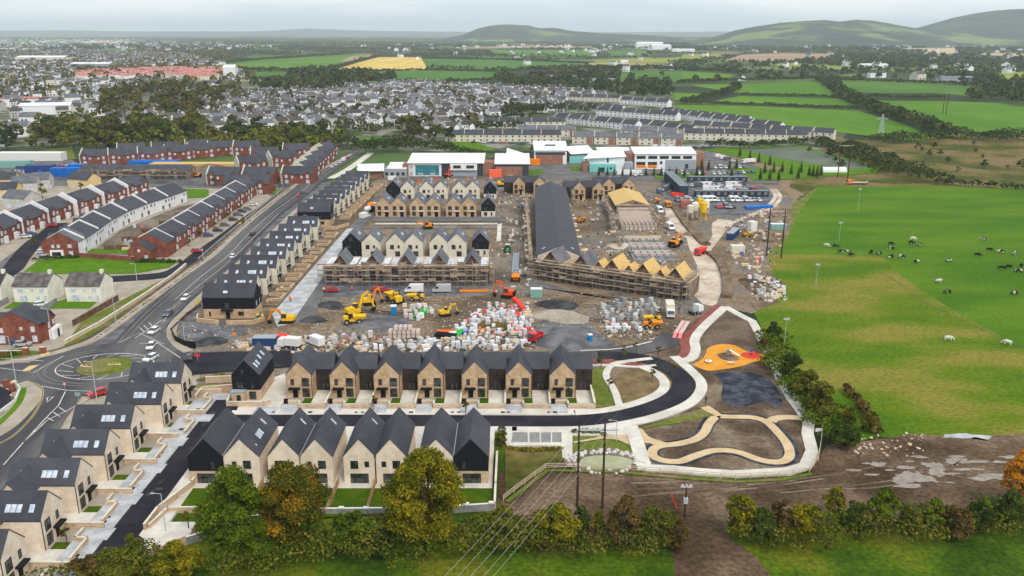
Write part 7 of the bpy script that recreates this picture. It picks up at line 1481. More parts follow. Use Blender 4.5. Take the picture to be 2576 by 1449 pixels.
for m, lb, cx, cy, rz, s in [('machine_yellow', 'yellow dumper standing in front of the large yellow excavator', 890, 815, .2, 1.3), ('machine_yellow', 'yellow loader with raised body left of the blue toilet cabin', 992, 762, 2.2, 1.5), ('machine_yellow', 'yellow dumper right of the raised yellow loader', 1048, 757, PI, 1.1), ('machine_orange', 'orange dumper with black tyres beside the end of the slanting scaffold', 1297, 707, DN, 1.2),
        ('machine_orange', 'orange dumper right of the long slate roof', 1462, 560, 1, 1.0), ('machine_orange', 'orange dumper beside the upper haul road', 1648, 512, .2, 1.1), ('machine_yellow', 'yellow dumper behind the yellow excavator near the school', 1275, 462, 0, 1.1), ('machine_orange', 'orange and red roller standing beside the white troughs', 1640, 827, 0, 1.1), ('machine_yellow', 'flat yellow dumper beside the orange roller', 1642, 812, PI, 1.0), ('machine_yellow', 'small yellow dumper in the container heap by the meadow', 1880, 596, .6, .9)]:
    dumper(m, lb, L3(cx, cy), rz, s)
tc_ = E('tractor', 'green and white tractor on the muddy lane between the two blocks', 'tractor', L3(1277, 635), DN); O('bonnet', MB().box(.2, -.5, .8, 2.2, .5, 1.6).mesh('bonnet', 'p_green'), tc_); O('cab', MB().box(-1.2, -.7, 1.2, .2, .7, 2.7).mesh('cab', 'glass'), tc_); O('cab_roof', MB().box(-1.3, -.8, 2.7, .3, .8, 2.85).mesh('cab_roof', 'cap_white'), tc_)
for x, r in ((-1, .9), (1.6, .6)):
    for y in (-.95, .95): wheel(tc_, x, y, r, .5)
# containers, cabins, stores
def container(m, lab, cx, cy, rz, Ln=6.1, w=2.4, h=2.5, top=None):
    o = E('container', lab, 'container', L3(cx, cy), rz); O('body', MB().box(0, 0, 0, Ln, w, h).mesh('body', m), o)
    rb = MB()
    for i in range(int(Ln/.5)): rb.box(.2+i*.5, -.05, .15, .42+i*.5, 0, h-.15)
    O('ribs', rb.mesh('ribs', m), o); O('roof', MB().box(-.03, -.03, h, Ln+.03, w+.03, h+.08).mesh('roof', top or m), o); return o
for a in [('cont_blue', 'dark blue container behind the black clad house', 636, 880, 0, 6.1, 3, 2.9, 'panel_grey'), ('p_red', 'red container between the blue container and the white lorry', 690, 872, 0, 3.4), ('p_green', 'small green generator box left of the blue container', 641, 868, 0, 1.6, 1.2, 1.2), ('cont_blue', 'blue container with grey roof beside the haul road', 1843, 606, 1.1, 12, 2.6, 2.6, 'panel_grey'),
          ('p_teal', 'pale green cabin behind the red skip', 1335, 752, 0, 3.6, 2.4, 2.8, 'cap_white'), ('p_teal', 'white topped teal cabin beside the twin poles of the meadow', 1940, 580, 0, 6, 2.6, 2.4, 'cap_white'), ('tarp_blue', 'long blue container stack in the far left compound', 128, 447, .05, 18, 5, 5), ('tarp_blue', 'blue container block right of the blue stack', 172, 442, .05, 9, 5, 6), ('cont_blue', 'dark blue sheeted store at the left of the compound', 62, 436, .1, 16, 6, 4), ('p_teal', 'turquoise container at the left picture edge', -10, 424, .1, 20, 5, 4),
          ('cap_white', 'long white site office at the left picture edge', -10, 406, 0, 42, 8, 5), ('tarp_blue', 'flat blue sheet roof in front of the far brick row', 322, 416, 0, 30, 9, 2), ('osb', 'long plywood stack in front of the far brick row', 375, 422, 0, 52, 9, 2), ('p_red', 'red skip in the front line of the car park', 1690, 495, 0, 6, 2.4, 1.6), ('machine_yellow', 'yellow banner roofed store before the dark cabins', 1748, 493, 0, 8, 1, 2.6), ('tile_red', 'rust red container beside the silos', 1713, 525, 0, 4.6, 5, 3.4), ('tarp_blue', 'pile of blue pipes at the right of the car park', 1880, 528, .3, 14, 3, 1.0),
          ('render_cream', 'cream tank cabin in the materials yard by the meadow', 1840, 640, 0, 5, 3.4, 2.8), ('cap_white', 'white and red tank beside the dark gap store', 1888, 585, .3, 3, 3, 4), ('timber_pale', 'wooden stacked store at the end of the haul road corner', 1718, 712, 0, 4, 3, 3, 'cap_white'), ('orange', 'long orange timber beam on the ground beside the silver van', 1156, 737, 0, 9, .8, .5)]: container(*a)
pt = E('portable_toilet', 'bright blue portable toilet with white roof in the yard', 'toilet', L3(991, 792), 0); O('cabin', MB().box(-.6, -.6, 0, .6, .6, 2.2).mesh('cabin', 'p_toilet'), pt); O('roof', MB().box(-.65, -.65, 2.2, .65, .65, 2.45).mesh('roof', 'cap_white'), pt); O('door', MB().box(-.4, -.65, .1, .4, -.6, 2.0).mesh('door', 'p_toilet'), pt); pt.scale = (1.3, 1.3, 1.1)
PT = Proto(pt); PT.place(pt.location.copy(), 0, pt['label'], None, (1.3, 1.3, 1.1)); PT.place(L3(1315, 525), .1, 'blue portable toilet on the muddy lane left of the long slate roof', None, (1.1, 1.1, 1)); PT.place(L3(1484, 862), .3, 'small blue toilet at the kerb of the bending lane', None, .9)
def silo(m, lab, cx, cy, h=8):
    o = E('silo', lab, 'silo', L3(cx, cy), 0); O('tank', MB().cone((0, 0), .4, 1.5, h*.3, h*.45, 12).cone((0, 0), 1.5, 1.5, h*.45, h*.92, 12).cone((0, 0), 1.5, .3, h*.92, h, 12).mesh('tank', m), o)
    for x in (-1.2, 1.2):
        for y in (-1.2, 1.2): O('leg', MB().beam((x, y, 0), (x, y, h*.5), .18, .18).mesh('leg', m), o)
silo('machine_yellow', 'front yellow silo beside the car park', 1768, 556, 8.5); silo('machine_yellow', 'second yellow silo behind the front one', 1758, 545, 8.5); silo('render_cream', 'pale cream silo left of the yellow silos', 1735, 552, 6.5); silo('cap_white', 'white silo between the yellow silos', 1747, 550, 7.5); silo('cap_white', 'low white silo right of the yellow silos', 1775, 540, 7)
# ------------------------------------------------------------------ heaps and materials
def heap(lab, cx, cy, rx, ry, h, m, seed=1):
    x, y = G(cx, cy); rs = np.random.RandomState(seed); nr, na = 9, 26; v = [(0, 0, h)]; f = []
    ph = rs.rand(4)*6
    for i in range(1, nr+1):
        for j in range(na):
            a = 2*PI*j/na; q = i/nr; w = 1+.16*math.sin(2*a+ph[0])+.1*math.sin(3*a+ph[1])+.05*rs.randn()*q
            z = h*max(0, (1-q)**.9*(1+.18*math.sin(3*a+ph[2])*q)+.02*rs.randn()) if i < nr else 0
            v.append((rx*q*w*math.cos(a), ry*q*w*math.sin(a), z))
    mb = MB(); mb.v = v
    for j in range(na): mb.f.append((0, 1+j, 1+(j+1) % na)); mb.m.append(0)
    for i in range(nr-1):
        for j in range(na): a = 1+i*na+j; b = 1+i*na+(j+1) % na; mb.f.append((a, a+na, b+na, b)); mb.m.append(0)
    o = O('spoil_heap', mb.mesh('spoil_heap', m), None, (x, y, .15), 0, lab, 'heap')
    for p in o.data.polygons: p.use_smooth = True
    return o
for i, a in enumerate([('round dark grey stone heap left of the yellow excavators', 832, 770, 4, 4, 1.6, 'gravel_dark'), ('dark gravel heap above the sand heap at the right', 1402, 770, 6.2, 5, 2.2, 'gravel_dark'), ('pale sand heap below the dark gravel heap', 1408, 797, 8.5, 6, 2.0, 'sand'), ('large blue grey gravel heap beside the bending lane', 1428, 852, 9, 8, 2.4, 'gravel'), ('brown earth heap beside the digging excavator', 745, 826, 4.2, 4, 1.4, 'earth_heap'),
        ('black sheeted spoil heap right of the digging excavator', 785, 808, 4.5, 2.6, 1.6, 'gravel_dark'), ('long low gravel heap in the middle of the yard', 960, 812, 8, 5, 1.2, 'gravel'), ('brown earth mound by the far left compound', 525, 425, 12, 10, 3, 'earth_heap'), ('dark heap at the left of the yard', 525, 862, 5, 3.5, 1.2, 'gravel_dark'), ('earth heap behind the trees of the haul road', 1600, 612, 4, 4, 1.3, 'earth_heap'), ('pale rubble heap in front of the foundation slab', 1560, 620, 5, 5, 1.6, 'haul'), ('rubble heap beside the haul road junction', 1745, 590, 4, 5, 1.6, 'earth_heap'), ('muddy heap at the meadow edge below the yard', 1905, 720, 6, 8, 1.3, 'mud'), ('brown brush heap among the white pallets', 1245, 822, 5, 4, 1.4, 'leaf_brown'), ('dark brown soil patch mound inside the path loop of the park', *c5b([(1700, 470)])[0], 2.4, 2.0, .35, 'soil_dark')]): heap(*a, seed=i+1)
def pallet_proto(m, w=1.1, d=1.1, h=1.1, name='wrapped_pallet'):
    o = E(name, 'x', 'pallet'); O('pallet', MB().box(-w/2, -d/2, 0, w/2, d/2, .14).mesh('pallet', 'timber'), o)
    mb = MB().hexa([(-w/2+.02, -d/2+.02, .14), (w/2-.02, -d/2+.02, .14), (w/2-.02, d/2-.02, .14), (-w/2+.02, d/2-.02, .14), (-w/2+.07, -d/2+.06, h), (w/2-.05, -d/2+.07, h), (w/2-.07, d/2-.05, h), (-w/2+.05, d/2-.07, h)])
    O('load', mb.mesh('load', m), o); return o
PP = dict(w=Proto(pallet_proto('wrap', h=1.3)), g=Proto(pallet_proto('wrap_grey', h=1.5)), p=Proto(pallet_proto('pink_block', 1.2, 1.0, 1.1)), s=Proto(pallet_proto('wrap', 2.2, 1.2, .9)), r=Proto(pallet_proto('p_red', 1.4, 1.1, .7)), t=Proto(pallet_proto('timber_pale', 2.4, 1.1, .8)), k=Proto(pallet_proto('block_grey', 1.2, 1.2, 1.9)), b=Proto(pallet_proto('p_blue', 1.3, 1.0, .7)), d=Proto(pallet_proto('tile_red', 1.1, 1.0, 1.1)))
PN = dict(w='white wrapped pallet', g='grey wrapped pallet', p='pallet of pinkish blocks', s='long white wrapped bundle', r='red topped pallet', t='pallet of pale timber', k='stack of grey blocks', b='blue topped pallet', d='pallet of red brick')
def pz(poly, n, kinds, where, md=1.25, seed=1):
    rr = random.Random(seed); pq = gp(poly)
    for x, y in scatter(poly, n, mind=md, rr=rr):
        k = rr.choice(kinds); s = rr.uniform(.85, 1.2); PP[k].place((x, y, .2), rr.gauss(.15, .25), PN[k]+' '+where+', '+spot(x, y, pq), PN[k]+' group '+where, (s, s, s*rr.uniform(.8, 1.15)))
pz([(1120, 845), (1190, 800), (1215, 768), (1262, 760), (1300, 790), (1330, 830), (1315, 850), (1245, 845), (1170, 862)], 80, 'wwwwwwsgwgrdp', 'in the big white heap of the yard', 1.3, 1)
pz([(1000, 868), (1060, 855), (1250, 858), (1330, 862), (1300, 885), (1010, 886)], 42, 'wwwwsggt', 'just behind the row of tan gables', 1.3, 2)
pz([(1010, 775), (1070, 765), (1090, 790), (1060, 812), (1015, 800)], 18, 'wggwtp', 'around the green pipe right of the blue toilet', 1.3, 3)
pz([(1508, 775), (1560, 765), (1652, 762), (1655, 795), (1600, 815), (1530, 812)], 36, 'kkkkggkg', 'in the grey block yard left of the box lorry', 1.6, 4)
pz([(1515, 812), (1600, 818), (1620, 835), (1540, 845)], 9, 'gswdt', 'on the weedy patch below the grey block yard', 1.8, 5)
pz([(1262, 800), (1300, 780), (1335, 790), (1345, 830), (1290, 850)], 22, 'ppgtwrd', 'at the right of the white heap', 1.2, 6)
pz([(1820, 625), (1900, 610), (1935, 640), (1925, 690), (1870, 680)], 20, 'ptwgrbtp', 'in the yard between haul road and meadow', 1.6, 7)
pz([(1870, 545), (1960, 520), (1990, 560), (1940, 610), (1890, 600)], 14, 'gtwkpg', 'in the rubble yard under the twin poles', 1.8, 8)
pz([(1880, 700), (1920, 690), (1925, 740), (1895, 750)], 12, 'wtg', 'on the muddy loop beside the meadow', 1.4, 9)
pz([(1925, 735), (1970, 730), (1985, 745), (1930, 760)], 5, 'wt', 'on the grass at the meadow edge', 2, 10)
pz([(1250, 550), (1325, 540), (1335, 640), (1310, 700), (1290, 620)], 10, 'gtpwd', 'littering the muddy lane left of the long roof', 2, 11)
pz([(1470, 480), (1540, 500), (1570, 560), (1530, 600), (1480, 560)], 8, 'gtppt', 'littering the yard right of the long roof', 2, 12)
pz([(575, 870), (640, 860), (720, 880), (640, 888)], 14, 'tgwp', 'beside the blue container behind the black clad house', 1.6, 13)
pz([(820, 845), (960, 850), (1000, 868), (960, 885), (830, 882)], 18, 'gtwdpg', 'in the untidy strip behind the first tan gables', 1.5, 14)
pz([(30, 425), (200, 415), (240, 430), (120, 440)], 12, 'wgrbt', 'in the far left container compound', 3, 15)
pz([(1000, 452), (1240, 448), (1240, 455), (1000, 460)], 12, 'rgwtb', 'along the school fence behind the rear pointed houses', 2.5, 16)
pz([(300, 570), (360, 560), (370, 640), (260, 640)], 8, 'tgd', 'in the back gardens between the brick terraces', 2.5, 17)
pk = 0
for lv, n in ((0, 7), (1, 7), (2, 4)):
    for i in range(n):
        for jj in (0, 1):
            x, y = G(975, 852); PP['p'].place((x+.8+i*1.25+(1.6 if lv == 2 else 0), y+jj*1.2, .25+lv*1.12), 0, ('bottom', 'middle', 'top')[lv]+f' layer block pallet of the pinkish stack, {ORD[i]} from the left, {"front" if jj == 0 else "back"} line', 'pinkish white block stack')
def pipes(lab, m, cx, cy, cx2, cy2, n, r=.28, cat='pipes'):
    a = G(cx, cy); b = G(cx2, cy2); o = E('pipe_bundle', lab, cat, (a[0], a[1], .2)); d = Vector((b[0]-a[0], b[1]-a[1], 0)); u = Vector((-d.y, d.x, 0)).normalized(); me = MB().tube((0, 0, r), tuple(d+Vector((0, 0, r))), r, n=8).mesh('pipe', m)
    for i in range(n): O('pipe', me, o, tuple(u*(i % 4)*r*2.05+Vector((0, 0, (i//4)*r*1.8))))
pipes('black plastic pipe bundle at the front of the materials heap', 'p_black', 1094, 850, 1142, 856, 8, .3); pipes('orange pipe bundle on the black pipes', 'p_orange', 1100, 840, 1148, 840, 7, .2); pipes('green pipe bundle leaning right of the black pipes', 'p_green', 1146, 852, 1170, 832, 4, .25); pipes('green ducting lying beside the small excavator', 'p_green', 1057, 802, 1078, 785, 5, .3)
pipes('blue water pipe bundle curving behind the green pipes', 'p_blue', 1166, 842, 1200, 832, 4, .18); pipes('coral pipe bundle right of the blue pipes', 'p_orange', 1200, 838, 1232, 832, 5, .2); pipes('blue grey pipes lying on the muddy lane', 'panel_grey', 1302, 690, 1305, 640, 4, .3); pipes('long white girders behind the third tan gable', 'wrap', 1070, 868, 1105, 860, 4, .3)
sk = E('skip', 'bright red bent skip chute beside the pale green cabin', 'skip', L3(1316, 780), .2); O('chute', MB().beam((0, 0, .3), (-.8, 6.2, 1.0), 1.4, .8).beam((-.8, 6.2, 1), (-1.6, 7, 1.6), 1.8, .6).mesh('chute', 'p_red'), sk)
for i, cx in enumerate((1533, 1555, 1577)): x, y = G(cx, 828); O('water_trough', MB().exty([(-.9, 0), (.9, 0), (1.1, .5), (-1.1, .5)], -.5, .5).mesh('water_trough', 'cap_white'), None, (x, y, .3), 0, f'white oval trough on the weedy patch, {ORD[i]} from the left', 'trough', 'white troughs')
# small rubble over the site
def rubble(poly, n, s0, s1, mats, seed, z=.15):
    rs = np.random.RandomState(seed); pts = np.array(scatter(poly, n, rr=random.Random(seed))); N = len(pts)
    cube = np.array([(-1, -1, 0), (1, -1, 0), (1, 1, 0), (-1, 1, 0), (-.8, -.7, 1), (.9, -.8, 1), (.7, .8, 1), (-.9, .9, 1)], float); F6 = np.array([(0, 1, 5, 4), (1, 2, 6, 5), (2, 3, 7, 6), (3, 0, 4, 7), (4, 5, 6, 7)])
    s = s0+(s1-s0)*rs.rand(N)**2.5; a = rs.rand(N)*6.28; ax = s*(.6+1.4*rs.rand(N)**2); v = cube[None]*np.stack([ax, s, s*(.5+rs.rand(N))], 1)[:, None, :]
    x = v[..., 0]*np.cos(a)[:, None]-v[..., 1]*np.sin(a)[:, None]+pts[:, 0:1]; y = v[..., 0]*np.sin(a)[:, None]+v[..., 1]*np.cos(a)[:, None]+pts[:, 1:2]
    V = np.stack([x, y, v[..., 2]+z], 2).reshape(-1, 3); Q = (F6[None]+8*np.arange(N)[:, None, None]).reshape(-1, 4); mi = np.repeat(rs.randint(0, len(mats), N), 5)
    O('rubble', npmesh('rubble', V, Q, *mats, mi=mi), kind='stuff')
RM = ('pink_block', 'wrap_grey', 'timber_pale', 'gravel_dark', 'timber_dark', 'block_grey', 'haul')
rubble([(800, 845), (1000, 850), (1330, 850), (1345, 880), (1000, 890), (640, 890), (560, 870)], 1100, .1, .55, RM, 31); rubble([(1130, 850), (1200, 780), (1330, 760), (1350, 850)], 700, .1, .5, RM+('p_pink', 'wrap', 'wrap'), 32)
rubble([(1240, 480), (1340, 480), (1340, 740), (1235, 745)], 260, .1, .5, RM, 33); rubble([(1440, 480), (1700, 480), (1740, 700), (1560, 640), (1480, 600)], 520, .1, .5, RM+('soil', 'soil_dark'), 34); rubble([(1820, 560), (1960, 510), (1990, 560), (1940, 690), (1860, 700)], 420, .12, .5, RM+('tile_red', 'soil', 'soil'), 35)
rubble([(1500, 760), (1660, 760), (1660, 860), (1520, 850)], 450, .1, .5, RM, 36); rubble([(930, 446), (1330, 440), (1330, 480), (930, 500)], 260, .12, .5, RM+('p_red',), 37); rubble([(640, 700), (800, 565), (830, 570), (700, 780)], 500, .1, .5, RM, 38)
rubble([(2120, 1095), (2320, 1090), (2330, 1150), (2150, 1150)], 90, .06, .28, ('haul', 'timber_pale', 'haul'), 39); rubble([(1400, 610), (1720, 640), (1740, 700), (1330, 650)], 350, .1, .5, RM+('timber_pale', 'wrap'), 40); rubble([(1880, 690), (1960, 700), (1980, 760), (1890, 760)], 260, .1, .6, RM+('wrap', 'wrap'), 41); rubble([(30, 430), (210, 415), (440, 430), (440, 450), (120, 445)], 500, .3, 1.1, RM+('p_blue',), 42)
rubble([(400, 800), (700, 830), (1000, 740), (1700, 740), (1740, 860), (1000, 880), (480, 860)], 1500, .05, .22, RM, 43); rubble([(1400, 470), (1520, 470), (1520, 500), (1400, 520)], 150, .15, .6, RM, 44)
# boulders round the pond
def rock(seed):
    rs = np.random.RandomState(seed); mb = MB(); p = []
    for k, (z, r) in enumerate(((0, .8), (.35, 1), (.75, .75), (1.0, .3))):
        for j in range(7): a = 2*PI*j/7+k*.2; q = r*(.8+.4*rs.rand()); mb.v.append((q*math.cos(a), q*math.sin(a), z*(.9+.2*rs.rand())))
    for k in range(3):
        for j in range(7): b = k*7; mb.f.append((b+j, b+(j+1) % 7, b+7+(j+1) % 7, b+7+j)); mb.m.append(0)
    mb.f.append(tuple(range(21, 28))); mb.m.append(0); return mb.mesh('boulder', 'stone')
RK = [rock(i) for i in range(5)]; rr = random.Random(8)
for i in range(120):
    a = rr.uniform(0, 2*PI); q = rr.uniform(1.0, 1.42)
    if math.sin(a) < -.55 and rr.random() < .75: continue
    O('boulder', RK[i % 5], None, (pc[0]+5.6*q*math.cos(a), pc[1]-.4+3.4*q*math.sin(a), .2), rr.uniform(0, 6), ('pale boulder piled on the left bank of the pond' if math.cos(a) < -.4 else 'pale boulder piled on the right bank of the pond' if math.cos(a) > .4 else 'pale boulder piled on the far bank of the pond' if math.sin(a) > 0 else 'pale boulder at the near edge of the pond'), 'boulder', 'boulders round the pond', sc=rr.uniform(.28, .55))
# ------------------------------------------------------------------ poles, wires, lamps, fences
def wpole(lab, base, top, r0=.2, parts=True):
    x, y = G(*base); h = hgt(base[1], top[1]); o = E('utility_pole', lab, 'utility pole', (x, y, .1)); O('pole', MB().tube((0, 0, 0), (0, 0, h), r0, r0*.65, 8).mesh('pole', 'pole_wood'), o); return o, h
p1, h1 = wpole('left dark wooden pole of the twin power line poles before the parking bays', (1452, 1276), (1449, 1048), .24); p2_, h2 = wpole('right dark wooden pole of the twin power line poles before the parking bays', (1515, 1281), (1512, 1066), .24)
x1, y1 = p1.location[:2]; x2, y2 = p2_.location[:2]
def crossarm(par, dx0, dx1, dy, z, n=3):
    c = O('crossarm', MB().box(dx0, -.12, z-.12, dx1, .12, z+.12).mesh('crossarm', 'galv'), par); im = MB().cone((0, 0), .06, .16, 0, .2, 8).cone((0, 0), .16, .06, .2, .35, 8).mesh('insulator', 'cap_white')
    for i in range(n): O('insulator', im, c, (dx0+.3+(dx1-dx0-.6)*i/(n-1), 0, z+.12))
crossarm(p1, -.4, x2-x1+2.4, 0, h1-2.6, 4)
def wire(lab, a, b, sag=1.2, r=.022, grp='power line wires', n=14, m='wire'):
    mb = MB(); a = Vector(a); b = Vector(b); P = [a+(b-a)*(i/n)-Vector((0, 0, 4*sag*(i/n)*(1-i/n))) for i in range(n+1)]
    for i in range(n): mb.tube(P[i], P[i+1], r, n=4)
    return O('power_wire', mb.mesh('power_wire', m), None, label=lab, cat='wire', group=grp)
hA = h1-2.3; dvec = Vector((83, 174)).normalized()
for i, off in enumerate((-.2, 1.6, 3.4, 5.2, 6.6)):
    ax, ay = x1+off*.9, y1-.1; wire(f'overhead wire running to the bottom of the picture, {ORD[i]} from the left', (ax, ay, hA), (ax-55, ay-112, hA+5), 2.6, .016, m='galv')
q1, g1 = wpole('left tall dark pole of the pair at the meadow edge', (1928, 645), (1934, 522), .3); q2, g2 = wpole('right tall dark pole of the pair at the meadow edge', (1965, 650), (1972, 527), .3)
crossarm(q1, -1, 6, 0, g1-1.5)
for i in range(3): wire(f'thin overhead wire from the twin poles to the meadow pair, {ORD[i]} from the left', (x1+i*2, y1, hA), (q1.location.x+i*2, q1.location.y, g1-1.4), 4, .016)
a1, k1 = wpole('left dark pole of the pair beside the white tunnel', (2107, 447), (2112, 360), .35); a2, k2 = wpole('right dark pole of the pair beside the white tunnel', (2132, 450), (2138, 362), .35); crossarm(a1, -1, 7, 0, k1-1.5)
a3, k3 = wpole('left thin pole of the pair in the right green field', (2371, 286), (2377, 230), .4); a4, k4 = wpole('right thin pole of the pair in the right green field', (2379, 289), (2385, 232), .4); crossarm(a3, -1, 7, 0, k3-1.5)
a5, k5 = wpole('small dark pole with white insulators by the bare earth track', (1722, 1302), (1725, 1222), .18); crossarm(a5, -1.0, 1.0, 0, k5-.3); O('transformer', MB().box(-.35, -.35, k5-3.4, .35, .3, k5-2.4).mesh('transformer', 'galv'), a5)
O('marker_post', MB().beam((0, 0, 0), (-1.0, .4, 2.6), .22, .1).mesh('marker_post', 'p_red'), None, G(1703, 1283)+(.2,), 0, 'leaning red marker board beside the small dark pole', 'marker')
for i, (bx_, by_, tx, ty, lb) in enumerate([(1930+180, 608, 2111, 560, 'thin grey pole in the middle of the bright meadow'), (2158, 530, 2163, 475, 'thin grey pole high in the bright meadow'), (2052, 722, 2055, 665, 'thin grey pole on the olive part of the meadow'), (1972, 878, 1975, 802, 'thin grey pole beside the dark bush at the park path')]):
    o, h = wpole(lb, (bx_, by_), (tx, ty), .07); o.children[0].data.materials[0] = MATS['galv']; crossarm(o, -.8, .8, 0, h-.3)
def pylon(lab, cx, by, ty):
    x, y = G(cx, by); h = hgt(by, ty); o = E('pylon', lab, 'pylon', (x, y, 0)); w = h*.11; fr = MB(); t = h*.012
    for sx in (-1, 1):
        for sy in (-1, 1): O('leg', MB().beam((sx*w, sy*w, 0), (sx*w*.18, sy*w*.18, h), t, t).mesh('leg', 'galv'), o)
    for k in range(8):
        z0, z1 = h*k/8, h*(k+1)/8; a, b = w*(1-.82*k/8), w*(1-.82*(k+1)/8)
        for sy in (-1, 1): fr.beam((-a, sy*a, z0), (b, sy*b, z1), t*.6, t*.6).beam((a, sy*a, z0), (-b, sy*b, z1), t*.6, t*.6).beam((sy*a, -a, z0), (sy*b, b, z1), t*.6, t*.6)
    O('bracing', fr.mesh('bracing', 'galv'), o); O('crossarm', MB().beam((-h*.26, 0, h*.78), (h*.26, 0, h*.78), t*1.5, t*2).beam((-h*.26, 0, h*.78), (0, 0, h*.9), t, t).beam((h*.26, 0, h*.78), (0, 0, h*.9), t, t).mesh('crossarm', 'galv'), o)
pylon('pale lattice pylon in the green field beyond the pitch', 2215, 342, 287)
def lamp(lab, base, top, arm=1.2, m='galv'):
    x, y = G(*base); h = hgt(base[1], top[1]); o = E('street_lamp', lab, 'street lamp', (x, y, .2)); O('post', MB().tube((0, 0, 0), (0, 0, h), .11, .06, 8).mesh('post', m), o); O('arm', MB().tube((0, 0, h-.05), (-arm, 0, h+.1), .045, n=6).mesh('arm', m), o); O('lamp_head', MB().hexa([(-arm-.5, -.13, h+.05), (-arm+.1, -.1, h+.05), (-arm+.1, .1, h+.05), (-arm-.5, .13, h+.05), (-arm-.45, -.1, h+.16), (-arm+.05, -.08, h+.18), (-arm+.05, .08, h+.18), (-arm-.45, .1, h+.16)]).mesh('lamp_head', m), o); return o
for b_, t_, lb in [((45, 985), (26, 848), 'tall grey street lamp at the left below the west arm'), ((245, 1013), (230, 912), 'tall grey street lamp in front of the roundabout island'), ((294, 826), (280, 740), 'grey street lamp on the grass bank verge'), ((135, 876), (114, 778), 'grey street lamp beside the large brick house'), ((418, 1342), (408, 1245), 'dark street lamp at the rounded kerb of the turning head'), ((466, 870), (460, 810), 'slim lamp at the black hoarding by the roundabout'), ((346, 715), (344, 665), 'small white lamp below the curved lawn'), ((1550, 1112), (1548, 1060), 'slim grey lamp between the twin poles and the pond')]: lamp(lb, b_, t_)
for cx, cy in ((620, 577), (512, 655), (712, 470), (700, 505)): lamp(f'lamp of the main road near the {"brick pillar" if cx == 512 else "junction trees" if cx == 712 else "junction kerb" if cx == 700 else "yellow shrubs"}', (cx, cy), (cx-1, cy-38))
# chevron boards on the island and other signs
for i, (zx, zy, rz) in enumerate([(1155, 850, .15), (865, 865, -.3)]):
    x, y = c5f(zx, zy); o = E('chevron_sign', ('right', 'left')[i]+' low chevron board on the roundabout island', 'sign', (x, y, .9), rz); O('board', MB().box(-1.6, 0, 0, 1.6, .08, .35).mesh('board', 'cap_white'), o)
    for k in range(4): O('chevron', MB().exty([(-1.4+k*.75, .35), (-1.1+k*.75, .85), (-.8+k*.75, .35)], -.04, .04).mesh('chevron', 'machine_yellow' if k % 2 == 0 or i == 0 else 'p_red'), o)
def sign(lab, cx, cy, m, h=2.2, shape='round'):
    x, y = G(cx, cy); o = E('road_sign', lab, 'sign', (x, y, .2)); O('post', MB().tube((0, 0, 0), (0, 0, h), .04).mesh('post', 'galv'), o)
    if shape == 'round': O('face', MB().tube((0, -.06, h), (0, -.02, h), .35, n=14).mesh('face', m), o); O('face_centre', MB().tube((0, -.08, h), (0, -.06, h), .24, n=14).mesh('face_centre', 'cap_white'), o)
    else: O('face', MB().box(-.6, -.05, h-.4, .6, 0, h+.4).mesh('face', m), o)
sign('red ringed road sign in front of the roundabout', 166, 990, 'p_red'); sign('red ringed road sign at the estate entrance lower left', 33, 1018, 'p_red'); sign('green backed road sign beside the red car', 198, 1010, 'p_teal', 1.6, 'sq'); sign('red sign at the new asphalt lane entrance', 498, 912, 'p_red', 1.8, 'sq'); sign('yellow diamond warning sign on the main road footway', 500, 775, 'machine_yellow', 2, 'sq'); sign('white notice board on the park boundary', 2057, 1097, 'cap_white', 1.2, 'sq'); sign('orange traffic board by the wall of the black corner house', 590, 850, 'orange', 1.0, 'sq'); sign('yellow board among the parked cars on the main road', 605, 573, 'machine_yellow', 1.8, 'sq')
wall_line('hoarding', gp([(433, 843), (442, 862), (465, 874), (493, 878)]), 1.9, .12, 'p_black', 'curved black site hoarding beside the roundabout exit', cat='hoarding')
wall_line('hoarding', gp([(1265, 612), (1290, 545)]) if False else gp([(430, 835), (470, 795), (505, 770)]), .9, .2, 'timber_dark', 'low brown boundary strip left of the black corner house', cat='fence')
def rail_fence(lab, pts, h=1.2, step=2.6, rails=3, m='timber_pale', z=.15):
    p = gp(pts); o = E('rail_fence', lab, 'fence', (p[0][0], p[0][1], z)); pm = MB().box(-.06, -.06, 0, .06, .06, h).mesh('post', m)
    for a, b in zip(p, p[1:]):
        L_ = math.hypot(b[0]-a[0], b[1]-a[1]); n = max(1, int(L_/step))
        for i in range(n): O('post', pm, o, (a[0]+(b[0]-a[0])*i/n-p[0][0], a[1]+(b[1]-a[1])*i/n-p[0][1], 0))
        for k in range(rails): zz = h*(.35+.3*k); O('rail', MB().beam((a[0]-p[0][0], a[1]-p[0][1], zz), (b[0]-p[0][0], b[1]-p[0][1], zz), .05, .1).mesh('rail', m), o)
rail_fence('timber post and rail fence along the bottom edge of the park and pond', [(1266, 1262), (1320, 1220), (1372, 1182), (1440, 1180), (1540, 1183), (1620, 1190), (1740, 1200), (1850, 1208), (1960, 1202), (2030, 1190)]); rail_fence('timber post and rail fence at the right side of the park', [(2036, 1190), (2058, 1160), (2066, 1110), (2070, 1065)])
rail_fence('white topped wire fence along the far right of the meadow', [(2218, 690), (2262, 715), (2330, 765), (2420, 810), (2576, 880)], 1.0, 6, 1, 'wire')
ribbon('fence_strip', [(1266, 1262), (1372, 1182), (1540, 1184), (1740, 1202), (1850, 1210), (1960, 1204), (2036, 1190)], .9, .31, 'grass_verge', sm=False, off=-.8)
cv = MB().box(-.35, -.3, 0, .35, .3, .02).mesh('inspection_cover', 'black_metal')
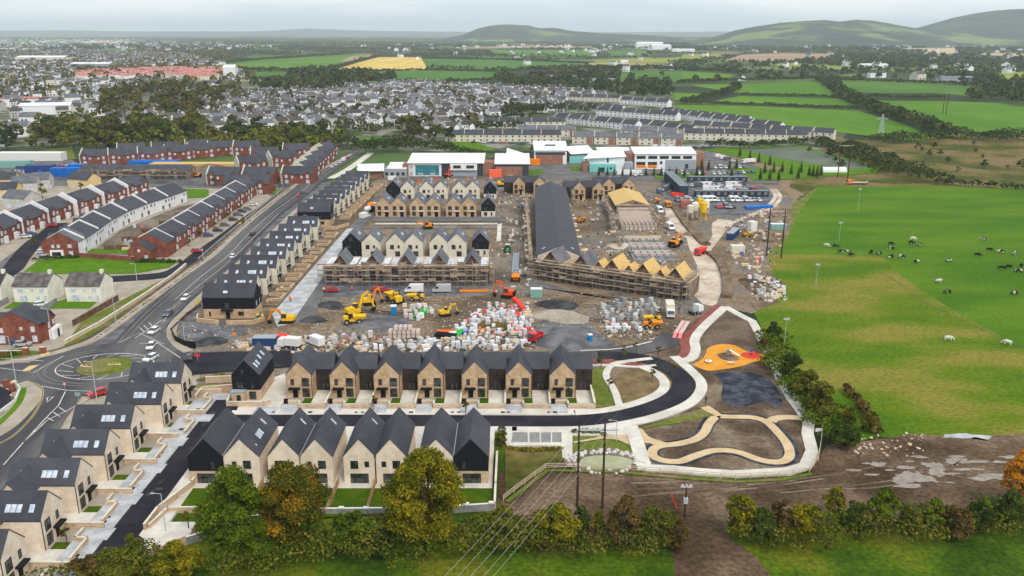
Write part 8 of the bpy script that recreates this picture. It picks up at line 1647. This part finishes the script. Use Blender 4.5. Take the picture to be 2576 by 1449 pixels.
for i, (x, y) in enumerate([(-69, y) for y in (105, 106.5, 116, 117.2, 127, 128.4, 138, 150, 151.5, 162, 172)]+[(x, 170.4) for x in (-52, -44, -34, -32.6, -22, -13, -11.6, -2, -.8, 8, 9.4)]+[(-64, y) for y in (112, 126, 139, 141)]+[(20, 166.8), (34, 176)]):
    O('inspection_cover', cv, None, (x, y, RZ+(.17 if x < -66 else .14 if y > 169 and x < 10 else .09)), 0, 'small dark cover in the pale paving of the left street' if x < -66 else 'small dark cover in the pale footway before the tan gables' if x < 12 and y > 169 else 'small dark cover in the new asphalt', 'drain cover', 'inspection covers', sc=1 if i % 3 else 1.3)
# playground pieces
x, y = G(*c6b([(760, 718)])[0]); o = E('spinner', 'white round spinner at the left of the orange play surface', 'play equipment', (x, y, .35)); O('disc', MB().cone((0, 0), .9, .9, .15, .3, 16).mesh('disc', 'cap_white'), o); O('hub', MB().cone((0, 0), .2, .2, 0, .8, 8).mesh('hub', 'machine_yellow'), o)
x, y = G(*c6b([(1070, 670)])[0]); o = E('slide', 'white embankment slide on the small mound of the play surface', 'play equipment', (x, y, .35), 2.5); O('chute', MB().beam((0, 0, .3), (2.6, .2, 1.4), .7, .12).mesh('chute', 'cap_white'), o); O('platform', MB().box(2.5, -.4, 0, 3.4, .6, 1.4).mesh('platform', 'steel'), o)
x, y = G(*c6b([(985, 742)])[0]); o = E('bench', 'grey white bench on the orange play surface', 'bench', (x, y, .35)); O('seat', MB().box(-.9, -.25, .4, .9, .25, .5).mesh('seat', 'cap_white'), o); lg = O('leg', MB().box(-.8, -.2, 0, -.6, .2, .4).mesh('leg', 'steel'), o); O('leg', lg.data, o, (1.4, 0, 0))
x, y = G(*c6b([(1185, 648)])[0]); o = E('climbing_frame', 'blue and red climbing piece on the red circle', 'play equipment', (x, y, .35)); O('post', MB().tube((0, 0, 0), (.2, 0, 1.9), .18).mesh('post', 'p_blue'), o); O('seat', MB().box(-.2, -.4, .5, 1.0, .4, .7).mesh('seat', 'p_red'), o)
# saplings, conical trees, bushes in the development
def conical():
    r = E('conical_tree', 'x', 'tree'); C = [(0, 0, .6+i*.62) for i in range(9)]; Rd = [.95-.085*i for i in range(9)]; v, q = leaves(C, Rd, 800, .2, 71, shell=.2)
    O('crown', npmesh('crown', v, q, 'leaf_dark'), r); O('trunk', MB().tube((0, 0, 0), (0, 0, 4), .12, .05).mesh('trunk', 'bark'), r); return r
CT = Proto(conical()); YT = Proto(tree_proto(4, 1.0, 6, 420, .2, 'leaf_autumn', 72, base=1.2, name='sapling')); GT = Proto(tree_proto(4, 1.3, 7, 500, .24, 'leaf_olive', 73, base=.6, name='small_tree'))
c2b = lambda x, y: G(x/5.538+1480/1.118, y/5.538+380/1.118)
k = 0
for zx, zy in [(1010, 575), (1130, 575), (1225, 575), (1340, 580), (1455, 580), (1665, 570), (1780, 570), (1880, 575), (1990, 575), (2090, 570), (2200, 590), (2370, 600), (2440, 610)]:
    x, y = c2b(zx, zy); CT.place((x, y, .2), k, f'small dark conical tree, {ORD[k]} from the left along the school front', 'conical trees of the school', .9); k += 1
for i, (zx, zy) in enumerate([(1075, 75), (1175, 110), (1265, 140), (1375, 170), (1325, 245), (1415, 240), (1500, 235), (1590, 260), (1690, 240), (1280, 310), (1375, 315), (1465, 320), (1660, 300), (1770, 275), (1810, 280), (1850, 285), (1890, 275), (970, 210), (760, 220), (690, 210), (640, 290), (700, 295), (1040, 200), (990, 300)]):
    x, y = G(zx/4+1592.1, zy/4+375.7); CT.place((x, y, .2), i, f'dark conical tree by the pitch path, {ORD[i]} from the top of its line' if i < 4 else 'dark conical tree planted around the school car park', 'conical trees round the pitch', 1.15)
for i, (cx, cy, p, lb) in enumerate([(1600, 893, 0, 'orange sapling beside the red cycle path'), (1565, 905, 1, 'thin green sapling at the left end of the red cycle path'), (1655, 905, 0, 'orange sapling at the kerb bend'), (1692, 950, 0, 'yellow sapling at the tip of the planted oval'), (1640, 965, 0, 'orange sapling inside the planted oval'), (1512, 925, 1, 'thin green sapling above the rough lawn'), (170, 1378, 0, 'orange sapling at the lower end of the left street'), (475, 1335, 0, 'orange sapling behind the turning head wall'), (496, 1330, 1, 'brown green bush behind the turning head wall'),
        (1262, 1130, 1, 'small green tree beside the black end house'), (940, 1035, 0, 'orange sapling between the gable pairs on the road'), (1172, 1050, 0, 'yellow sapling beside the last gable pair'), (1315, 985, 0, 'slim yellow tree on the patio of the fifth tan gable'), (1227, 985, 0, 'slim yellow tree on the patio of the fourth tan gable'), (1430, 1000, 0, 'slim yellow tree on the patio of the sixth tan gable'), (1532, 1000-12, 0, 'slim yellow tree left of the rough lawn'), (540, 690-220, 1, 'small green tree on the bright lawn by the side road'), (205, 700-210, 0, 'dark red bush between the rendered houses')]):
    x, y = G(cx, cy); (YT if p == 0 else GT).place((x, y, .2), i, lb, None, 1.0 if cy > 600 else 1.8)
for i, (zx, zy) in enumerate([(350, 1050), (760, 715), (1025, 630), (2160, 870), (2025, 960), (2310, 770), (2425, 690), (2440, 830), (1895, 1050), (430, 570)]):
    x, y = c4f(zx, zy); GT.place((x, y, .2), i, ('bare green tree at the bend by the left brick end', 'yellow green bush beside the upper left terrace porch', 'yellow bush at the corner of the upper left terrace', 'yellow shrub between cars, lower on the drives', 'yellow shrub at the lowest drive of the terrace', 'green shrub on the middle drives', 'yellow shrub at the upper drives', 'yellow board shrub beside the fence', 'dark shrub at the red car drive', 'rusty bush behind the pale brick house')[i], None, 1.1 if i != 9 else 2)
# bench of evergreen bushes between drives
# ------------------------------------------------------------------ cows and people grown with the skin modifier
def skin(name, pts, edges, rad, mats, fn=None, sub=1):
    me = bpy.data.meshes.new(name); me.from_pydata(pts, edges, []); ob = bpy.data.objects.new('tmp', me); COL.objects.link(ob); md = ob.modifiers.new('s', 'SKIN')
    for i, r in enumerate(rad): me.skin_vertices[0].data[i].radius = (r, r) if not hasattr(r, '__len__') else r
    me.skin_vertices[0].data[0].use_root = True; sb = ob.modifiers.new('u', 'SUBSURF'); sb.levels = sub; sb.render_levels = sub
    dg = bpy.context.evaluated_depsgraph_get(); dg.update(); out = bpy.data.meshes.new_from_object(ob.evaluated_get(dg)); out.name = name; bpy.data.objects.remove(ob); out.materials.clear()
    for m in mats: out.materials.append(MATS[m])
    for p in out.polygons:
        p.use_smooth = True
        if fn: p.material_index = fn(p.center)
    return out
def cow(mats):
    P = [(0, 0, 1.05), (.55, 0, 1.05), (-.6, 0, 1.08), (-.85, 0, 1.1), (.85, 0, 1.1), (1.15, 0, .9), (1.35, 0, .55), (1.5, 0, .25), (.6, .22, .6), (.6, .22, .04), (.6, -.22, .6), (.6, -.22, .04), (-.7, .22, .6), (-.78, .22, .04), (-.7, -.22, .6), (-.78, -.22, .04), (-1.0, 0, .95), (-1.05, 0, .5)]
    E_ = [(0, 1), (0, 2), (2, 3), (1, 4), (4, 5), (5, 6), (6, 7), (1, 8), (8, 9), (1, 10), (10, 11), (2, 12), (12, 13), (2, 14), (14, 15), (3, 16), (16, 17)]
    Rr = [.40, .36, .36, .24, .25, .19, .15, .1, .12, .06, .12, .06, .14, .06, .14, .06, .05, .03]
    return skin('cow', P, E_, Rr, mats)
mat('cow_patch', (.012, .012, .014), (.62, .60, .57), .9, co='obj', thr=(.53, .55), famt=.05, fine=3, det=2); mat('cow_black', (.012, .012, .014), (.4, .4, .4), .8, co='obj', thr=(.64, .66), famt=.05, det=2); mat('cow_white', (.64, .61, .55), famt=.05)
CW = [cow([m]) for m in ('cow_patch', 'cow_black', 'cow_white')]; rr = random.Random(14)
COWS = [(585, 330, 2, 'pale cow at the far left of the herd'), (675, 340, 1, 'black cow beside the thin grey pole'), (735, 395, 1, 'black cow just left of the white faced one'), (795, 400, 0, 'black and white cow in the left cluster'), (845, 430, 1, 'small black cow lowest in the left cluster'), (1038, 400, 1, 'black cow left of the centre pair'), (1115, 412, 1, 'black cow right of the centre pair'), (1232, 315, 1, 'black cow above the patched pair'), (1240, 365, 0, 'patched cow under the lone black cow'), (1232, 445, 0, 'patched cow lying below the group centre'), (1340, 445, 0, 'patched cow facing left near the group centre'), (1455, 262, 2, 'white cow at the top of the herd'), (1440, 302, 1, 'black cow under the white cow'), (1512, 320, 1, 'black cow right of the white cow'), (1490, 497, 0, 'patched cow standing alone below the herd'), (1818, 487, 0, 'patched cow halfway to the right group'), (2165, 265, 0, 'patched cow at the top of the right group'), (2225, 375, 1, 'black cow in the middle of the right group'), (2105, 427, 1, 'small dark cow left of the right group'), (2340, 395, 0, 'patched cow upright in the right group'), (2470, 412, 0, 'patched cow near the right edge of the right group'), (2350, 560, 1, 'black cow left of the lower right group'), (2415, 548, 1, 'dark cow in the lower right group'), (2545, 538, 1, 'black cow cut by the right picture edge'), (2520, 592, 0, 'patched cow in the lower right group'), (1712, 692, 0, 'patched cow grazing alone above the wire fence'), (1805, 805, 1, 'black cow lying just above the wire fence'), (2480, 815, 0, 'patched cow alone at the right below the group'), (1812, 1275, 2, 'white cow lying in the olive pasture'), (2405, 1318, 2, 'white cow near the right edge of the olive pasture')]
for zx, zy, k, lb in COWS:
    x, y = G(zx/4+1932, (zy+12)/4+536.7); O('cow', CW[k], None, (x, y, .15), rr.choice((0, PI))+rr.gauss(0, .5), lb, 'cow', 'cattle on the meadow', sc=1.05)
def person(top, bottom):
    P = [(0, 0, .95), (0, 0, 1.2), (0, 0, 1.42), (0, 0, 1.52), (0, 0, 1.68), (.1, .02, .9), (.11, .12, .5), (.11, .1, .06), (-.1, -.02, .9), (-.11, -.1, .5), (-.11, -.2, .06), (.2, 0, 1.4), (.26, .05, 1.12), (.26, -.08, .9), (-.2, 0, 1.4), (-.26, -.04, 1.12), (-.26, -.12, .9), (.11, -.05, .04), (-.11, -.34, .04)]
    E_ = [(0, 1), (1, 2), (2, 3), (3, 4), (0, 5), (5, 6), (6, 7), (0, 8), (8, 9), (9, 10), (2, 11), (11, 12), (12, 13), (2, 14), (14, 15), (15, 16), (7, 17), (10, 18)]
    Rr = [.14, .13, .15, .06, .11, .1, .075, .05, .1, .075, .05, .07, .05, .035, .07, .05, .035, .045, .045]
    return skin('body', P, E_, Rr, ['skin', top, bottom], lambda c: 0 if c.z > 1.5 or (abs(c.x) > .22 and c.z < .93) else (1 if c.z > .93 else 2))
for (cx, cy), t, b_, hatm, lb in [((1775, 1018), 'navy', 'p_black', 'hair', 'person in dark clothes walking on the pale path by the road bend'), ((815, 738), 'hivis', 'navy', 'machine_yellow', 'worker in a yellow vest at the left foot of the scaffold'), ((661, 806), 'hivis', 'navy', 'cap_white', 'worker in a yellow vest beside the black corner house'), ((649, 804), 'hivis', 'p_black', 'machine_yellow', 'second worker in yellow left of the first by the corner house'), ((729, 758), 'orange', 'navy', 'cap_white', 'worker in orange on the pale paving of the long row'), ((732, 763), 'orange', 'p_black', 'p_red', 'second worker in orange just below on the pale paving'), ((886, 736), 'p_orange', 'navy', 'cap_white', 'worker in orange under the scaffold behind the excavator boom'), ((955, 510), 'hivis', 'navy', 'cap_white', 'worker in yellow before the tan pointed row')]:
    x, y = G(cx, cy); o = E('person', lb, 'person', (x, y, .38), .4); O('body', person(t, b_), o); h = MB().cone((0, 0), .125, .13, 1.7, 1.74, 10).cone((0, 0), .13, .05, 1.74, 1.83, 10); O('hair' if hatm == 'hair' else 'helmet', h.mesh('helmet', hatm), o); o.scale = (1.05, 1.05, 1.02)
# ------------------------------------------------------------------ haze
hz = MB().box(-SZ-500, -3500, -3, SZ+500, SZ+500, 420)
hm = bpy.data.materials.new('haze'); hm.use_nodes = True; nt = hm.node_tree; nt.nodes.clear(); pv = nn(nt, 'ShaderNodeVolumePrincipled'); ou = nn(nt, 'ShaderNodeOutputMaterial')
pv.inputs['Color'].default_value = (.83, .925, 1.0, 1); pv.inputs['Density'].default_value = 6.3e-5; pv.inputs['Anisotropy'].default_value = .1; nt.links.new(pv.outputs[0], ou.inputs['Volume']); MATS['haze'] = hm
O('haze', hz.mesh('haze', 'haze'), kind='stuff')
